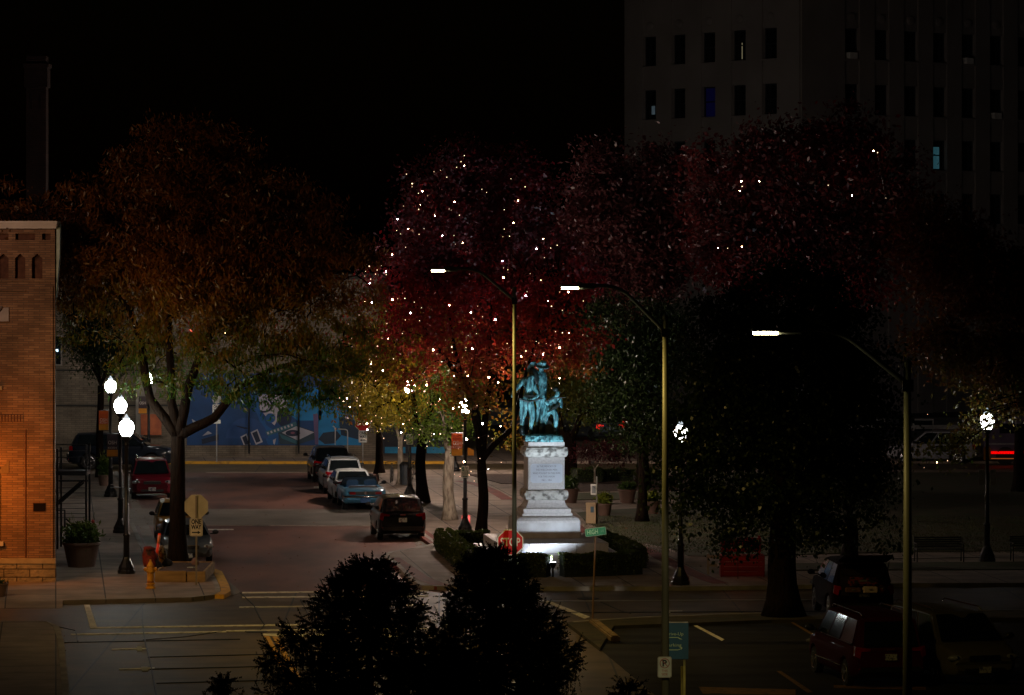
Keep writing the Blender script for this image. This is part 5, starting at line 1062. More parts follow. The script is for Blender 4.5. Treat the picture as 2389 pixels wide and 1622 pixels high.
# ---------------------------------------------------------------- vehicles
M_tyre = mat('tyre', (0.012, 0.012, 0.012), 0.8); M_rim = mat('alloy', (0.5, 0.52, 0.55), 0.25, 0.9); M_cglass = mat('car_glass', (0.008, 0.012, 0.014), 0.06, spec=0.8, coat=0.3); M_trim = mat('car_trim', (0.012, 0.012, 0.013), 0.45)
M_tail = mat('tail_lens', (0.30, 0.004, 0.008), 0.12, coat=0.6, c2=(0.2, 0.003, 0.005)); M_head = mat('head_lens', (0.45, 0.47, 0.5), 0.12, 0.3, coat=0.6); M_plate = mat('number_plate', (0.5, 0.52, 0.5), 0.5, c2=(0.12, 0.13, 0.2), scale=16, thr=(0.42, 0.5)); M_chrome = mat('chrome', (0.7, 0.7, 0.7), 0.1, 1.0)
def paint(n, c, ct=0.55, ro=0.4): return mat('paint_' + n, c, ro, 0.0, c2=tuple(x * 0.92 for x in c), coat=ct, spec=0.08, scale=1)
def car(name, label, cat, p, rz, group, L=4.6, W=1.85, Hh=1.7, wb=2.7, belt=1.02, hood=0.98, tail=None, cab=(-2.15, -1.75, 0.35, 1.15), pnt=None, zb=0.26, wr=0.34, kind='suv', rails=False, conv=False, open_tail=False, glow=0, lens=None, rimm=None):
    """local +x is forward, z up; cab = x of rear base, rear top, front top, front base of the cabin"""
    t = thing(name, label, cat, p, rz, group); tail = belt if tail is None else tail; x0, x1 = -L / 2, L / 2; axl = (-wb / 2 - 0.02, wb / 2 + 0.02)
    xs = sorted(set([x0, x0 + .04, x0 + .12, x0 + .3, x1 - .5, x1 - .25, x1 - .1, x1 - .03, x1] + list(np.linspace(x0 + .4, x1 - .6, 14)) + [a + (wr + .07) * math.cos(R(d)) for a in axl for d in (0, 20, 40, 60, 75, 90, 105, 120, 140, 160, 180)]))
    zt = lambda x: float(np.interp(x, [x0, x0 + .05, x0 + .35, cab[0] + .1, cab[0] + .3, cab[3] - .1, x1 - .6, x1 - .15, x1], [tail - .18, tail - .05, tail, (tail + belt) / 2, belt, belt - .01, hood, hood - .09, hood - .3]))
    hw = lambda x: W / 2 * float(np.interp(x, [x0, x0 + .08, x0 + .4, -.3, x1 - .7, x1 - .2, x1], [.86, .93, .985, 1, .985, .9, .74]))
    zbot = lambda x: float(np.interp(x, [x0, x0 + .12, x0 + .4, x1 - .5, x1 - .1, x1], [zb + .18, zb + .08, zb, zb, zb + .04, zb + .16]))
    mb = MB(); rings = []
    for x in xs:
        w_ = hw(x); b_ = zbot(x); tp = zt(x); ar = 0
        for a in axl:
            d = abs(x - a)
            if d < wr + .07: ar = max(ar, wr + math.sqrt((wr + .07) ** 2 - d * d))
        b2 = max(b_, ar); half = [(w_ * .9, b2), (w_ * .97, max(b2, b_ + .05)), (w_, max(b2 + .01, b_ + .22)), (w_ * 1.0, max(b2 + .02, (b_ + tp) * .52)), (w_ * .985, tp - .13), (w_ * .95, tp - .03), (w_ * .88, tp)]
        cz = tp + .035
        if conv and cab[0] + .25 < x < cab[3] - .2: half += [(w_ * .82, tp - .01), (w_ * .78, tp - .45)]; cz = tp - .45
        else: half += [(w_ * .7, tp + .018), (w_ * .4, tp + .03)]
        rings.append([(x, -y, z) for y, z in half] + [(x, 0, cz)] + [(x, y, z) for y, z in reversed(half)])
    K = len(rings[0]); vs = [p_ for r_ in rings for p_ in r_]; n = len(rings)
    fs = [(k * K + i, k * K + i + 1, (k + 1) * K + i + 1, (k + 1) * K + i) for k in range(n - 1) for i in range(K - 1)]
    fs += [(k * K + K - 1, k * K, (k + 1) * K, (k + 1) * K + K - 1) for k in range(n - 1)] + [tuple(range(K)), tuple(reversed(range((n - 1) * K, n * K)))]
    fs = [tuple(reversed(f)) for f in fs]
    mb.add(vs, fs); body = mb.build('body', pnt, t, smooth=True)
    try:
        for pl_ in body.data.polygons[-2:]: pl_.use_smooth = False
    except Exception: pass
    rb, rt, ft, fb = cab; yb = lambda x: hw(x) * .93; rw = W / 2 * .74; zr = Hh
    if not conv:
        c = MB(); nseg = 8; secs = []
        def roofz(x): return zr - .045 * ((x - (rt + ft) / 2) / ((ft - rt) / 2)) ** 2
        secs.append([(rb, y * yb(rb), zt(rb) - .02) for y in (-1, -.5, 0, .5, 1)])
        for k in range(nseg + 1):
            x = rt + (ft - rt) * k / nseg; z = roofz(x); secs.append([(x, -rw, z - .05), (x, -rw * .8, z), (x, 0, z + .025), (x, rw * .8, z), (x, rw, z - .05)])
        secs.append([(fb, y * yb(fb), zt(fb) - .02) for y in (-1, -.5, 0, .5, 1)])
        vs = [p_ for s_ in secs for p_ in s_]; m_ = len(secs); fs = [(k * 5 + i, (k + 1) * 5 + i, (k + 1) * 5 + i + 1, k * 5 + i + 1) for k in range(m_ - 1) for i in range(4)]
        o = len(vs); base = []
        for k in range(nseg + 1):
            x = rb + (fb - rb) * k / nseg
            base += [(x, -yb(x), zt(x) - .03), (x, yb(x), zt(x) - .03)]
        vs += base
        for sd, col_i, bi in ((0, 0, 0), (1, 4, 1)):
            for k in range(nseg):
                a, b_ = (k + 1) * 5 + col_i, (k + 2) * 5 + col_i; q = (a, b_, o + 2 * (k + 1) + bi, o + 2 * k + bi); fs.append(q if sd else tuple(reversed(q)))
        c.add(vs, fs); c.build('cabin_shell', pnt, t, smooth=False)
        def gl(nm, quad_, off, nx=6, bow=(0, 0, 0), m=M_cglass):
            a, b_, c_, d_ = [Vector(q) for q in quad_]; nrm = (b_ - a).cross(d_ - a).normalized() * off
            g_ = MB(); g_.grid(a + nrm, b_ + nrm, c_ + nrm, d_ + nrm, nx, 1, bow); return g_.build(nm, m, t, smooth=True)
        def lerp(p, q, s): return tuple(p[i] + (q[i] - p[i]) * s for i in range(3))
        FBl, FBr, FTl, FTr = (fb, yb(fb), zt(fb)), (fb, -yb(fb), zt(fb)), (ft, rw * .94, zr - .07), (ft, -rw * .94, zr - .07)
        a, b_, c_, d_ = lerp(FBr, FTr, .06), lerp(FBl, FTl, .06), lerp(FBl, FTl, .96), lerp(FBr, FTr, .96); s_ = lambda q, f=.93: (q[0], q[1] * f, q[2]); gl('windshield', [s_(a), s_(b_), s_(c_), s_(d_)], .03, 8)
        RBl, RBr, RTl, RTr = (rb, yb(rb), zt(rb)), (rb, -yb(rb), zt(rb)), (rt, rw * .94, zr - .09), (rt, -rw * .94, zr - .09)
        lo = .12; a, b_, c_, d_ = lerp(RBl, RTl, lo), lerp(RBr, RTr, lo), lerp(RBr, RTr, .93), lerp(RBl, RTl, .93)
        if not open_tail: gl('rear_window', [s_(a, .88), s_(b_, .88), s_(c_, .9), s_(d_, .9)], .055, 8)
        cuts = [rt + .12 + (rb - rt) * .35, rt + (ft - rt) * .36, rt + (ft - rt) * .70, None]
        for sd in (-1, 1):
            sg = [(0.02, .33), (.36, .66), (.69, .985)]
            for i_, (s0, s1) in enumerate(sg):
                bx0, bx1 = rb + (fb - rb) * (s0 * .88 + .07), rb + (fb - rb) * (s1 * .88 + .07); tx0, tx1 = rt + (ft - rt) * (s0 * .94 + .03), rt + (ft - rt) * (s1 * .94 + .03)
                q = [(bx0, sd * yb(bx0), zt(bx0) + .03), (bx1, sd * yb(bx1), zt(bx1) + .03), (tx1, sd * (rw + .01), zr - .10), (tx0, sd * (rw + .01), zr - .10)]
                q = [(x, y * 1.0, z) for x, y, z in q]; 
                if sd < 0: q = q
                else: q = [q[1], q[0], q[3], q[2]]
                gl('side_window', q, .012, 1)
        if rails:
            for sd in (-1, 1): MB().tube([(rt + .1, sd * rw * .88, zr), (rt + .25, sd * rw * .88, zr + .07), (ft - .25, sd * rw * .88, zr + .07), (ft - .1, sd * rw * .88, zr)], .018, 5).build('roof_rail', M_chrome, t)
    else:
        for sd in (-1, 1): MB().tube([(fb, sd * yb(fb) * .95, zt(fb)), (ft, sd * rw * .98, zr)], .025, 6).build('windshield_post', M_trim, t)
        MB().tube([(ft, -rw * .98, zr), (ft, 0, zr + .02), (ft, rw * .98, zr)], .03, 6).build('windshield_frame', M_trim, t)
        g_ = MB(); g_.grid((fb, -yb(fb) * .93, zt(fb)), (fb, yb(fb) * .93, zt(fb)), (ft, rw * .96, zr - .02), (ft, -rw * .96, zr - .02), 6, 1); g_.build('windshield', M_cglass if not conv else mat('clear_glass', (0.16, 0.2, 0.22), 0.1), t)
        for y in (-.38, .38):
            MB().box((cab[0] + 1.1, y, belt - .02), (.16, .5, .6)).build('front_seat', lens or M_trim, t, bevel=.05)
        MB().box((cab[0] + .4, 0, belt - .1), (.2, 1.1, .35)).build('rear_seat', lens or M_trim, t, bevel=.05); MB().box((cab[0] + .12, 0, belt + .02), (.4, 1.25, .1)).build('folded_top', M_trim, t, bevel=.03)
    for a in axl:
        for sd in (-1, 1):
            y = sd * (W / 2 - .13); w_ = MB().lathe([(wr * .62, -.1), (wr * .97, -.1), (wr, -.07), (wr, .07), (wr * .97, .1), (wr * .62, .1)], (a, y, wr), 20, 'Y').build('wheel', M_tyre, t)
            r_ = MB(); yo = y + sd * .085; r_.lathe([(wr * .16, -.03), (wr * .16, .03)], (a, yo, wr), 10, 'Y')
            for k in range(5):
                an = k * 2 * math.pi / 5 + .3; r_.tube([(a, yo, wr), (a + wr * .64 * math.cos(an), yo, wr + wr * .64 * math.sin(an))], [.05, .035], 4)
            r_.tube([(a + wr * .64 * math.cos(R(d)), yo, wr + wr * .64 * math.sin(R(d))) for d in range(0, 361, 20)], .028, 5); r_.build('rim', rimm or M_rim, w_)
    mx_ = cab[3] - .25
    for sd in (-1, 1):
        m_ = MB().ell((mx_, sd * (W / 2 + .12), belt + .12), (.07, .12, .085), 10, 6); m_.box((mx_ + .02, sd * (W / 2 + .01), belt + .06), (.05, .16, .04)); m_.build('wing_mirror', M_trim if kind != 'paintmirror' else pnt, t)
    # front
    fz = hood - .26
    if kind in ('suv', 'sedan', 'van'):
        for sd in (-1, 1):
            q = MB().ell((x1 - .13, sd * (W * .37), fz), (.13, .22, .085), 12, 8); h_ = q.build('headlight', M_head, t, smooth=True); MB().ell((x1 - .06, sd * W * .36, fz), (.08, .07, .06), 10, 6).build('bulb', M_chrome, h_, smooth=True)
        MB().box((x1 - .005, 0, fz - .02), (.05, W * .42, .16)).build('grille', M_trim, t, bevel=.02); MB().box((x1 + .02, 0, fz - .30), (.03, .32, .16)).build('number_plate', M_plate, t)
        MB().box((x1 - .02, 0, zb + .16), (.1, W * .56, .12)).build('lower_intake', M_trim, t, bevel=.03); MB().box((x1 + .022, 0, fz + .045), (.02, W * .4, .02)).build('chrome_strip', M_chrome, t)
        for sd in (-1, 1): MB().ell((x1 - .09, sd * W * .34, zb + .2), (.06, .09, .045)).build('fog_light', M_head, t)
    # rear
    rz_ = tail - .1
    tl = glow and mat('tail_glow', (1, 0.02, 0.01), emit=(1, 0.03, 0.02), es=glow) or M_tail
    if kind == 'suv' or kind == 'van':
        for sd in (-1, 1):
            q = MB(); q.plate([(sd * W * .27, rz_ + .04), (sd * W * .46, rz_ + .1), (sd * W * .475, rz_ - .14), (sd * W * .41, rz_ - .2), (sd * W * .39, rz_ - .03), (sd * W * .27, rz_ - .02)], 0, .16)
            v_ = [(x0 - .015 + y * 1.0 + (abs(x) > W * .42) * .05, x, z) for x, y, z in q.v]; q.v = v_; q.build('tail_light', tl, t)
            MB().box((x0 - .01, sd * W * .36, zb + .26), (.03, .26, .035)).build('rear_reflector', M_tail, t)
        MB().box((x0 - .03, 0, rz_ - .17), (.03, .31, .16)).build('number_plate', M_plate, t, bevel=.004); MB().box((x0 - .02, 0, zb + .22), (.12, W * .84, .16)).build('rear_bumper', M_trim, t, bevel=.04)
        MB().box((x0 - .012, 0, rz_ + .02), (.03, .2, .05)).build('badge', mat('dull_badge', (0.2, 0.05, 0.04), 0.4, 0.4), t)
        MB().tube([(rb - .0, 0, tail + .05), (rb + .02, .3, tail + .1)], .012, 4).build('rear_wiper', M_trim, t)
    return t
def back_place(u, v, L, wb, W, wr=.34, sd=1):
    """rear left wheel contact at the pixel -> car centre, car heading away along the street"""
    q = G(u, v); ang = R(90) + STR; d = Vector((math.cos(ang), math.sin(ang), 0)); n_ = Vector((d.y, -d.x, 0))
    return q + d * (wb / 2) + n_ * (W / 2 - .13), ang
GR = 'cars parked along the right kerb of the side street'; GL = 'cars parked facing us along the left kerb'
p, a = back_place(886, 1259, 4.6, 2.7, 1.85); car('parked_suv', 'black compact suv seen from behind, nearest car on the right kerb', 'car', p, a, GR, pnt=paint('black', (0.006, 0.006, 0.007)), cab=(-2.24, -1.85, .45, 1.2), Hh=1.66, belt=1.08)
p, a = back_place(806, 1189, 4.7, 2.75, 1.8); blu = paint('sky_blue', (0.11, 0.36, 0.60))
cv = car('classic_convertible', 'light blue classic convertible with its top down and chrome bumper', 'car', p, a, GR, L=4.75, W=1.86, Hh=1.28, belt=.92, hood=.88, tail=.90, cab=(-1.35, -1.2, .45, .85), pnt=blu, kind='classic', conv=True, zb=.3, lens=mat('blue_vinyl', (0.02, 0.13, 0.3), 0.5))
x0 = -4.75 / 2
MB().box((x0 - .03, 0, .76), (.06, 1.34, .14)).build('rear_panel', M_trim, cv, bevel=.02); MB().lathe([(.07, -.02), (.075, .02)], (x0 - .07, 0, .76), 14, 'X').build('fuel_cap', M_chrome, cv)
for s in (-1, 1): h_ = MB().box((x0 - .045, s * .55, .76), (.06, .28, .12)).build('tail_light', M_tail, cv, bevel=.015); MB().tube([(x0 - .078, s * .41, .7), (x0 - .078, s * .69, .7), (x0 - .078, s * .69, .82), (x0 - .078, s * .41, .82), (x0 - .078, s * .41, .7)], .008, 4).build('light_rim', M_chrome, h_)
MB().tube([(x0 + .25, -.92, .62), (x0 - .02, -.86, .61), (x0 - .09, -.5, .61), (x0 - .1, 0, .61), (x0 - .09, .5, .61), (x0 - .02, .86, .61), (x0 + .25, .92, .62)], .04, 8).build('chrome_bumper', M_chrome, cv, smooth=True); MB().box((x0 - .0, 0, .46), (.04, .42, .2)).build('plate_recess', mat('deep_blue', (0.01, 0.1, 0.3), 0.4), cv)
p, a = back_place(781, 1174, 4.5, 2.7, 1.8); whp = paint('white', (0.52, 0.56, 0.58)); hb_ = car('parked_hatchback', 'white hatchback with red bracket shaped tail lights just ahead of the blue convertible', 'car', p, a, GR, L=4.5, W=1.8, Hh=1.45, belt=.95, hood=.85, tail=1.0, cab=(-2.05, -1.2, .3, 1.25), pnt=whp, kind='hatch')
x0 = -2.25
for s in (-1, 1): MB().tube([(x0 + .1, s * .80, .86), (x0 - .01, s * .74, .93), (x0 - .03, s * .45, 1.0)], .035, 6).build('tail_light', M_tail, hb_); MB().tube([(x0 + .1, s * .80, .86), (x0 - .0, s * .72, .78), (x0 - .02, s * .5, .74)], .03, 6).build('tail_light', M_tail, hb_); MB().box((x0 + .02, s * .72, .45), (.08, .22, .28)).build('vent', M_trim, hb_, bevel=.03)
MB().box((x0 - .03, 0, .78), (.03, .31, .15)).build('number_plate', M_plate, hb_); MB().box((x0 - .01, 0, .35), (.1, 1.3, .14)).build('rear_bumper', M_trim, hb_, bevel=.03); MB().box((x0 + .1, 0, 1.06), (.25, 1.3, .03)).build('spoiler', whp, hb_, bevel=.01)
p, a = back_place(760, 1151, 4.7, 2.8, 1.85); sw = car('parked_wagon', 'silver wagon with roof rails, between the white hatchback and the farthest black suv', 'car', p, a, GR, L=4.75, W=1.86, Hh=1.62, belt=1.05, tail=1.05, cab=(-2.3, -1.85, .35, 1.2), pnt=paint('silver', (0.36, 0.39, 0.41)), rails=True)
p, a = back_place(733, 1126, 4.7, 2.8, 1.88); car('parked_suv', 'black suv with rounded tail, farthest car on the right kerb', 'car', p, a, GR, L=4.7, W=1.9, Hh=1.72, belt=1.1, cab=(-2.3, -1.7, .4, 1.2), pnt=paint('black_two', (0.007, 0.007, 0.009)))
def front_place(u, v, L, wb, W):
    """front wheel contact nearest the left kerb at the pixel, car faces us"""
    q = G(u, v); ang = R(-90) + STR; d = Vector((math.cos(ang), math.sin(ang), 0)); n_ = Vector((-d.y, d.x, 0)); return q - d * (wb / 2) + n_ * (W / 2 - .13), ang
p, a = front_place(312, 1164, 4.75, 2.8, 1.85); van = car('parked_minivan', 'dark red minivan facing us on the left kerb below the globe lamps', 'car', p, a, GL, L=4.75, W=1.86, Hh=1.72, belt=1.08, hood=1.05, cab=(-2.25, -2.0, .75, 1.5), pnt=paint('maroon', (0.12, 0.006, 0.015)), rails=True)
p, a = front_place(357, 1274, 4.4, 2.65, 1.8); gd = car('parked_hatchback', 'mustard yellow hatchback behind the big trunk, half hidden by the grey sedan', 'car', p, a, GL, L=4.3, W=1.8, Hh=1.55, belt=1.0, hood=.98, cab=(-2.0, -1.7, .55, 1.3), pnt=paint('mustard', (0.30, 0.14, 0.01)))
gd.location = gd.location + Vector((0.1, 1.2, 0))
p, a = front_place(383, 1313, 4.6, 2.7, 1.8); car('parked_sedan', 'dark grey sedan facing us right behind the big tree trunk', 'car', p, a + .02, GL, L=4.6, W=1.82, Hh=1.42, belt=.93, hood=.88, tail=.98, cab=(-1.9, -1.1, .35, 1.3), pnt=paint('grey', (0.09, 0.105, 0.125)), zb=.22)
# across the far street, side on
car('parked_pickup', 'dark blue suv parked side on across the far street above the maroon minivan', 'car', Vector(((372 - CX) * 185 / F - 1.9, 185, 0)), R(0), 'cars parked across the far street', L=5.2, W=1.95, Hh=1.85, wb=3.1, wr=.4, belt=1.2, hood=1.15, cab=(-2.5, -2.2, .6, 1.4), pnt=paint('midnight', (0.008, 0.012, 0.02)))
car('parked_car', 'dark car parked side on across the far street behind the lamp row', 'car', Vector(((262 - CX) * 186 / F, 186, 0)), R(180), 'cars parked across the far street', L=4.5, W=1.85, Hh=1.7, wr=.36, belt=1.0, hood=.95, cab=(-2.0, -1.5, .4, 1.2), pnt=paint('ink', (0.008, 0.01, 0.013)))
# traffic far behind the monument
for i_, (u, Y, gl_, c_, lb) in enumerate([(1385, 214, 0.8, (0.10, 0.12, 0.14), 'far grey car with red tail lights right of the monument'), (1360, 226, 0.8, (0.3, 0.3, 0.32), 'small silver car with red tail lights in the far street behind the sapling'), (1440, 219, 0.8, (0.1, 0.05, 0.05), 'far dark red car with glowing tail lights left of the ash trunk'), (2175, 190, 0, (0.25, 0.25, 0.28), 'pale car far behind the bench at the right')]):
    car('distant_car', lb, 'car', Vector(((u - CX) * Y / F, Y, 0)), R(90 + 25) if gl_ else R(170), 'cars in the far street', pnt=paint('far%d' % i_, c_), glow=gl_)
# bus at the right edge
Yb_ = 188; bs = thing('parked_bus', 'dim purple grey bus with light streaks built as strips at the right picture edge', 'bus', ((2436 - CX) * Yb_ / F, Yb_, 0)); kk = Yb_ / F
MB().box((0, 1.2, 1.75), (6.0, 2.4, 2.7)).build('body', mat('bus_paint', (0.12, 0.09, 0.14), 0.3, c2=(0.08, 0.06, 0.1), scale=1), bs, bevel=.15)
MB().box((0.2, -0.01, 1.9), (5.0, 0.04, 0.5)).build('window_band', M_cglass, bs); MB().box((0, -0.03, 10.9 - (1056 - V0) * kk), (5.6, 0.05, 0.13)).build('red_light_streak', mat('red_streak', (1, 0, 0), emit=(1, 0.0, 0.0), es=0.9), bs); MB().box((0, -0.03, 10.9 - (1070 - V0) * kk), (5.6, 0.05, 0.035)).build('orange_light_streak', mat('orange_streak', (1, 0.2, 0), emit=(1, 0.22, 0.05), es=0.25), bs)  # glowing strips stand in for the streaked lights of a moving bus
for x in (-2, 2): w_ = MB().lathe([(.3, -.12), (.48, -.12), (.48, .12), (.3, .12)], (x, 0.1, .48), 18, 'Y').build('wheel', M_tyre, bs)
MB().box((0, -0.02, 1.1), (5.7, 0.04, 0.08)).build('side_moulding', M_steel, bs)
# parking lot vehicles
GP = 'cars in the dark parking lot'
q0, q1 = G(1981, 1600), G(1921, 1574); dd = q1 - q0; ang = math.atan2(dd.y, dd.x); ang = R(90) + R(10); d_ = Vector((math.cos(ang), math.sin(ang), 0)); n_ = Vector((d_.y, -d_.x, 0))
mv = car('parked_minivan', 'dark red minivan seen from behind in the parking lot, with chrome edged side windows', 'car', q0 + d_ * 1.5 + n_ * .82, ang, GP, L=4.9, W=1.95, Hh=1.80, wb=3.0, wr=.34, belt=1.08, hood=1.0, cab=(-2.42, -2.15, .9, 1.6), pnt=paint('dark_red', (0.06, 0.002, 0.003), 0.12, 0.8), kind='van', rails=True)
for s in (-1, 1): MB().tube([(-2.1, s * .925, 1.12), (1.2, s * .925, 1.12)], .014, 5).build('chrome_window_line', M_chrome, mv); MB().tube([(-1.3, s * .985, .5), (1.2, s * .985, .5)], .018, 5).build('chrome_sill_line', M_chrome, mv)
tailp = G(1940, 1445); ang = R(90) + R(4); d_ = Vector((math.cos(ang), math.sin(ang), 0)); n_ = Vector((d_.y, -d_.x, 0))
os_ = car('parked_suv', 'dark suv with its tailgate raised and its boot full of boxes', 'car', tailp + d_ * 1.4 + n_ * .82, ang, GP, L=4.75, W=1.9, Hh=1.78, wb=2.75, wr=.36, belt=1.1, hood=1.05, cab=(-2.28, -2.05, .45, 1.25), pnt=paint('dark_maroon', (0.008, 0.002, 0.002), 0.0, 1.0), open_tail=True)
MB().box((-2.36, 0, 1.18), (.06, 1.42, .82)).build('boot_opening', mat('boot_dark', (0.02, 0.006, 0.006), 0.9), os_, bevel=.02)
o = MB().box((-.5, 0, 0), (1.05, 1.5, .09)); o = o.build('tailgate', paint('dark_maroon', (0.02, 0.004, 0.006)), os_, bevel=.04); o.location = (-2.15, 0, 1.80); o.rotation_euler = (0, R(12), 0)
MB().box((-.5, 0, -.055), (.7, 1.2, .03)).build('tailgate_glass', M_cglass, o)
for s in (-1, 1): MB().tube([(-2.3, s * .68, 1.35), (-2.75, s * .68, 1.83)], .012, 5).build('gas_strut', M_black, os_)
def cargo(name, label, cat, c, dd, m, r=.02, parts=None):
    M4 = Matrix.Translation(os_.location) @ Matrix.Rotation(os_.rotation_euler[2], 4, 'Z'); w0 = M4 @ Vector(c); t = thing(name, label, cat, w0, os_.rotation_euler[2]); MB().box((0, 0, 0), dd).build('body', m, t, bevel=r); MB().box((-dd[0] / 2 - .006, 0, dd[2] * .1), (.012, dd[1] * .25, dd[2] * .2)).build('label', M_steel, t); return t
cargo('white_box', 'pinkish white box in the open boot of the dark suv', 'box', (-2.52, -.15, .98), (.25, .42, .18), mat('box_white', (0.75, 0.6, 0.55), 0.7)); cargo('red_bag', 'small red bag beside the white box in the open boot', 'bag', (-2.52, -.5, 1.0), (.2, .2, .22), M_rb, .05); cargo('tool_case', 'dark brown tool case left in the open boot', 'case', (-2.5, .35, .97), (.2, .45, .14), mat('case_brown', (0.2, 0.1, 0.07), 0.6))
cargo('folded_tools', 'jumbled dark and red gear piled behind the white box in the boot', 'gear', (-2.46, .05, 1.22), (.14, .9, .26), mat('gear', (0.25, 0.03, 0.02), 0.7, c2=(0.02, 0.02, 0.02), scale=9, thr=(0.45, 0.52)), .06)
bg_ = G(2296, 1604); ang = R(-90) + R(15); car('parked_minivan', 'dim olive beige minivan facing us in the parking lot at the lower right', 'car', bg_ + Vector((-0.62, 2.45, 0)), ang, GP, L=5.0, W=2.0, Hh=1.76, wb=3.0, wr=.34, belt=1.05, hood=1.0, cab=(-2.4, -2.1, .75, 1.7), pnt=paint('olive_beige', (0.12, 0.11, 0.075), 0.3), kind='van', rails=True)
# ---------------------------------------------------------------- trees
def Z(ox, oy, k, L_): return [(ox + x * k, oy + y * k) for x, y in L_]
upper = Z(800, 250, .3802, [(725, 335), (745, 360), (600, 388), (638, 430), (425, 470), (487, 517), (520, 545), (478, 600), (465, 628), (685, 582), (652, 625), (563, 668), (335, 688), (402, 748), (330, 758), (610, 788), (735, 833), (853, 505), (1118, 490), (1075, 575), (1046, 710), (1023, 792), (1230, 810), (1315, 848), (1187, 870), (977, 945), (385, 860), (985, 1047), (1215, 1062), (1280, 1222), (1258, 1190), (1383, 1135), (912, 1150), (1122, 1160), (935, 1305), (785, 1262), (653, 1217), (480, 1230), (820, 1390), (668, 1472), (795, 1483), (1305, 1378), (1347, 1385), (1385, 1385), (1330, 1477), (1228, 1517), (1095, 1530), (1123, 1497), (555, 1490), (415, 1263)])
leftg = Z(800, 250, .3802, [(303, 905), (212, 927), (162, 977), (210, 1000), (265, 1012), (172, 1035), (172, 1055), (165, 1080), (140, 1195), (62, 1208), (178, 1200), (303, 1182), (380, 1174), (275, 1420), (270, 1328), (152, 1325), (15, 1400), (85, 1388), (120, 1390), (212, 1467), (310, 1545), (172, 1575)]) + [(447, 769), (525, 778), (657, 750), (800, 960), (820, 790)]
low = Z(600, 850, .3169, [(607, 248), (635, 272), (660, 250), (758, 305), (682, 315), (822, 362), (808, 437), (810, 482), (885, 493), (907, 478), (932, 545), (1060, 502), (1088, 560), (925, 47), (838, 2), (840, 55), (1075, 440), (1248, 153), (1230, 200), (1345, 260), (1282, 295), (1443, 327), (1200, 480), (1348, 513), (1303, 515), (1285, 528), (1140, 195), (915, 395), (558, 173), (1430, 470)])
lamp_ = Z(600, 850, .3169, [(1540, 550), (1523, 718), (1495, 766), (1560, 815), (1575, 790), (1553, 82)]) + Z(1050, 800, .3802, [(13, 25), (138, 37), (465, 50), (570, 70), (673, 32), (672, 218), (238, 212), (295, 243), (108, 202), (165, 385), (20, 405), (200, 495), (310, 512), (103, 593), (175, 582), (350, 635), (235, 775)])
rightg = Z(1400, 0, .5069, [(1258, 695), (1277, 703), (650, 835), (654, 858), (643, 880), (733, 835), (1160, 900), (1050, 853), (1460, 990), (1500, 1006), (1558, 985), (1346, 1123), (1508, 1185), (543, 1141), (587, 1143), (653, 1136), (745, 1329), (1587, 1404), (1760, 1480), (1315, 912)])
rightl = [(2156, 1091), (2186, 1079), (2256, 1022), (2283, 917), (2164, 967), (2240, 1000), (2210, 1075)]
def bulbpts(px, Y, dy, g): return [PY(u, v, Y + dy + g.uniform(-.6, .6)) for u, v in px]
def limb_pts(a, b, n, sag, g, wob=0.12):
    a = Vector(a); b = Vector(b); L_ = (b - a).length; out = []
    ph = [g.uniform(-1, 1) for _ in range(3)]
    for i in range(n + 1):
        s = i / n; p = a.lerp(b, s); p.z += sag * L_ * 4 * s * (1 - s)
        w_ = wob * L_ * math.sin(math.pi * s)
        p += Vector((ph[0] * math.sin(4 * s + ph[1]), ph[1] * math.sin(3 * s + ph[2]), 0.5 * ph[2] * math.sin(5 * s))) * w_
        out.append(p)
    return out
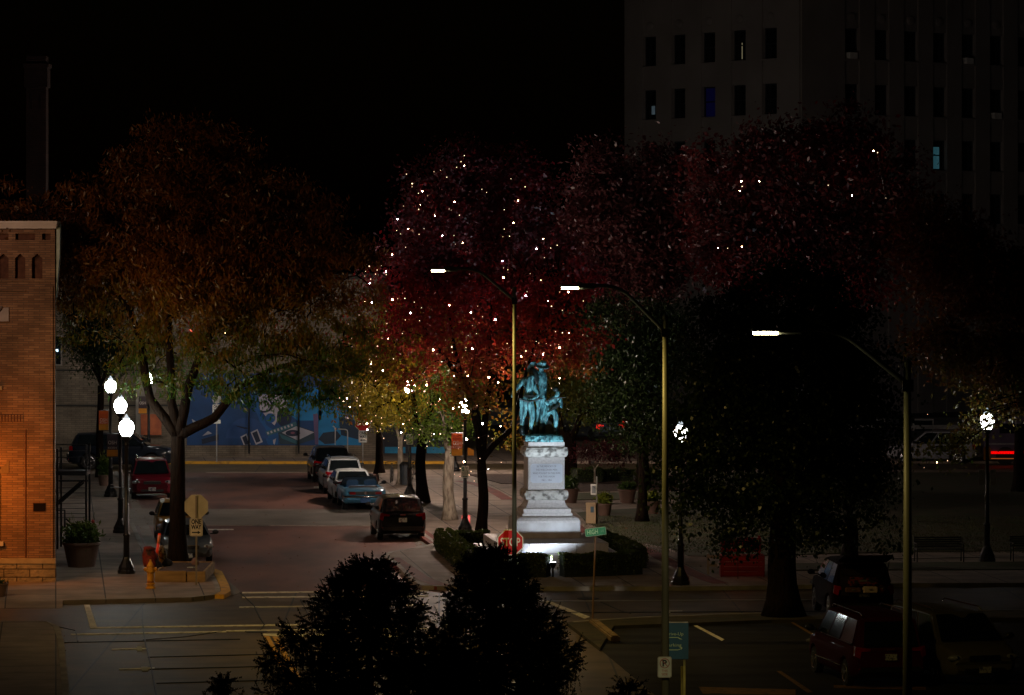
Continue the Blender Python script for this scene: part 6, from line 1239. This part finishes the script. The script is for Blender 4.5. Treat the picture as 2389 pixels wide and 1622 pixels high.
def tree(name, label, u, v, tr, fork_v, lobes, nclump, leaf_n, lsize, lm, bark, cat='tree', group=None, seed=1, droop=0.35, sig=0.45, limbs=None, lwid=0.35, ydepth=0.85, Y=None, twigs=True, lean=0.0, zb=ZS, extra=()):
    g = random.Random(seed); gn = np.random.default_rng(seed)
    b = G(u, v, zb); 
    if Y: b = Vector(((u - CX) * Y / F, Y, zb))
    Yt = b.y; k = Yt / F; t = thing(name, label, cat, b, 0, group)
    def P(uu, vv, dy=0.0): return Vector(((uu - CX) * k - b.x, dy, H - (vv - V0) * k - b.z))
    fk = P(u + lean, fork_v)
    wood = MB(); tp = limb_pts((0, 0, -0.05), fk, 7, 0, g, 0.03); rad = [tr * (1.5 if i == 0 else 1.12 if i == 1 else 1.0 - 0.25 * i / 7) for i in range(8)]
    wood.tube(tp, rad, 12)
    tips = []
    L_ = []
    for lb in lobes:
        cu, cv, ru, rv = lb[:4]; dy = lb[4] if len(lb) > 4 else 0.0; c = P(cu, cv, dy); L_.append((c, ru * k, min(ru * k * ydepth, 6), rv * k))
    if limbs:
        for lp in limbs:
            pts = [fk * 1.0] + [P(*q) for q in lp]; fine = []
            for i in range(len(pts) - 1): fine += limb_pts(pts[i], pts[i + 1], 4, 0.0, g, 0.04)[:-1]
            fine.append(pts[-1]); r0 = tr * 0.62; wood.tube(fine, [r0 * (1 - 0.8 * i / len(fine)) for i in range(len(fine))], 8); tips += [(p, r0 * (1 - 0.8 * i / len(fine))) for i, p in enumerate(fine) if i > 1]
    for c, rx, ry, rz in L_:
        for q in range(3):
            e = c + Vector((g.uniform(-.5, .5) * rx, g.uniform(-.5, .5) * ry, g.uniform(-.1, .5) * rz)); r0 = tr * 0.42 / (1 + 0.12 * len(L_)); 
            if tips and limbs: st, rr = min(tips, key=lambda q_: (q_[0] - e).length + g.uniform(0, 1)); r0 = min(r0, rr * 0.8)
            else: st = fk
            fine = limb_pts(st, e, 7, 0.06, g, 0.10); wood.tube(fine, [max(0.02, r0 * (1 - 0.75 * i / 7)) for i in range(8)], 6); tips += [(p, max(0.02, r0 * (1 - 0.75 * i / 7))) for i, p in enumerate(fine) if i > 2]
    # clumps on the shell and inside of the lobes
    vol = [rx * ry * rz for _, rx, ry, rz in L_]; tot = sum(vol) ; C = []
    tarr = np.array([tuple(q[0]) for q in tips])
    for (c, rx, ry, rz), vv in zip(L_, vol):
        n = max(3, int(nclump * vv / tot))
        for _ in range(n):
            d = gn.normal(0, 1, 3); d /= np.linalg.norm(d); rr = gn.uniform(0.25, 1.0) ** 0.5 * gn.uniform(0.88, 1.08); C.append((c.x + d[0] * rx * rr, c.y + d[1] * ry * rr, c.z + d[2] * rz * rr))
    C = np.array(C)
    if twigs:
        for q in C[:: max(1, len(C) // 260)]:
            j = int(np.argmin(np.sum((tarr - q) ** 2, 1))); a = Vector(tarr[j]); e = Vector(q); fine = limb_pts(a, e, 3, 0.08, g, 0.08); wood.tube(fine, [0.03, 0.022, 0.014, 0.007], 4)
    wood.build('trunk', bark, t, smooth=True)
    n = len(C) * leaf_n; idx = np.repeat(np.arange(len(C)), leaf_n); sg = gn.uniform(0.6, 1.3, len(C))[idx, None]
    Q = C[idx] + gn.normal(0, 1, (n, 3)) * sg * np.array([sig, sig, sig * 0.62]); ok = Q[:, 2] > 0.3; Q = Q[ok]; cid = idx[ok] * 3 + gn.integers(0, 3, ok.sum())
    if extra:
        X = np.array([tuple(p_ - b) for p_ in extra]); X = np.repeat(X, 34, 0); X = X + gn.normal(0, 1, X.shape) * 0.30 + np.array([0, 0.12, 0]); Q = np.concatenate([Q, X]); cid = np.concatenate([cid, cid.max() + 1 + np.arange(len(X)) // 8])
    leafmesh('crown', Q, lsize, lsize * lwid, lm, gn, t, droop=droop, cid=cid)
    return t, C, b
GT = 'trees of the plaza'
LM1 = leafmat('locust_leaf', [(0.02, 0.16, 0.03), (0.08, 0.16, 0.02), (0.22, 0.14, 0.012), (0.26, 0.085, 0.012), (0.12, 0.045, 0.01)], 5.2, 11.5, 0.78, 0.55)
LM2 = leafmat('maple_leaf', [(0.07, 0.10, 0.015), (0.22, 0.12, 0.015), (0.25, 0.05, 0.02), (0.30, 0.015, 0.015), (0.24, 0.01, 0.02), (0.24, 0.10, 0.12)], 4.0, 11.0, 0.75, 0.5)  # last, pinkish colour also puts pale light into the top leaves
LM3 = leafmat('yellow_green_leaf', [(0.10, 0.13, 0.015), (0.25, 0.20, 0.02), (0.36, 0.22, 0.02), (0.18, 0.14, 0.02)], 3.0, 8.0, 0.5, 0.6)
LM4 = leafmat('dark_green_leaf', [(0.035, 0.06, 0.012), (0.03, 0.05, 0.012), (0.02, 0.04, 0.01), (0.03, 0.03, 0.01)], 0, 10.0, 0.5, 0.5)
LM5 = leafmat('dark_red_leaf', [(0.05, 0.05, 0.012), (0.12, 0.03, 0.02), (0.20, 0.012, 0.015), (0.16, 0.02, 0.02), (0.12, 0.05, 0.05)], 3.0, 11.0, 0.6, 0.5)
LM6 = leafmat('bright_green_leaf', [(0.06, 0.14, 0.02), (0.10, 0.18, 0.02), (0.16, 0.2, 0.03)], 1.0, 5.0, 0.4, 0.6)
LM7 = leafmat('purple_leaf', [(0.05, 0.012, 0.015), (0.09, 0.015, 0.02), (0.07, 0.02, 0.02)], 1.0, 5.0, 0.4, 0.8)
LM8 = leafmat('orange_green_leaf', [(0.05, 0.11, 0.015), (0.14, 0.13, 0.02), (0.2, 0.07, 0.02), (0.16, 0.025, 0.02)], 3, 10, .6, .6)
# 1 big honey locust on the left corner
tree('honey_locust', 'biggest tree, an orange and green honey locust in the timber box on the left corner', 415, 1332, 0.31, 1018,
     [(430, 540, 250, 210), (250, 560, 170, 160, -.5), (630, 560, 190, 170, .5), (440, 400, 180, 130), (200, 640, 90, 110, -1), (300, 700, 130, 110, 1), (480, 740, 150, 110, -1), (650, 730, 150, 110), (790, 640, 110, 110, 1),
      (560, 860, 110, 60, -1.5), (700, 850, 130, 70, -1), (810, 800, 90, 90, 0), (370, 830, 80, 60, 2), (100, 480, 90, 70, -1.5), (60, 520, 90, 50, -3), (185, 760, 26, 70, -2), (330, 890, 50, 50, 2.5), (700, 930, 90, 40, 0), (300, 870, 60, 50, -.5), (385, 900, 50, 50, -1), (340, 820, 60, 50, 0), (560, 915, 70, 28, -1), (640, 925, 60, 30, 0.5), (760, 935, 70, 30, 0), (480, 900, 50, 30, 0.5)],
     950, 115, 0.20, LM1, M_bark, seed=11, droop=0.6, sig=0.28, lwid=0.28,
     limbs=[[(350, 930), (330, 800), (300, 720), (240, 640)], [(400, 940), (395, 800), (400, 690), (420, 560)], [(500, 975), (560, 900), (640, 860), (760, 830)], [(440, 900), (500, 760), (600, 680), (720, 620)]], ydepth=0.8)
# 2 red maple in the middle
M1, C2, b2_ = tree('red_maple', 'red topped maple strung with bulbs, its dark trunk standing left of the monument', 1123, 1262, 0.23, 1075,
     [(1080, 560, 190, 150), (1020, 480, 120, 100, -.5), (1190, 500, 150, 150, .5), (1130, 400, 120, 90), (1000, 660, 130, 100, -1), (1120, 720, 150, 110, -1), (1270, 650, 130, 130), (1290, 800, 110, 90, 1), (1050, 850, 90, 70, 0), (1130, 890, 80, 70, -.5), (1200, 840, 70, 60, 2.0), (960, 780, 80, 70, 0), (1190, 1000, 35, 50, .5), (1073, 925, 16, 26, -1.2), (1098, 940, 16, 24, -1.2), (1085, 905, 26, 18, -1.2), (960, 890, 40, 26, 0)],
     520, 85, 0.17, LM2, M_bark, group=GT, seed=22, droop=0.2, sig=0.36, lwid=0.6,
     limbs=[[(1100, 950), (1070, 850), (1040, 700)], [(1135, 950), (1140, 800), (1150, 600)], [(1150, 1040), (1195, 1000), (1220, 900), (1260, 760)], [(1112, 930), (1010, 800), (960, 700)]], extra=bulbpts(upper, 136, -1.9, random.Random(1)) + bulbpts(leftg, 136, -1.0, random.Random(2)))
# 3..6 street trees of the right kerb, yellow green undersides
tree('street_tree', 'dark trunked yellow leaved street tree beside the curved kerb behind the black suv', 985, 1172, 0.27, 1010, [(960, 860, 110, 80), (900, 790, 90, 80), (1010, 780, 90, 80), (930, 960, 90, 35, 0), (870, 900, 70, 60)], 230, 70, 0.19, LM3, M_bark, group=GT, seed=31, droop=0.5, lwid=0.3, limbs=[[(975, 1000), (960, 900), (930, 820)], [(995, 1000), (1010, 900), (1010, 800)]])
tree('street_tree', 'whitewashed crooked trunk tree with bright green leaves behind the town banner', 1049, 1212, 0.26, 1050, [(1045, 990, 60, 40), (1085, 960, 50, 40, 1), (1010, 1000, 50, 25, 0), (1040, 900, 70, 60)], 90, 60, 0.17, LM6, M_barkpale, group=GT, seed=32, droop=0.3, lwid=0.4, limbs=[[(1042, 1040), (1035, 990)], [(1068, 1060), (1080, 1010), (1090, 960)]])
tree('street_tree', 'thin whitewashed trunk tree standing in the far tree pit before the bicycles', 934, 1130, 0.16, 1030, [(925, 960, 60, 40), (950, 900, 60, 60)], 70, 60, 0.18, LM3, M_barkpale, group=GT, seed=33, droop=0.4, limbs=[[(928, 1010), (918, 985)], [(940, 1010), (948, 960)]])
tree('street_tree', 'dark trunked tree in front of the mural building end, right of the far stop sign', 885, 1103, 0.22, 1010, [(870, 940, 80, 50), (840, 860, 80, 80), (900, 820, 70, 70), (820, 920, 60, 40)], 140, 60, 0.2, LM3, M_bark, group=GT, seed=34, droop=0.5, limbs=[[(880, 1000), (860, 940)], [(892, 1000), (905, 900)]])
# behind the monument
tree('plaza_tree', 'dark trunked tree with green and orange leaves just right behind the statue', 1328, 1118, 0.42, 1020, [(1330, 900, 100, 60), (1400, 850, 90, 70), (1270, 900, 60, 60), (1360, 960, 60, 30)], 200, 70, 0.2, LM8, M_bark, group=GT, seed=35, droop=0.4, limbs=[[(1310, 1010), (1300, 940)], [(1340, 1010), (1370, 920)]])
tree('sapling', 'thin red leaved sapling on the mulch bed behind the white meter box', 1388, 1128, 0.06, 1095, [(1390, 1050, 40, 20), (1360, 1060, 30, 18), (1430, 1055, 40, 22), (1450, 1070, 30, 16)], 60, 30, 0.17, LM7, M_barkpale, group=GT, seed=36, sig=0.28, droop=0.1, limbs=[[(1382, 1085), (1365, 1065)], [(1398, 1080), (1420, 1060)]])
tree('ash_tree', 'dark crowned ash with slim grey trunk on the lawn right of the monument', 1498, 1216, 0.22, 1050, [(1480, 900, 90, 110), (1440, 780, 80, 90), (1540, 800, 80, 110, 1), (1430, 920, 60, 60), (1500, 1020, 60, 40)], 300, 70, 0.19, LM4, M_bark, group=GT, seed=37, droop=0.4, zb=0.16, limbs=[[(1480, 1000), (1460, 900)], [(1510, 1000), (1530, 850)]])
# background crowns, right
tree('background_maple', 'dull purple red maple with upright shoots in front of the office tower left corner', 1500, 1130, 0.3, 900, [(1440, 520, 120, 120), (1540, 420, 80, 110), (1400, 420, 70, 90), (1480, 650, 110, 90), (1560, 560, 90, 110), (1370, 560, 60, 90)], 420, 60, 0.24, leafmat('dusty_red_leaf', [(0.04, 0.04, 0.012), (0.09, 0.03, 0.025), (0.13, 0.035, 0.04), (0.14, 0.06, 0.07)], 3, 14, .5, .6), M_bark, group=GT, seed=41, Y=168, droop=0.1, lwid=0.5)
tree('background_maple', 'tall deep red maple with glowing bulbs rising before the office tower', 1840, 1120, 0.35, 900, [(1700, 480, 110, 130), (1850, 400, 170, 130), (1960, 330, 110, 90), (2040, 430, 110, 110), (1780, 600, 160, 110), (1960, 600, 150, 130), (1660, 560, 70, 90), (1640, 380, 50, 60), (2100, 520, 90, 100)], 620, 60, 0.24, LM5, M_bark, group=GT, seed=42, Y=150, droop=0.1, lwid=0.5)
tree('background_maple', 'dark red tree spreading along the right edge above the lamp post', 2470, 1300, 0.25, 930, [(2250, 640, 130, 120), (2370, 700, 110, 110), (2180, 560, 90, 90), (2300, 850, 110, 70), (2200, 800, 80, 60), (2390, 850, 70, 60), (2303, 945, 34, 24), (2260, 990, 50, 30), (2340, 960, 40, 22), (2190, 1050, 60, 30), (2380, 920, 50, 40)], 360, 60, 0.20, LM8, M_bark, group=GT, seed=43, Y=127, droop=0.2, lwid=0.5)
tree('background_tree', 'forked dark trunk with green leaves in front of the bus at the right edge', 2378, 1130, 0.28, 1010, [(2385, 900, 60, 60), (2330, 930, 60, 35), (2400, 820, 80, 60)], 130, 50, 0.18, LM6, M_bark, group=GT, seed=44, Y=165, droop=0.3, limbs=[[(2360, 990), (2340, 940)], [(2395, 980), (2400, 900)]])
tree('background_tree', 'very dark bushy tree against the far grey brick wall behind the globe lamps', 235, 1110, 0.2, 900, [(230, 740, 70, 60), (240, 830, 60, 60), (200, 790, 40, 50)], 170, 50, 0.2, LM4, M_bark, group=GT, seed=45, Y=176, droop=0.3)
# big drooping dark ginkgo at the right front
tree('ginkgo_tree', 'huge very dark drooping ginkgo with a flared trunk on the near verge', 1828, 1436, 0.48, 1150, [(1830, 900, 210, 200), (1700, 1000, 150, 150, .5), (1980, 980, 130, 180, .5), (1620, 1100, 90, 110), (1830, 1120, 170, 110), (2030, 1130, 60, 110), (1850, 720, 150, 120), (1700, 800, 120, 110), (1980, 800, 100, 110), (1590, 1180, 50, 70), (1700, 1210, 60, 70), (1880, 1220, 110, 50), (1930, 1260, 60, 40), (1690, 1270, 30, 40), (2050, 1230, 40, 60), (1582, 1010, 45, 45), (1735, 1275, 55, 28), (1560, 1060, 40, 40)],
     760, 80, 0.13, LM4, M_bark, seed=51, droop=0.5, sig=0.36, lwid=0.8, ydepth=0.7, zb=0.1,
     limbs=[[(1800, 1080), (1740, 1000), (1680, 950)], [(1850, 1080), (1900, 980), (1960, 900)], [(1828, 1000), (1830, 850), (1840, 720)]])
tree('plaza_tree', 'pale trunk behind the raised tailgate of the dark suv', 1982, 1312, 0.3, 1200, [(2000, 1150, 80, 50)], 40, 40, 0.16, LM4, M_bark, group=GT, seed=52)

# ---------------------------------------------------------------- spruces in the foreground
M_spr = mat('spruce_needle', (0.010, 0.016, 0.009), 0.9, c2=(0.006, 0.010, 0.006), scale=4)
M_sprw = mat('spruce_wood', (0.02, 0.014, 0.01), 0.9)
def spruce(label, u, vtop, Y, prof, seed, whorl=0.13, nb=16, tips=()):
    """prof: list of (v, half width in px); branches arch up at their tips and carry hanging shoots"""
    g = random.Random(seed); gn = np.random.default_rng(seed); k = Y / F; bx = (u - CX) * k; t = thing('spruce_tree', label, 'tree', (bx, Y, 0), 0, 'dark spruce tops in the foreground')
    zf = lambda v: H - (v - V0) * k; zt_ = zf(vtop); wood = MB(); wood.tube([(0, 0, 0), (0, 0, zt_ * .6), (0, 0, zt_)], [0.16, 0.09, 0.015], 8)
    vs_ = [p[0] for p in prof]; ws = [p[1] * k for p in prof]; sh = []   # shoots: base, dir, len, radius
    z = zt_
    while z > zf(1700):
        v = V0 + (H - z) / k; rr = float(np.interp(v, vs_, ws))
        for i in range(nb):
            a = g.uniform(0, 2 * math.pi); r_ = rr * g.uniform(0.72, 1.06); up = g.uniform(0.0, 0.22) * min(1, r_)
            d = Vector((math.cos(a), math.sin(a), 0)); pts = [Vector((0, 0, z)), d * r_ * .45 + Vector((0, 0, z - .10 * r_)), d * r_ * .8 + Vector((0, 0, z - .12 * r_)), d * r_ + Vector((0, 0, z - .06 * r_ + up))]
            wood.tube(pts, [.022, .015, .010, .006], 4)
            ns = int(4 + 8 * r_)
            for q in range(ns):
                s = g.uniform(0.15, 1.0) ** 0.7; seg = min(2, int(s * 3)); f = s * 3 - seg; p = pts[seg].lerp(pts[seg + 1], f); side = Vector((-d.y, d.x, 0)) * g.choice((-1, 1))
                sd = (d * g.uniform(.3, 1) + side * g.uniform(0, .9) + Vector((0, 0, g.uniform(-.6, .55)))).normalized(); sh.append((p, sd, g.uniform(.13, .28), .044))
                if g.random() < .7: sh.append((p + sd * .08, Vector((g.uniform(-.25, .25), g.uniform(-.25, .25), -1)).normalized(), g.uniform(.16, .42), .036))
            sh.append((pts[3], (d * .5 + Vector((0, 0, 1))).normalized(), .16, .03)); sh.append((pts[3], (d + side * .6 + Vector((0, 0, .3))).normalized(), .14, .028)); sh.append((pts[3], (d - side * .6 + Vector((0, 0, .35))).normalized(), .14, .028))
        z -= whorl * g.uniform(.8, 1.2) 
    for q in range(7): sh.append((Vector((0, 0, zt_ - .05)), Vector((g.uniform(-.8, .8), g.uniform(-.6, .6), 1)).normalized(), .17, .03))
    wood.build('trunk', M_sprw, t)
    n = len(sh); B = np.array([tuple(s[0]) for s in sh]); D = np.array([tuple(s[1]) for s in sh]); Ls = np.array([s[2] for s in sh]); Rs = np.array([s[3] for s in sh])
    m_ = 34; idx = np.repeat(np.arange(n), m_); s = gn.uniform(0, 1, n * m_); Dn = D[idx]; rnd = gn.normal(0, 1, (n * m_, 3)); N = np.cross(Dn, rnd); N /= np.linalg.norm(N, axis=1)[:, None]
    P0 = B[idx] + Dn * (Ls[idx] * s)[:, None]; tipd = N * .85 + Dn * .7; P2 = P0 + tipd * (Rs[idx] * (1.05 - .5 * s ** 4))[:, None]; T = np.cross(Dn, N) * 0.0075
    V = np.stack([P0 - T, P0 + T, P2], 1).reshape(-1, 3); npmesh('needles', V, 3, M_spr, t); print('spruce shoots', n)
    return t
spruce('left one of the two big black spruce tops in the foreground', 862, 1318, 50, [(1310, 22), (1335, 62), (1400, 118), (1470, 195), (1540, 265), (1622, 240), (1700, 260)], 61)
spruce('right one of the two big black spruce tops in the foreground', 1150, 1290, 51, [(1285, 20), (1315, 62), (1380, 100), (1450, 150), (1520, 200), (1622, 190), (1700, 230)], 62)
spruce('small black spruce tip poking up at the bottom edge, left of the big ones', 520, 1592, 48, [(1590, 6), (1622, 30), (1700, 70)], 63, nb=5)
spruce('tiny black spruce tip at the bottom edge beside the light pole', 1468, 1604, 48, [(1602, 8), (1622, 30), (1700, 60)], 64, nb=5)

# ---------------------------------------------------------------- string lights
M_bulb = mat('warm_bulb', (1, 1, 1), emit=(1.0, 0.60, 0.34), es=85)
M_bulbc = mat('cool_bulb', (1, 1, 1), emit=(0.9, 0.85, 1.0), es=60)
M_bulbd = mat('amber_bulb', (1, 1, 1), emit=(1.0, 0.58, 0.34), es=2.4)
bulb0 = MB().ell((0, 0, 0), (1, 1, 1), 6, 4)
def strings(label, px, Y, dy=0.0, r=0.021, seed=1, dense=True):
    g = random.Random(seed); pts = bulbpts(px, Y, dy, g); c = sum(pts, Vector()) / len(pts); t = thing('string_lights', label, 'string lights', c, 0, 'strings of tiny bulbs in the trees')
    Q = sorted([p - c for p in pts], key=lambda p: (round(p.z / 1.2), p.x * (1 if int(round(p.z / 1.2)) % 2 else -1)))
    wr_ = MB()
    for a, b in zip(Q, Q[1:]):
        if (b - a).length < 5: wr_.tube([a, (a + b) / 2 - Vector((0, 0, .06 * (b - a).length)), b], .006, 3)
    wr_.build('cable', M_black, t); me = {}
    def bulb(p, m_, s):
        if m_.name not in me: o = bulb0.build('bulb', m_, t, smooth=True); me[m_.name] = o.data
        else: o = bpy.data.objects.new('bulb', me[m_.name]); col.objects.link(o); o.parent = t
        o.location = p; o.scale = (s, s, s)
    for i, p in enumerate(Q[:96]):
        m_ = M_bulb if g.random() < .36 else M_bulbd if g.random() < .75 else M_bulbc; bulb(p, m_, r * g.choice((.5, .7, .85, 1.0, 1.3)))
    for i, p in enumerate(Q[:min(len(Q), 99 - min(len(Q), 96))]):
        if dense and len(Q) > i: bulb(Q[(i * 7) % len(Q)] + Vector((g.uniform(-.6, .6), g.uniform(-.3, .3), g.uniform(-.5, .5))), M_bulbd, r * g.uniform(.45, .8))
strings('warm bulbs strung through the red top of the middle maple', upper, 136, -1.9, seed=1)
strings('warm bulbs in the yellow leaves between the big left tree and the maple', leftg, 136, -1.0, seed=2)
strings('low warm bulbs hanging under the yellow leaves over the parked cars', low, 140, -2.0, seed=3)
strings('bulbs round the dark maple trunk and the statue', lamp_, 135, 0.0, seed=4)
strings('few cool bulbs in the tall red maple before the tower', rightg, 144, -3.6, seed=5, dense=False)
strings('few orange bulbs in the leaves left of the right lamp post', rightl, 150, -3.0, seed=6, dense=False)
